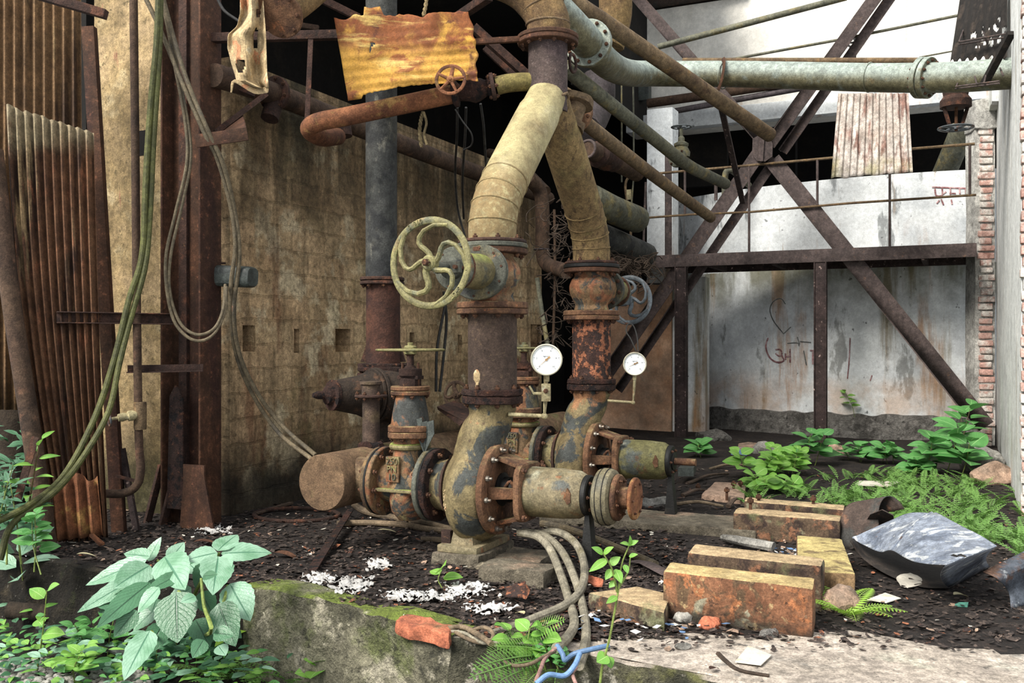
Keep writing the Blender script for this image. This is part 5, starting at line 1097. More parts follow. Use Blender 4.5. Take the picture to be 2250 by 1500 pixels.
# forked pipe
def fork():
    J = RB1 + U * STEP / 2; t = T('forked_pipe', 'large forked pipe, pale olive left leg, joining the two risers under the upper flange', 'pipe', RB1 + Z * 1.5)
    def leg(a, b, mat, name, rw):
        h = lambda f, z: a * (1 - f) + b * f + Z * z
        pts = [h(0, 1.53), h(.0, 1.60), h(.03, 1.68), h(.09, 1.75), h(.18, 1.825), h(.32, 1.925), h(.64, 2.145), h(.97, 2.37)]
        m = MB(); m.tube(pts, [rw] * 7 + [.108], 32, k=6); o = m.build(name, mat, t)
        for i in (1, 2, 3, 4):
            d = (pts[i + 1] - pts[i - 1]).normalized(); q = MB(); q.torus(pts[i] + d * .02, d, rw, .0045, 44, 6); q.build('weld_seam', mat, o)
        return o
    leg(RB1, J, pipe_moss, 'left_leg', .116); leg(RB1 + U * STEP, J, pipe_scale, 'right_leg', .114)
    m = MB(); m.tube([J + Z * 2.30, J + Z * 2.68], .1075, 30); m.build('trunk', M('trunk_m', '54453f', [dict(c='9a8a82', s=110, t=(.58, .72), k=.6), dict(c='4d3f3b', s=5, t=(.52, .7), k=.6)], base2='48393a', bump=.5, bs=180, rough=.85), t)
    m = MB(); n = 40; pts = []
    for i in range(n + 1):
        a = 2 * math.pi * i / n; d = U * math.cos(a) + V * math.sin(a); pts.append(J + d * .112 + Z * (2.385 - .05 * abs(math.cos(a)) + .01))
    m.tube(pts, .008, 8); m.build('weld_collar', pipe_rust, t)
    for B, mt in ((RB1, plate_grey), (RB1 + U * STEP, black_m)):
        flange('foot_flange', t, B + Z * 1.496, Z, .172, .022, mt, 0); flange('foot_flange', t, B + Z * 1.52, Z, .165, .016, rust_dark, 8, .142, .012)
    flange('top_flange', t, J + Z * 2.668, Z, .166, .024, rust_red, 12, .14, .012)
    e = T('elbow_pipe', 'mustard-brown pipe bend rising from the upper flange to the top edge', 'pipe', J + Z * 2.692)
    flange('flange', e, J + Z * 2.693, Z, .168, .024, rust_red, 0)
    m = MB(); d = Vector((-.93, .2, .12)); m.tube([J + Z * 2.71, J + Z * 2.80, J + Z * 2.90 + d * .06, J + Z * 3.0 + d * .2, J + Z * 3.08 + d * .5, J + Z * 3.2 + d * .9], .118, 28, k=6); m.build('pipe', pipe_mustard, e)
    q = MB(); q.torus(J + Z * 2.78, Z, .118, .006, 40, 6); q.torus(J + Z * 2.87 + d * .03, Vector((-.35, .1, 1)), .119, .005, 40, 6); q.build('weld_seam', pipe_rust, e)
    # clamps behind the trunk
    k = T('pipe_clamp', 'rusty pipe clamp and ring behind the right side of the trunk pipe', 'clamp', J + V * .13 + Z * 2.3)
    m = MB(); m.torus(J + U * .22 + V * .06 + Z * 2.62, V, .05, .009, 24, 8); m.build('ring', rust_dark, k)
    m = MB(); m.lathe([(.09, 0), (.09, .04), (.06, .05), (.07, .14), (.10, .15), (.10, .19)], J + U * .2 + V * .04 + Z * 2.25, Vector((.3, .2, 1)), 16); m.build('body', pipe_rust, k, rough=(.008, 18, 1))
fork()
# pressure gauges
def gauge(c, r, ang, label, pipe_pts, pr, cock, nmat):
    t = T('pressure_gauge', label, 'pressure gauge', pipe_pts[0]); ax = Vector((-.12, -1, 0)).normalized() if c.x < .3 else Vector((-.18, -1, 0)).normalized()
    x, y, _ = frame(ax); x = -x if x.x < 0 else x
    m = MB(); m.lathe([(r * .94, -.035), (r * .98, -.03), (r * .98, 0), (r, .004), (r, .014), (r * .95, .018), (r * .9, .014), (r * .9, .006)], c, ax, 44); m.build('case', gauge_rim, t)
    m = MB(); m.disc(c + ax * .002, ax, r * .91, .006, 44, b=.001); f = m.build('dial', gauge_face, t)
    m = MB(); o = c + ax * .0086
    for i in range(51):
        a = math.radians(225 - 270 * i / 50); d = x * math.cos(a) + y * math.sin(a); l = .11 if i % 10 == 0 else .06
        m.box(o + d * r * (.84 - l / 2), d, x * -math.sin(a) + y * math.cos(a), ax, r * l, r * (.022 if i % 10 == 0 else .010), .0006)
    m.build('scale_marks', ink, f)
    for i, w in enumerate(('0', '2', '4', '6', '8', '10')):
        a = math.radians(225 - 54 * i); d = x * math.cos(a) + y * math.sin(a); text(w, r * .16, .0003, f, 'numeral', o + d * r * .62, x, y, ink)
    text('kg/cm2', r * .14, .0003, f, 'lettering', o + y * r * .22, x, y, ink)
    a = math.radians(ang); d = x * math.cos(a) + y * math.sin(a); e = x * -math.sin(a) + y * math.cos(a); q = MB(); o2 = o + ax * .002
    q.prism([o2 + d * r * .78, o2 + e * r * .02 + d * r * .05, o2 + e * r * .06 - d * r * .2, o2 + e * r * .05 - d * r * .3, o2 - e * r * .05 - d * r * .3, o2 - e * r * .06 - d * r * .2, o2 - e * r * .02 + d * r * .05], ax * .001); q.disc(o2, ax, r * .08, .003, 14, b=.0005); q.build('needle', nmat, t)
    m = MB(); m.tube(pipe_pts, pr, 12, k=0); p = m.build('siphon_pipe', brass_m, t)
    for i in (1,):
        q = MB(); q.ball(pipe_pts[i], pr * 1.5, 12, 8); q.build('elbow', brass_m, t)
    q = MB(); q.lathe([(pr * .9, -r * 1.4), (pr * 1.3, -r * 1.38), (pr * 1.3, -r * 1.0)], c + Vector((0, .018, 0)), Z, 6); q.build('stem', brass_m, t)
    if cock:
        q = MB(); k = P(1200, 862, c.y); q.box(k, x, ax, Z, .042, .03, .082); kb = q.build('cock_body', brass_m, t, bevel=.003)
        q = MB(); q.lathe([(.012, 0), (.012, .012), (.006, .014), (.006, .022)], k + ax * .014 + Z * .008, ax, 6); q.build('cock_nut', rust_bolt, t)
        q = MB(); q.tube([k - x * .02 - Z * .005, k - x * .06 - Z * .005], .007, 8); q.tube([k - x * .058 - Z * .005, k - x * .078 + Z * .03 ], .005, 8); q.build('cock_handle', brass_m, t)
g1 = P(1201, 790, 4.42)
gauge(g1, .0735, 222, 'larger pressure gauge on a brass pipe beside the front riser', [P(1118, 910, 4.52), P(1196, 914, 4.45), P(1198, 880, 4.44), P(1200, 828, 4.44)], .0105, True, needle_m)
g2 = P(1395, 799, 5.70)
gauge(g2, .070, 205, 'smaller-looking pressure gauge beside the rear riser', [P(1335, 880, 5.75), P(1391, 884, 5.72), P(1393, 860, 5.72), P(1395, 826, 5.72)], .0085, False, needle_m)
cable('thin wire looped over the rear pressure gauge', [P(1398, 772, 5.68), P(1386, 745, 5.7), P(1376, 728, 5.72), P(1380, 712, 5.74), P(1392, 716, 5.74), P(1400, 742, 5.7), P(1402, 772, 5.68)], .004, cable_black, 'wire', 'wire')
# loose wheel and scrap behind the front set
w = T('loose_handwheel', 'rusty handwheel standing behind the front riser near the wall', 'handwheel', P(1003, 905, 6.2)); wheel(w, P(1003, 868, 6.2), Vector((-.45, -.9, .05)), .085, .012, 4, pipe_brown, .025, .3, .04)
m = MB(); m.prism([P(960, 893, 5.9), P(1020, 925, 5.7), P(1010, 935, 5.7), P(962, 900, 5.9)], Vector((.1, .35, .02))); tag(m.build('scrap_plate', rust_dark), 'bent grey-brown scrap plate behind the front gate valve', 'scrap')
def leaf(m, base, d, nrm, L, W, curl=.25, fold=.12, n=8, serr=0.0, w=4, shape=1.0):
    d = Vector(d).normalized(); sd = d.cross(Vector(nrm)).normalized(); up_ = sd.cross(d).normalized(); vs = []; uv = []
    for i in range(n + 1):
        t = i / n; wd_ = W * .5 * (math.sin(math.pi * min(1, t ** (.75 * shape))) ** .8) if 0 < t < 1 else .0008
        if serr and i % 2: wd_ *= 1 - serr
        c = Vector(base) + d * L * (t - .10 * curl * t * t) - up_ * L * curl * t * t
        for j in range(w + 1):
            q = j / w * 2 - 1; vs.append(c + sd * wd_ * q + up_ * fold * wd_ * abs(q)); uv.append((j / w, t + .001))
    fs = [(i * (w + 1) + j, i * (w + 1) + j + 1, (i + 1) * (w + 1) + j + 1, (i + 1) * (w + 1) + j) for i in range(n) for j in range(w)]
    m.add(vs, fs, uv)
# ================================================================ GROUND: PLINTHS, BLOCKS, SHEETS, DEBRIS
def slab(name, label, cat, top, h, mat, zt, rough=(.0028, 11, 3), bevel=.014, base=None):
    """a low block from the pixel corners of its top face at height zt, going down h."""
    p = [G(x, y, zt) for x, y in top]; m = MB(); m.prism(p, Z * -h); o = m.build(name, mat, bevel=bevel, rough=rough, sharp=50)
    return tag(o, label, cat)
def pslab(name, label, cat, a, b, h, mat, off, wid, lo=0):
    m = MB(); A, B = off + V * a, off + V * b
    m.prism([A - U * wid, B - U * wid, B + U * wid, A + U * wid], Z * h)
    for i in range(len(m.v)): m.v[i] = m.v[i] - Z * .03
    return tag(m.build(name, mat, bevel=.015, rough=(.012, 7, 3), sharp=50), label, cat)
pslab('concrete_plinth', 'low mossy concrete plinth under the foot of the nearer pump', 'plinth', -.12, .36, .065, plinth_m, O1 - U * .0, .20)
pslab('pump_pedestal', 'stepped concrete pedestal right under the foot of the nearer pump', 'plinth', -.12, .13, .095, plinth_m, O1, .2)
pslab('pump_pedestal', 'stepped concrete pedestal under the foot of the farther pump', 'plinth', -.12, .13, .10, plinth_m, O1 + U * STEP, .2)
pslab('concrete_plinth', 'low broken concrete strip in front of the nearer pump, behind the cables', 'plinth', .20, .52, .10, plinth_m, O1 - U * .26, .09)
pslab('concrete_plinth', 'low concrete plinth under the farther pump, ending at the mustard-topped block', 'plinth', -.1, 1.15, .08, plinth_m, O1 + U * (STEP - .16), .20)
slab('concrete_plinth', 'tan broken concrete strip running into the front orange block', 'plinth', [(1290, 1300), (1400, 1286), (1475, 1304), (1460, 1345)], .10, block_dark, .07)
slab('concrete_block', 'long orange-stained concrete block nearest the camera with a mustard top', 'concrete block', [(1456, 1254), (1786, 1292), (1792, 1269), (1472, 1233)], .2, block_m, .18)
slab('concrete_block', 'second long brown concrete block, just behind the front orange one', 'concrete block', [(1510, 1213), (1806, 1243), (1812, 1225), (1527, 1193)], .2, block_dark, .18)
slab('concrete_block', 'flat yellow-topped concrete block lying crosswise beside the bent grey sheet', 'concrete block', [(1752, 1250), (1880, 1261), (1850, 1183), (1750, 1174)], .14, block_yel, .12)
slab('concrete_block', 'mustard-topped concrete block with a tall rusty bolt at its left end', 'concrete block', [(1610, 1125), (1846, 1144), (1849, 1132), (1622, 1113)], .16, block_dark, .14)
slab('concrete_block', 'farthest concrete block with bolts, behind the mustard-topped one', 'concrete block', [(1635, 1100), (1854, 1119), (1857, 1108), (1638, 1091)], .12, block_dark, .13)
slab('concrete_pad', 'broken pale concrete pad with upright bolts beyond the concrete blocks', 'concrete pad', [(1540, 1085), (1635, 1094), (1640, 1060), (1570, 1058)], .08, stone_pink, .05)
def abolt(px, y0, y1, label, z0):
    b = G(px, y0, z0); h = (y0 - y1) / F * b.y; m = MB(); m.tube([b - Z * .02, b + Z * h], .009, 8); m.lathe([(.016, h - .03), (.018, h - .027), (.018, h - .012), (.016, h - .009)], b, Z, 6)
    tag(m.build('anchor_bolt', rust_bolt), label, 'bolt')
abolt(1649, 1119, 1092, 'tall rusty bolt standing on the mustard-topped block', .14); abolt(1667, 1099, 1084, 'small rusty bolt at the left end of the farthest block', .13); abolt(1787, 1107, 1088, 'rusty bolt near the middle of the farthest block', .13)
abolt(1597, 1092, 1070, 'nearest upright bolt on the pale concrete pad', .05); abolt(1612, 1074, 1056, 'middle upright bolt on the pale concrete pad', .05); abolt(1627, 1070, 1055, 'right upright bolt on the pale concrete pad', .05); abolt(1534, 1086, 1062, 'thin bent bolt left of the pale concrete pad', .0)
def holes(lst, z):
    for px, py, lb in lst:
        m = MB(); c = G(px, py, z); m.lathe([(.011, 0), (.011, .0012)], c, Z, 10, sc=(1.3, .8)); 
# bent grey duct sheet
def duct():
    t = T('bent_sheet', 'large bent grey-blue sheet metal duct lying on the ground at the right', 'metal sheet', G(2020, 1270))
    A, B, C, D = G(1872, 1181, .12), G(2048, 1126, .25), G(2190, 1199, .24), G(2078, 1240, .22)
    fe = cr([A, G(1900, 1198, .10), G(1935, 1212, .105), G(1960, 1208, .15), G(1990, 1226, .16), G(2030, 1238, .18), D], 8); be = cr([A + (B - A) * .02, G(1950, 1146, .19), G(2000, 1128, .24), B, G(2066, 1130, .26), G(2130, 1165, .25), C], 8)
    def pick(L, a): i = a * (len(L) - 1); k = min(int(i), len(L) - 2); return L[k] * (1 - i + k) + L[k + 1] * (i - k)
    m = MB(); n = 40
    def fn(a, b): return pick(fe, a) * (1 - b) + pick(be, a) * b + Z * (.022 * math.sin(math.pi * b) * math.sin(math.pi * a) + .006 * noise.noise(Vector((a * 5, b * 5, 1))))
    m.grid(fn, n, n); keep = []
    hole = G(2106, 1206, .25)
    for f in m.f:
        c = sum((m.v[i] for i in f), Vector()) / 4
        if abs(c.x - hole.x) < .022 and abs(c.y - hole.y) < .03: continue
        keep.append(f)
    m.f = keep; o = m.build('top_sheet', sheet_blue, t); thick(o, .003)
    # standing seam across the sheet
    q = MB(); q.tube([fn(.50, i / 12) + Z * .003 for i in range(13)], .005, 6); q.build('seam', sheet_blue, o)
    m = MB()
    def side(a, b): return (D * (1 - a) + C * a) * (1 - b) + (G(2088, 1292, .0) * (1 - a) + G(2176, 1244, .06) * a) * b + Vector((-.03, 0, 0)) * math.sin(b * 3)
    m.grid(side, 8, 8); thick(m.build('end_sheet', sheet_blue, t), .003)
    m = MB(); low = [G(1868, 1188, .13), G(1895, 1226, .05), G(1950, 1262, .015), G(2020, 1288, .01), G(2085, 1292, .01)]
    bk = [G(1900, 1165, .08), G(1990, 1180, .03), G(2060, 1200, .02), G(2120, 1215, .02), G(2176, 1240, .03)]; lo_, bk_ = cr(low, 6), cr(bk, 6)
    def lowf(a, b): i = a * (len(lo_) - 1); k = min(int(i), len(lo_) - 2); f = i - k; return (lo_[k] * (1 - f) + lo_[k + 1] * f) * (1 - b) + (bk_[k] * (1 - f) + bk_[k + 1] * f) * b
    m.grid(lowf, 24, 8); thick(m.build('bottom_sheet', sheet_dark, t), .003)  # dark colour stands in for the shade inside the duct
    s = T('rolled_sheet', 'dark brown curled scrap sheet behind the bent grey duct', 'metal sheet', G(1905, 1180))
    m = MB(); a0 = G(1862, 1178, .06); a1 = G(1948, 1165, .12)
    def roll(a, b): th = -.5 + a * 3.0; return a0 + (a1 - a0) * (.15 + .85 * b) + Vector((-.10 * math.cos(th) * (1.1 - .3 * b), .13 * math.sin(th) * .6, .15 * math.sin(th) + .0)) + Vector((.06, .04, 0))
    m.grid(roll, 20, 8); thick(m.build('sheet', sheet_brown, s), .003)
    m = MB(); m.prism([G(1885, 1172, .05), G(1912, 1130, .19), G(1938, 1120, .22), G(1962, 1132, .2), G(1966, 1152, .12)], Vector((.01, .02, 0))); m.build('flap', sheet_brown, s)
    e = T('bent_sheet', 'curved dark sheet with rust edges lying at the right border', 'metal sheet', G(2200, 1320)); m = MB()
    def fr(a, b):
        p = [G(2160, 1256, .14), G(2192, 1272, .12), G(2216, 1300, .06), G(2222, 1338, .0)]; q = [G(2262, 1205, .2), G(2300, 1225, .18), G(2330, 1260, .08), G(2340, 1300, .0)]
        p, q = cr(p, 5), cr(q, 5); i = b * (len(p) - 1); k = min(int(i), len(p) - 2); f = i - k
        return (p[k] * (1 - f) + p[k + 1] * f) * (1 - a) + (q[k] * (1 - f) + q[k + 1] * f) * a
    m.grid(fr, 10, 15); thick(m.build('sheet', M('sheet_edge', '5a616c', [dict(c='6b4a34', s=6, t=(.52, .62), k=.9), dict(c='a8adb0', s=14, t=(.6, .66), k=.8)], base2='474d57', bump=.3, rough=.6), e), .003)
duct()
# cables over the kerb
g = lambda px, py, z=.02: G(px, py, z)
cable('left of the three pale cables curving down in front of the nearer pump', [P(1140, 1170, 4.5), P(1180, 1178, 4.42), P(1208, 1205, 4.3), P(1232, 1262, 4.1), P(1250, 1318, 3.85), P(1262, 1365, 3.55), P(1250, 1396, 3.35), P(1222, 1424, 3.2)], .018, cable_pale)
cable('middle of the three pale cables curving down in front of the nearer pump', [P(1150, 1168, 4.5), P(1195, 1176, 4.42), P(1234, 1210, 4.28), P(1262, 1268, 4.05), P(1280, 1330, 3.75), P(1288, 1385, 3.45), P(1284, 1425, 3.25), P(1272, 1462, 3.1)], .0175, cable_pale)
cable('pale cable arching right and then lying leftwards across the litter', [P(1180, 1172, 4.5), P(1225, 1168, 4.42), P(1266, 1195, 4.3), P(1284, 1245, 4.1), P(1276, 1296, 3.86), P(1240, 1330, 3.72), P(1180, 1356, 3.6), P(1110, 1384, 3.48), P(1050, 1404, 3.4)], .0175, cable_pale)
cable('grey cable running right from behind the nearer pump to the orange block', [g(1190, 1150), g(1240, 1160), g(1310, 1185), g(1370, 1210), g(1440, 1240)], .02, cable_grey)
cable('upper brown cable lying on the dark floor left of the nearer pump', [g(776, 1106, .08), g(800, 1122, .04), g(850, 1134), g(920, 1146), g(985, 1162), g(1020, 1172)], .02, cable_brown)
cable('lower brown cable lying on the dark floor left of the nearer pump', [g(740, 1150), g(800, 1148), g(880, 1152), g(940, 1162), g(1000, 1168)], .017, cable_brown)
cable('short bamboo-coloured cable end by the foot of the nearer pump', [g(925, 1184), g(960, 1185), g(1010, 1192)], .014, cable_brown)
cable('frayed brown wires lying at the left end of the cables on the kerb', [g(985, 1380), g(1020, 1378), g(1060, 1400, .03), g(1080, 1415, .03)], .010, cable_brown)
cable('small loop of brown wire on the kerb edge', [P(1030, 1388, 3.4), P(1060, 1378, 3.38), P(1080, 1386, 3.36), P(1082, 1402, 3.34), P(1062, 1412, 3.34), P(1030, 1404, 3.36), P(1000, 1388, 3.42)], .007, cable_brown, 'wire', 'wire')
cable('pale wire running from the kerb to the cable bundle', [P(975, 1386, 3.44), P(1020, 1390, 3.4), P(1060, 1412, 3.33), P(1110, 1408, 3.3), P(1150, 1402, 3.28)], .006, cable_pale, 'wire', 'wire')
cable('blue wire bent out of the left pale cable end and over to the slab', [P(1224, 1418, 3.16), P(1236, 1436, 3.12), P(1242, 1450, 3.1), P(1262, 1436, 3.08), P(1300, 1426, 3.08), P(1338, 1418, 3.1)], .0085, wire_blue, 'wire', 'wire')
cable('blue wire hanging from the middle pale cable towards the bottom edge', [P(1274, 1436, 3.06), P(1262, 1462, 3.0), P(1240, 1484, 2.98), P(1205, 1482, 2.96), P(1178, 1502, 2.94)], .0085, wire_blue, 'wire', 'wire')
cable('pink wire from the left pale cable end down to the bottom edge', [P(1222, 1424, 3.15), P(1198, 1445, 3.1), P(1188, 1470, 3.05), P(1180, 1490, 3.0), P(1172, 1510, 2.96)], .007, wire_pink, 'wire', 'wire')
cable('yellowed wire from the left pale cable end across the ferns', [P(1220, 1430, 3.14), P(1195, 1442, 3.1), P(1165, 1458, 3.06), P(1130, 1462, 3.06), P(1105, 1450, 3.1)], .006, cable_brown, 'wire', 'wire')
cable('pinkish wire hanging below the middle pale cable', [P(1266, 1466, 3.05), P(1258, 1480, 3.0), P(1266, 1504, 2.94)], .006, wire_pink, 'wire', 'wire')
m = MB(); m.prism([g(676, 1252, .012), g(694, 1258, .012), g(776, 1122, .05), g(764, 1120, .05)], Z * .008); tag(m.build('scrap_strip', rust_flaky), 'long rusty flat strip lying on the floor below the header end', 'metal strip')
m = MB(); m.torus(g(652, 1130, .012), Z + Vector((.02, -.04, 0)), .20, .012, 40, 8, sc=(1.25, .9)); tag(m.build('wire_ring', rust_dark), 'flat rusty ring lying on the floor near the wall foot', 'ring')
m = MB(); m.bar(g(560, 1128), g(640, 1104), .03, .012); tag(m.build('wood_strip', wood_m), 'thin wooden strip on the floor at the foot of the block wall', 'wood strip')
m = MB(); m.prism([g(1112, 1290, .03), g(1150, 1280, .06), g(1165, 1292, .08), g(1155, 1315, .03), g(1110, 1310, .02)], Z * .006); tag(m.build('rust_flake', rust_peel, rough=(.012, 20, 2)), 'large curled flake of brown rust in front of the low plinth', 'rust flake')
m = MB(); m.prism([g(1290, 1268, .04), g(1325, 1275, .05), g(1322, 1290, .03), g(1288, 1282, .03)], Z * .006); tag(m.build('rust_flake', orange_brick, rough=(.01, 20, 2)), 'red rust flake behind the thin green seedling', 'rust flake')
m = MB(); p0, p1, p2, p3 = g(868, 1362, .02), g(985, 1392, .02), g(1000, 1374, .02), g(896, 1346, .02); m.prism([p0, p1, p2, p3], Z * -.058); tag(m.build('broken_brick', orange_brick, bevel=.01, rough=(.012, 14, 3)), 'bright orange broken brick set in the mossy kerb', 'brick')
m = MB(); m.tube([g(1395, 1232, .02), g(1420, 1236, .03), g(1470, 1262, .03)], .035, 6, flat=.15); tag(m.build('scrap_strip', steel_brace), 'flat curved metal strip ending at the front orange block', 'metal strip')
m = MB(); m.tube([g(1592, 1182, .03), g(1640, 1190, .04), g(1700, 1202, .03)], [.03, .036], 10, flat=.7); tag(m.build('stone_bar', stone_m, rough=(.006, 20, 1)), 'pale broken stone bar lying behind the second block', 'stone')
def rock(name, label, c, r, mat, sc=(1, 1, .8), cat='rock'):
    m = MB(); m.ball(c, r, 16, 12, sc); tag(m.build(name, mat, rough=(r * .3, 1.6 / r * .5, 1), sharp=25), label, cat)
rock('rock', 'grey angular boulder at the foot of the brick return', G(2158, 1040) + Z * .10, .16, stone_m, (1.1, .9, .9))
rock('rock', 'pinkish rock in front of the grey boulder', G(2180, 1068) + Z * .06, .12, stone_pink, (1.2, .9, .75))
rock('rock', 'rounded stone at the fern by the front blocks', G(1850, 1338) + Z * .03, .07, stone_pink, (1.2, 1, .8))
rock('rock', 'pale stone behind the leafy plants before the plinth', G(1690, 1003) + Z * .05, .12, stone_m, (1.4, 1, .6))
rock('rock', 'small stone at the foot of the middle walkway post', G(1838, 1002) + Z * .04, .10, stone_pink, (1.1, 1, .8))
rock('rock', 'half-buried grey stone at the left foot of the tank plinth', G(1568, 972) + Z * .05, .14, plinthstone, (1.3, 1, .7))
rock('rock', 'brown lump beside the second pump coupling end', G(1440, 1112) + Z * .02, .08, stone_m, (1.6, 1, .5))
def card(name, label, pts, mat, cat='paper', z=.012, h=.003, rough=None):
    m = MB(); m.prism([G(x, y, z) for x, y in pts], Z * h); tag(m.build(name, mat, rough=rough), label, cat)
card('paper_scrap', 'dirty white square of paper on the slab in front of the blocks', [(1615, 1455), (1672, 1462), (1696, 1440), (1644, 1419)], paper_m)
card('paper_scrap', 'torn whitish paper before the bent grey duct', [(1970, 1268), (2000, 1260), (2026, 1272), (2028, 1282), (1996, 1292), (1974, 1282)], paper_m, rough=(.01, 14, 2))
card('paper_scrap', 'two-part pale card right of the small bright fern', [(1905, 1318), (1945, 1303), (1980, 1315), (1948, 1325)], paper_m)
card('paper_scrap', 'pale card lying on the farther plinth', [(1552, 1138), (1600, 1146), (1608, 1138), (1580, 1134)], paper_m)
card('wood_piece', 'long pale wood splinter among the ferns', [(1880, 1066), (1960, 1070), (1980, 1062), (1890, 1060)], paper_m, 'wood', .05, .015)
card('plastic_scrap', 'blue plastic scrap beyond the farther pump', [(1606, 998), (1640, 1000), (1648, 990), (1615, 988)], wire_blue, 'plastic scrap', .03, .02, (.015, 12, 2))
card('plastic_scrap', 'turquoise plastic scrap on the dark ground at the right', [(2098, 1332), (2126, 1334), (2128, 1328), (2108, 1328)], M('teal', '5aa890', bump=.1), 'plastic scrap', .01, .01)
card('cardboard', 'crumpled brown cardboard beside the blue scrap', [(1618, 992), (1660, 990), (1664, 980), (1625, 980)], stone_pink, 'cardboard', .03, .03, (.02, 10, 2))
card('tin_box', 'small pale tin with a blue patch behind the farther pump shaft', [(1490, 1046), (1524, 1046), (1530, 1034), (1500, 1034)], lamp_m, 'tin', .08, .06)
m = MB(); m.tube([g(1578, 1436, .01), g(1595, 1452, .012), g(1625, 1472, .01), g(1690, 1484, .01)], [.009, .005], 6, k=4); tag(m.build('twig', twig_m), 'dry brown twig on the slab below the white paper', 'twig')
m = MB(); m.tube([G(20, 1340, -.24), G(100, 1346, -.25), G(190, 1352, -.26)], .042, 12, k=3); tag(m.build('fallen_log', bark_m, rough=(.004, 18, 0)), 'brown log lying at the foot of the left earth bank', 'log')
m = MB(); m.tube([G(86, 1378, -.30), G(150, 1392, -.30), G(212, 1412, -.31), G(330, 1455, -.31)], .02, 10, k=3); tag(m.build('ground_pipe', lamp_m), 'bluish-grey thin pipe lying among the weeds at lower left', 'pipe')
def rag(label, spots, seed, thr):
    m = MB()
    for q, (px, py, sx, sy, k) in enumerate(spots):
        nu, nv = int(sx * 2.6), max(8, int(sy * 3.4)); o = seed * 17 + q * 5
        def fn(a, b):
            x = px + (a - .5) * sx * 4.4; y = py + (b - .5) * sy * 4.4; c = G(x, max(y, 1120), .0)
            w = noise.noise_vector(Vector((c.x * 26, c.y * 26, o))); return c + Vector((w.x * .012, w.y * .012, .014 + .012 * w.z + .012 * noise.noise(Vector((c.x * 70, c.y * 70, o)))))
        n0 = len(m.f); m.grid(fn, nu, nv); keep = m.f[:n0]
        for k2, f in enumerate(m.f[n0:]):
            a, b = (k2 % nu + .5) / nu - .5, (k2 // nu + .5) / nv - .5; c = sum((m.v[v] for v in f), Vector()) / 4
            d = (a * a + b * b) ** .5 * 2; e = noise.noise(Vector((c.x * 22, c.y * 30, o))) + .6 * noise.noise(Vector((c.x * 60, c.y * 75, o + 9)))
            if e * .8 + thr + .22 > d * 1.0: keep.append(f)
        m.f = keep
    o = m.build('shredded_plastic', white_m); thick(o, .002); tag(o, label, 'plastic', kind='stuff')
rag('patch of white shredded plastic at the mossy corner of the kerb', [(700, 1275, 18, 8, .5), (765, 1290, 30, 10, 1)], 1, .42)
rag('wispy white tuft of fibre in the middle of the litter', [(832, 1244, 16, 7, 1)], 2, .42)
rag('long patch of white shredded plastic behind the orange brick', [(890, 1313, 30, 7, 1), (960, 1318, 26, 6, .7), (1030, 1300, 28, 10, 1), (1080, 1342, 30, 6, .6)], 3, .40)
rag('pale fibre bundle on the floor by the steel column', [(468, 1168, 22, 5, 1)], 4, .36)
# flakes and litter that nobody could count
def litter():
    rr = random.Random(11); m = MB(); k = 0
    while k < 15000:
        if rr.random() < .75: px, py = rr.uniform(60, 1500), 1105 + 300 * rr.random()
        else: px, py = rr.uniform(1300, 2250), 1040 + 390 * rr.random() ** 1.2
        c = G(px, py, .004)
        if c.y < edge_y(c.x) + .05: continue
        if c.x > .2 and c.y < 3.35 and rr.random() < .55: continue
        k += 1; c.z = floor_z(c.x, c.y) + rr.uniform(.002, .014); a = rr.uniform(0, 6.28); L = rr.uniform(.005, .020) * (1.5 if rr.random() < .1 else 1); W = L * rr.uniform(.4, .9)
        n = Vector((rr.gauss(0, .22), rr.gauss(0, .22), 1)).normalized(); x, y, _ = frame(n, (math.cos(a), math.sin(a), 0)); j = [rr.uniform(.6, 1.2) for _ in range(5)]
        m.add([c + x * L * j[0], c + y * W * j[1] + x * L * .3, c - x * L * j[2] + y * W * .5, c - x * L * .7 * j[3] - y * W * .6, c + x * .3 * L - y * W * j[4]], [(0, 1, 2, 3, 4)])
    o = m.build('rust_litter', flake_m); tag(o, 'dark flakes of rust and dry leaf litter covering the floor', 'litter', kind='stuff')
    o.data.materials.append(rust_peel); o.data.materials.append(paper_m); o.data.materials.append(stone_pink)
    for p in o.data.polygons:
        q = rr.random(); p.material_index = 1 if q < .10 else 2 if q > .985 else 3 if q > .96 else 0
litter()
def fallen():
    for lb, x, y, L, W, a, mt in (('yellowish dry leaf on the dark earth below the leaning sheet', 168, 1217, .09, .03, .3, leaf_dry), ('reddish-brown dead leaf behind the tall leaves of the big plant', 425, 1190, .14, .06, .2, rust_red), ('reddish flat leaf on the litter right of the big plant', 600, 1214, .15, .06, -.3, rust_red), ('curled tan leaf by the lower brown cable', 830, 1164, .12, .03, .1, leaf_dry), ('grey dead leaf near the cables on the litter', 1152, 1348, .06, .03, 2.2, leaf_dry), ('brown dead leaf on the pale slab', 1560, 1470, .05, .025, .8, rust_red), ('tan dry leaf on the dark ground before the curved dark sheet', 2095, 1306, .07, .04, .2, leaf_dry)):
        m = MB(); leaf(m, g(x, y, .02), Vector((math.cos(a), math.sin(a), .1)), Z, L, W, .3, .3, 8); tag(m.build('fallen_leaf', mt), lb, 'leaf')
    m = MB(); m.prism([g(196, 1178, .06), g(206, 1176, .06), g(230, 1196, .01), g(219, 1200, .01)], Z * .01); tag(m.build('scrap_piece', pipe_warm), 'small orange scrap piece at the foot of the torn corrugated scrap', 'scrap')
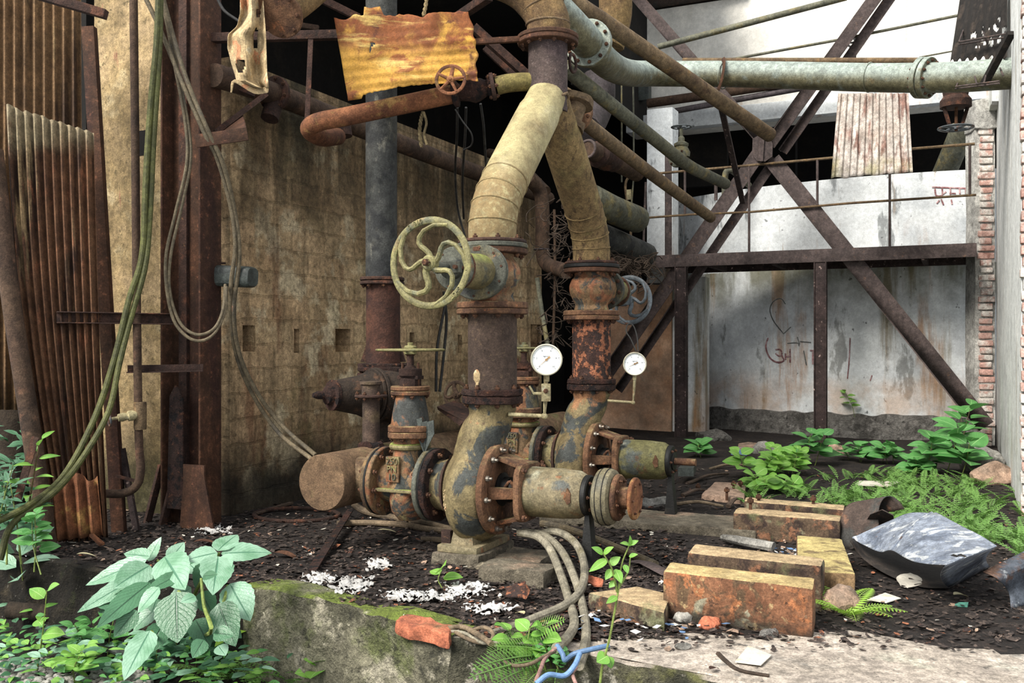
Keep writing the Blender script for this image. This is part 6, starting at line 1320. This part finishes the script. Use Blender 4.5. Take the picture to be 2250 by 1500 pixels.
def sticks():
    rr = random.Random(31)
    names = [('grey weathered stick lying left of the blue plastic scrap', (1510, 1062), (1600, 1040)), ('pale split board lying behind the pale concrete pad', (1560, 1030), (1640, 1022)), ('dark stick pointing at the farther pump leg', (1500, 1088), (1560, 1078)), ('brown stick lying between the pad and the farther plinth', (1480, 1108), (1590, 1112)), ('thin grey stick on the tank plinth rubble', (2010, 985), (2080, 970)), ('forked stick lying before the bushy light-green plant', (1600, 1112), (1632, 1096))]
    for lb, a, b in names:
        m = MB(); A, B = g(*a, .03), g(*b, .04); m.tube([A, (A + B) / 2 + Vector((0, .02, .02)), B], [.018, .011], 7, k=3, flat=.7); tag(m.build('stick', rr.choice((wood_m, stone_m, twig_m, cable_brown))), lb, 'stick')
    for lb, x, y, r, mt in (('red-brown crumbled lump at the foot of the front orange block', 1560, 1372, .035, orange_brick), ('pale crumb of mortar at the left foot of the front orange block', 1500, 1358, .03, stone_m), ('dark lump at the right foot of the front orange block', 1690, 1392, .028, plinthstone), ('small red stone on the litter left of the front blocks', 1395, 1350, .022, orange_brick), ('small grey stone on the pale slab edge', 1500, 1420, .02, stone_m)):
        m = MB(); m.ball(g(x, y, .012), r, 10, 7, (1.3, 1, .8)); tag(m.build('rubble_lump', mt, rough=(r * .3, 30, 1), sharp=25), lb, 'rubble')
    rr = random.Random(44); m = MB(); cols = []
    for i in range(170):
        px, py = rr.choice(((rr.gauss(1560, 120), rr.gauss(1375, 14)), (rr.gauss(1360, 50), rr.gauss(1355, 12)), (rr.gauss(1720, 30), rr.gauss(1210, 6)))); c = g(px, py, .02); a = rr.uniform(0, 6.28); L = rr.uniform(.008, .022); d = Vector((math.cos(a), math.sin(a), rr.uniform(-.4, .4))) * L; e = Vector((-math.sin(a), math.cos(a), rr.uniform(-.4, .4))) * L * .7
        m.add([c - d, c + e, c + d, c - e * .8], [(0, 1, 2, 3)])
    o = m.build('trash_bits', white_m); o.data.materials.append(wire_blue); o.data.materials.append(stone_pink); o.data.materials.append(flake_m)
    for p in o.data.polygons: p.material_index = rr.choice((0, 0, 1, 2, 2, 3, 3, 3))
    tag(o, 'tiny bits of torn plastic and rubbish around the concrete blocks', 'rubbish', kind='stuff')
fallen()
sticks()
def pebbles():
    rr = random.Random(12); m = MB()
    for i in range(700):
        px, py = rr.uniform(-20, 330), 1452 + 60 * rr.random(); c = G(px, py, -.35); m.ball(c + Z * rr.uniform(-.004, .012), rr.uniform(.008, .02), 7, 5, (1, rr.uniform(.7, 1), .7))
    tag(m.build('pebbles', pebble_m), 'pale pebbles on the ground at the bottom left corner', 'pebbles', kind='stuff')
pebbles()
# graffiti on the tank wall
def paint(name, label, strokes, mat, w=.012):
    m = MB()
    for st in strokes:
        pts = [tank_pt(x, y) - U * .006 for x, y in st]; m.tube(cr(pts, 5), w, 6, flat=.25, ref=U)
    o = m.build(name, mat); tag(o, label, 'graffiti'); return o
paint('graffiti', 'faint heart outline drawn on the lower tank wall', [[(1722, 733), (1700, 705), (1692, 680), (1700, 662), (1716, 656), (1726, 668)], [(1722, 733), (1738, 718)]], grey_paint, .006)
paint('graffiti', 'faded red letters and arc painted on the lower tank wall', [[(1688, 742), (1683, 758), (1686, 775), (1694, 788), (1706, 795), (1718, 795)], [(1704, 768), (1714, 768), (1718, 776), (1712, 782), (1704, 776)], [(1718, 780), (1722, 792), (1710, 797)], [(1726, 776), (1726, 790)], [(1726, 784), (1736, 782)], [(1736, 766), (1736, 796)], [(1780, 770), (1800, 770)], [(1786, 772), (1786, 800)]], red_paint, .009)
paint('graffiti', 'thin grey scratched letters right of the red ones', [[(1730, 754), (1752, 753), (1756, 760)], [(1752, 740), (1757, 756)], [(1758, 750), (1782, 752)], [(1766, 770), (1772, 802)]], grey_paint, .006)
paint('graffiti', 'dark red row of characters on the upper tank wall near the brick return', [[(2048, 411), (2075, 412), (2128, 414)], [(2054, 414), (2057, 429), (2070, 429), (2070, 414)], [(2072, 426), (2079, 421)], [(2088, 413), (2088, 428)], [(2088, 425), (2100, 425)], [(2108, 414), (2109, 426)], [(2122, 414), (2122, 426)], [(2058, 447), (2064, 440)], [(2068, 437), (2073, 450)], [(2090, 438), (2092, 449)]], red_paint, .008)
paint('graffiti', 'thin dark red stroke beside the middle walkway post', [[(1868, 742), (1866, 790), (1862, 832)], [(1916, 824), (1912, 836)]], red_paint, .006)
# ================================================================ PLANTS
def frond(m, base, d, L, W, curl=.35, n=16, up_=Z):
    d = Vector(d).normalized(); sd = d.cross(up_).normalized(); u2 = sd.cross(d).normalized(); prev = None; pts = []
    for i in range(n + 1):
        t = i / n; pts.append(Vector(base) + d * L * (t - .15 * t * t * curl) + u2 * L * (.25 * t - curl * t * t))
    m.tube(pts, [L * .010, L * .003], 4, cap=False)
    for i in range(1, n):
        t = i / n; w = W * .5 * math.sin(math.pi * min(1, .12 + t * .88)) ** .7; tg = (pts[i + 1] - pts[i - 1]).normalized(); pw = L / n * .62
        for s in (-1, 1):
            a = pts[i]; b = a + (sd * s + tg * .35).normalized() * w - u2 * w * .12; mid = (a + b) / 2
            m.add([a, mid + tg * pw * .5 + u2 * .002, b, mid - tg * pw * .5], [(0, 1, 2, 3)], [(.5, .01), (.9, .5), (.5, 1), (.1, .5)])
def bigplant():
    """the large-leaved plant: every leaf a part, placed by its base and tip."""
    base = G(380, 1395, -.32); t = T('broadleaf_plant', 'large pale-green broad-leaved plant in front of the mossy kerb', 'plant', base)
    Lf = [  # base px, tip px, width px, depth at base, depth at tip, curl
        ((330, 1242), (252, 1290), 62, 3.72, 3.55, .1), ((322, 1230), (186, 1285), 46, 3.8, 3.75, .05), ((330, 1222), (272, 1216), 34, 3.9, 3.9, 0), ((326, 1232), (352, 1178), 30, 3.95, 3.98, .1),
        ((372, 1232), (406, 1190), 34, 3.9, 3.95, .1), ((362, 1222), (400, 1292), 74, 3.7, 3.5, .1), ((478, 1210), (523, 1170), 46, 3.75, 3.9, .1), ((486, 1216), (598, 1212), 50, 3.75, 3.8, .12),
        ((478, 1214), (405, 1230), 44, 3.72, 3.65, .1), ((486, 1222), (505, 1250), 36, 3.7, 3.62, .1), ((480, 1222), (470, 1300), 66, 3.68, 3.5, .15), ((418, 1240), (440, 1260), 40, 3.8, 3.75, 0),
        ((330, 1280), (214, 1376), 52, 3.62, 3.4, .08), ((312, 1262), (170, 1345), 40, 3.7, 3.55, .05), ((388, 1300), (388, 1412), 88, 3.45, 3.35, .05), ((330, 1385), (272, 1492), 56, 3.4, 3.2, .05),
        ((505, 1282), (548, 1362), 66, 3.6, 3.5, .1), ((480, 1325), (512, 1420), 68, 3.5, 3.4, .1), ((300, 1300), (232, 1332), 32, 3.65, 3.6, 0), ((345, 1315), (334, 1345), 36, 3.55, 3.5, 0), ((290, 1270), (250, 1292), 30, 3.7, 3.65, 0),
        ((446, 1265), (478, 1262), 22, 3.45, 3.42, 0), ((430, 1310), (398, 1322), 26, 3.4, 3.36, .1), ((448, 1405), (424, 1445), 34, 3.3, 3.25, .1), ((470, 1390), (512, 1396), 36, 3.3, 3.28, .1), ((480, 1418), (496, 1440), 30, 3.3, 3.28, 0), ((270, 1330), (196, 1322), 30, 3.6, 3.6, .0), ((400, 1260), (318, 1300), 40, 3.6, 3.5, .1), ((350, 1290), (300, 1345), 42, 3.5, 3.45, .1), ((300, 1340), (250, 1400), 40, 3.5, 3.45, .1),
        ((440, 1300), (470, 1352), 44, 3.62, 3.6, .1), ((420, 1290), (360, 1340), 46, 3.66, 3.62, .1), ((460, 1240), (430, 1290), 44, 3.78, 3.7, .1), ((300, 1250), (226, 1262), 36, 3.86, 3.86, .05), ((310, 1290), (240, 1310), 34, 3.75, 3.7, .05),
        ((390, 1250), (340, 1262), 34, 3.82, 3.8, .05), ((420, 1225), (450, 1232), 36, 3.85, 3.85, .05), ((350, 1330), (290, 1385), 44, 3.62, 3.58, .1), ((430, 1360), (460, 1420), 48, 3.52, 3.46, .1), ((470, 1360), (530, 1400), 46, 3.55, 3.5, .1),
        ((330, 1260), (290, 1310), 48, 3.7, 3.64, .1), ((285, 1320), (215, 1345), 34, 3.62, 3.6, .05), ((360, 1370), (318, 1440), 46, 3.5, 3.42, .1), ((520, 1300), (556, 1312), 36, 3.68, 3.66, .1), ((400, 1230), (372, 1262), 38, 3.9, 3.86, .05)]
    for i, (a, b, w, Ya, Yb, cu) in enumerate(Lf):
        A, B = P(a[0], a[1], Ya), P(b[0], b[1], Yb); d = B - A; L = d.length; m = MB(); W = w / F * (Ya + Yb) / 2 * 1.16
        nr = (Vector((.15, -.62, .75)) if d.z > -.12 else Vector((0, -.85, .5))) + Vector((R.uniform(-.4, .4), 0, R.uniform(-.3, .3)))
        leaf(m, A, d + Z * cu * L * .5, nr, L, W, cu, .10, 14, .06, 6, .9); m.build('leaf', (leaf_big if i < 12 or i in (13, 15) else (leaf_dark, leaf_big, leaf_dark)[i % 3]), t)
    m = MB()
    for pts in ([base, P(400, 1330, 3.75), P(385, 1260, 3.85), P(345, 1230, 3.85)], [base + Vector((.05, 0, 0)), P(430, 1300, 3.7), P(470, 1240, 3.75), P(482, 1214, 3.75)], [base, P(350, 1340, 3.65), P(322, 1285, 3.65)], [base + Vector((.02, -.02, 0)), P(400, 1320, 3.55), P(392, 1298, 3.5)], [base, P(345, 1400, 3.5), P(332, 1384, 3.42)], [base + Vector((.06, 0, 0)), P(480, 1340, 3.6), P(500, 1285, 3.6)], [base + Vector((.06, 0, 0)), P(462, 1390, 3.35), P(448, 1330, 3.4), P(442, 1270, 3.44)]):
        m.tube(pts, [.009, .005], 6, k=4)
    m.build('stem', stem_green, t)
bigplant()
def leafy(name, label, base, h, n, L, W, mat, seed, lean=(0, 0), group=None, cat='plant', droop=.3, stems=1, spread=.06, mat2=None):
    rr = random.Random(seed); t = T(name, label, cat, base, group); sm = MB(); k = 0
    for s in range(stems):
        b = Vector(base) + Vector((rr.uniform(-1, 1), rr.uniform(-1, 1), 0)) * spread * (s > 0); top = b + Vector((lean[0] + rr.uniform(-.3, .3) * h, lean[1] + rr.uniform(-.3, .3) * h, h * rr.uniform(.75, 1.05))); sm.tube([b, (b + top) / 2 + Vector((rr.uniform(-.02, .02), 0, 0)), top], [max(.003, h * .012), .002], 5, k=3)
        for i in range(n):
            f = .35 + .65 * (i + 1) / n; p = b + (top - b) * f; a = i * 2.4 + rr.uniform(-.4, .4) + s; sc = rr.uniform(.7, 1.15) * (1.15 - .45 * f if n > 5 else 1)
            d = Vector((math.cos(a), math.sin(a), .35 + .4 * (f > .85))); m = MB(); leaf(m, p + d * L * .08, d, Vector((rr.uniform(-.5, .5), -.45 + rr.uniform(-.4, .4), 1)), L * sc * 1.1, W * sc * 1.35, droop, .12, 7, 0, 4); m.build('leaf', mat if not mat2 or rr.random() < .6 else mat2, t)
    sm.build('stem', stem_green if h < .5 else stem_brown, t); return t
leafy('broadleaf_plant', 'broad-leaved plant at the left edge, below the green cables', G(50, 1350, -.3), .42, 9, .26, .10, leaf_big, 21, (.0, -.1), droop=.2)
leafy('weed', 'leafy weed below the torn corrugated scrap', G(90, 1262), .3, 9, .10, .06, leaf_mid, 22, stems=2)
leafy('weed', 'tall thin weed at the left edge beside the leaning pole', G(48, 1215), .62, 12, .13, .035, leaf_light, 23, (.02, 0), stems=1)
leafy('weed', 'narrow-leaved weed in the bottom left corner thicket', G(15, 1240), .45, 12, .16, .03, leaf_dark, 24, stems=3, spread=.12)
leafy('seedling', 'thin seedling with pale leaves at lower left, in front of the log', G(80, 1478, -.35), .36, 6, .09, .05, leaf_light, 25)
leafy('weed', 'low weed beside the bluish ground pipe', G(215, 1430, -.34), .16, 8, .10, .05, leaf_mid, 26, stems=3, spread=.1)
leafy('weed', 'low weed at the bottom edge left of the big plant', G(150, 1492, -.35), .14, 8, .10, .05, leaf_light, 27, stems=3, spread=.14)
leafy('weed', 'round-leaved weed at the bottom edge below the mossy kerb', G(705, 1510, -.36), .14, 6, .10, .07, leaf_light, 28, stems=2)
leafy('weed', 'dark leafy weed under the big plant', G(430, 1470, -.35), .18, 8, .10, .06, leaf_dark, 29, stems=3, spread=.12)
leafy('yellow_leaf_plant', 'drooping yellow-green leaves against the left end of the kerb', G(552, 1432, -.3), .10, 3, .16, .07, leaf_lime, 30, droop=.7)
leafy('seedling', 'two-leaved seedling by the plinth of the nearer pump', G(972, 1292), .09, 3, .075, .05, leaf_light, 31)
def tallseed():
    b = P(1318, 1520, 3.02); b.z = -.36; t = T('tall_seedling', 'tall thin yellow-green seedling standing in front of the cables', 'plant', b)
    m = MB(); m.tube([b, P(1318, 1505, 3.02), P(1340, 1400, 3.02), P(1358, 1300, 3.02), P(1366, 1240, 3.02), P(1384, 1195, 3.02)], [.005, .002], 6, k=4); m.tube([P(1356, 1300, 3.02), P(1345, 1250, 3.0), P(1325, 1215, 3.0)], [.004, .002], 6, k=4); m.tube([P(1358, 1295, 3.02), P(1380, 1255, 3.05), P(1385, 1225, 3.05)], [.0035, .002], 6, k=4); m.build('stem', stem_green, t); rr = random.Random(9)
    for (x, y), (x2, y2), w in [((1326, 1216), (1303, 1200), 18), ((1326, 1216), (1345, 1200), 16), ((1335, 1228), (1295, 1252), 20), ((1340, 1240), (1362, 1222), 20), ((1352, 1250), (1366, 1278), 22), ((1345, 1250), (1330, 1272), 18), ((1384, 1196), (1402, 1186), 12), ((1384, 1196), (1366, 1190), 12), ((1385, 1200), (1386, 1178), 10), ((1382, 1222), (1400, 1216), 12), ((1356, 1310), (1334, 1322), 16), ((1336, 1440), (1312, 1452), 34), ((1336, 1442), (1345, 1468), 22), ((1372, 1240), (1380, 1258), 14), ((1352, 1276), (1338, 1290), 14)]:
        A, B = P(x, y, 3.02), P(x2, y2, 3.0 + rr.uniform(-.02, .02)); m = MB(); leaf(m, A, B - A, Vector((.1, -.7, .7)), (B - A).length, w / F * 3, .15, .15, 7); m.build('leaf', leaf_light, t)
tallseed()
def fern(name, label, base, n, L, W, mat, seed, group=None, tilt=.6, arc=(0, 6.28), curl=.4):
    rr = random.Random(seed); t = T(name, label, 'fern', base, group)
    for i in range(n):
        a = arc[0] + (arc[1] - arc[0]) * (i + rr.uniform(-.3, .3)) / n; d = Vector((math.cos(a), math.sin(a), tilt * rr.uniform(.7, 1.2))); m = MB(); frond(m, base, d, L * rr.uniform(.7, 1.1), W, curl); m.build('frond', mat, t)
    return t
fern('fern', 'bright fern growing at the right end of the front orange block', G(1862, 1352), 10, .24, .10, leaf_lime, 41, tilt=.5)
def kerbfern():
    b = P(1200, 1432, 3.25); t = T('fern', 'large fern fronds spreading left from under the cables at the bottom edge', 'fern', b); rr = random.Random(42)
    for (x0, y0), (x1, y1), Ya, Yb, w in [((1195, 1428), (1078, 1425), 3.18, 3.12, .10), ((1190, 1440), (1022, 1482), 3.14, 2.95, .12), ((1200, 1450), (1012, 1506), 3.12, 2.9, .12), ((1180, 1470), (1070, 1525), 3.08, 2.86, .12), ((1150, 1402), (1252, 1362), 3.26, 3.2, .09), ((1150, 1420), (1060, 1446), 3.2, 3.08, .10), ((1200, 1470), (1140, 1530), 3.05, 2.88, .11), ((1225, 1470), (1215, 1530), 3.05, 2.9, .09), ((1170, 1408), (1100, 1402), 3.24, 3.2, .08)]:
        A, B = P(x0, y0, 3.25 if x0 > 1165 else 3.31), P(x1, y1, Yb); m = MB(); frond(m, A, B - A, (B - A).length, w, .18, 18, Vector((0, -.75, .66))); m.build('frond', leaf_fern if rr.random() < .6 else leaf_light, t)
kerbfern()
leafy('weed', 'leafy vine climbing over the kerb left of the cable ends', P(1140, 1478, 3.28), .16, 8, .075, .05, leaf_light, 43, stems=3, spread=.07)
leafy('weed', 'small-leaved clover below the blue wires', P(1226, 1470, 3.225), .08, 12, .03, .025, leaf_mid, 44, stems=6, spread=.06)
fern('fern', 'small fern at the bottom edge in front of the mossy kerb', G(640, 1500, -.36), 9, .26, .09, leaf_fern, 45)
fern('fern', 'little fern under the big plant, bottom centre left', G(470, 1492, -.36), 8, .24, .08, leaf_fern, 46)
fern('fern', 'bright little fern sprouting from the kerb face', G(806, 1480, -.3) - Vector((0, .04, 0)), 6, .10, .04, leaf_lime, 47)
for i, (px, py, h, n, L, W, mt, st, lb) in enumerate([
    (1542, 1012, .16, 9, .15, .09, leaf_mid, 2, 'low broad-leaved plant behind the farther pump shaft'),
    (1788, 1030, .32, 9, .20, .12, leaf_mid, 2, 'leafy plant at the foot of the middle walkway post'),
    (1672, 1062, .22, 9, .13, .09, leaf_light, 4, 'bushy light-green plant beyond the pale concrete pad'),
    (1738, 1052, .24, 9, .13, .09, leaf_light, 4, 'bushy light-green plant beside the post plant'),
    (1700, 1086, .12, 8, .12, .09, leaf_light, 3, 'low leafy weed at the back edge of the farthest block'),
    (1890, 1022, .18, 8, .14, .09, leaf_mid, 3, 'leafy plant right of the walkway post, before the plinth'),
    (1962, 1026, .2, 8, .16, .10, leaf_mid, 3, 'leafy plant in the middle of the row before the plinth'),
    (2078, 1050, .36, 10, .24, .14, leaf_mid, 3, 'large broad-leaved plant near the brick return'),
    (2108, 1010, .5, 9, .24, .13, leaf_mid, 2, 'tall broad-leaved plant touching the brick return'),
    (2030, 1050, .14, 8, .14, .10, leaf_mid, 3, 'low plant left of the large broad-leaved one'),
    (1742, 1092, .10, 5, .10, .08, leaf_light, 1, 'seedling with two round leaves behind the farthest block'),
    (1880, 962, .26, 8, .12, .05, leaf_light, 1, 'thin sapling growing on the tank plinth')]):
    b = G(px, py) if py > 970 else tank_pt(px, 930) - U * .1 - Z * .0
    if py <= 970: b.z = .25
    leafy('leafy_plant', lb, b, h, n, L, W, mt, 60 + i, stems=st, spread=.12, droop=.35)
def groundcover():
    rr = random.Random(77); m = MB(); k = 0
    while k < 900:
        px, py = rr.uniform(1640, 2270), rr.uniform(1040, 1240)
        lo = 1052 + max(0, (1900 - px)) * .12
        if py < lo or (px < 1865 and py > 1122) or (1865 < px < 2200 and py > 1140 + (px - 1870) * .2): continue
        if noise.noise(Vector((px * .012, py * .03, 1))) < -.12: continue
        c = G(px, py); a = rr.uniform(0, 6.28); c.z = floor_z(c.x, c.y); k += 1
        frond(m, c, Vector((math.cos(a), math.sin(a), rr.uniform(.4, 1.1))), rr.uniform(.09, .19), rr.uniform(.035, .065), .4, 10)
    tag(m.build('fern_carpet', leaf_fern), 'carpet of low bright ferns on the ground before the right wall', 'ferns', kind='stuff')
    m = MB()
    for i in range(760):
        px, py = rr.uniform(-30, 640), 1360 + 160 * rr.random() ** .7; c = G(px, py, -.35); 
        if c.y > edge_y(c.x) - .1: continue
        a = rr.uniform(0, 6.28); leaf(m, c + Z * rr.uniform(.0, .14), Vector((math.cos(a), math.sin(a), .3)), Vector((0, -.6, 1)), rr.uniform(.03, .095), rr.uniform(.012, .035), .3, .1, 4, 0, 2)
    o = m.build('ground_weeds', leaf_mid); o.data.materials.append(leaf_light); o.data.materials.append(leaf_dark); o.data.materials.append(leaf_big)
    for k, p in enumerate(o.data.polygons): p.material_index = (k // 8 * 7 % 11) % 4
    tag(o, 'small mixed weeds covering the low ground at the bottom left', 'weeds', kind='stuff')
    m = MB()
    for i in range(60):
        px, py = rr.uniform(430, 720), rr.uniform(1450, 1530); c = G(px, py, -.36); a = rr.uniform(0, 6.28); frond(m, c, Vector((math.cos(a), math.sin(a), .7)), rr.uniform(.1, .18), .05, .4, 10)
    tag(m.build('fern_tufts', leaf_fern), 'little fern tufts along the bottom edge before the kerb', 'ferns', kind='stuff')
    m = MB()
    for i in range(420):
        px, py = rr.uniform(-60, 120), rr.uniform(940, 1230); Y = rr.uniform(5.0, 6.4); c = P(px, py, Y); a = rr.uniform(0, 6.28)
        if c.z < 0: c.z = rr.uniform(0, .2)
        leaf(m, c, Vector((math.cos(a), math.sin(a) * .6, rr.uniform(-.5, .8))), Vector((0, -.6, .8)), rr.uniform(.05, .12), rr.uniform(.015, .035), .3, .1, 4, 0, 2)
    tag(m.build('undergrowth', leaf_dark), 'dark narrow-leaved undergrowth behind the leaning pole at the left edge', 'weeds', kind='stuff')
    m = MB()
    for i in range(260):
        px, py = rr.uniform(-60, 60), rr.uniform(560, 860); Y = rr.uniform(7.0, 9.0); a = rr.uniform(0, 6.28)
        leaf(m, P(px, py, Y), Vector((math.cos(a), math.sin(a) * .6, rr.uniform(-.6, .6))), Vector((0, -.6, .8)), rr.uniform(.10, .25), rr.uniform(.04, .1), .3, .1, 4, 0, 2)
    tag(m.build('far_foliage', leaf_mid), 'sunlit foliage seen in the gap at the far left edge', 'foliage', kind='stuff')
groundcover()
m = MB(); m.tube([P(-30, 560, 6.0), P(10, 760, 6.0), P(40, 960, 6.0), P(30, 1150, 6.0)], [.10, .17], 14, k=5); tag(m.build('tree_trunk', bark_m, rough=(.012, 8, 1)), 'dark tree trunk in the shade behind the leaning pole', 'tree trunk')
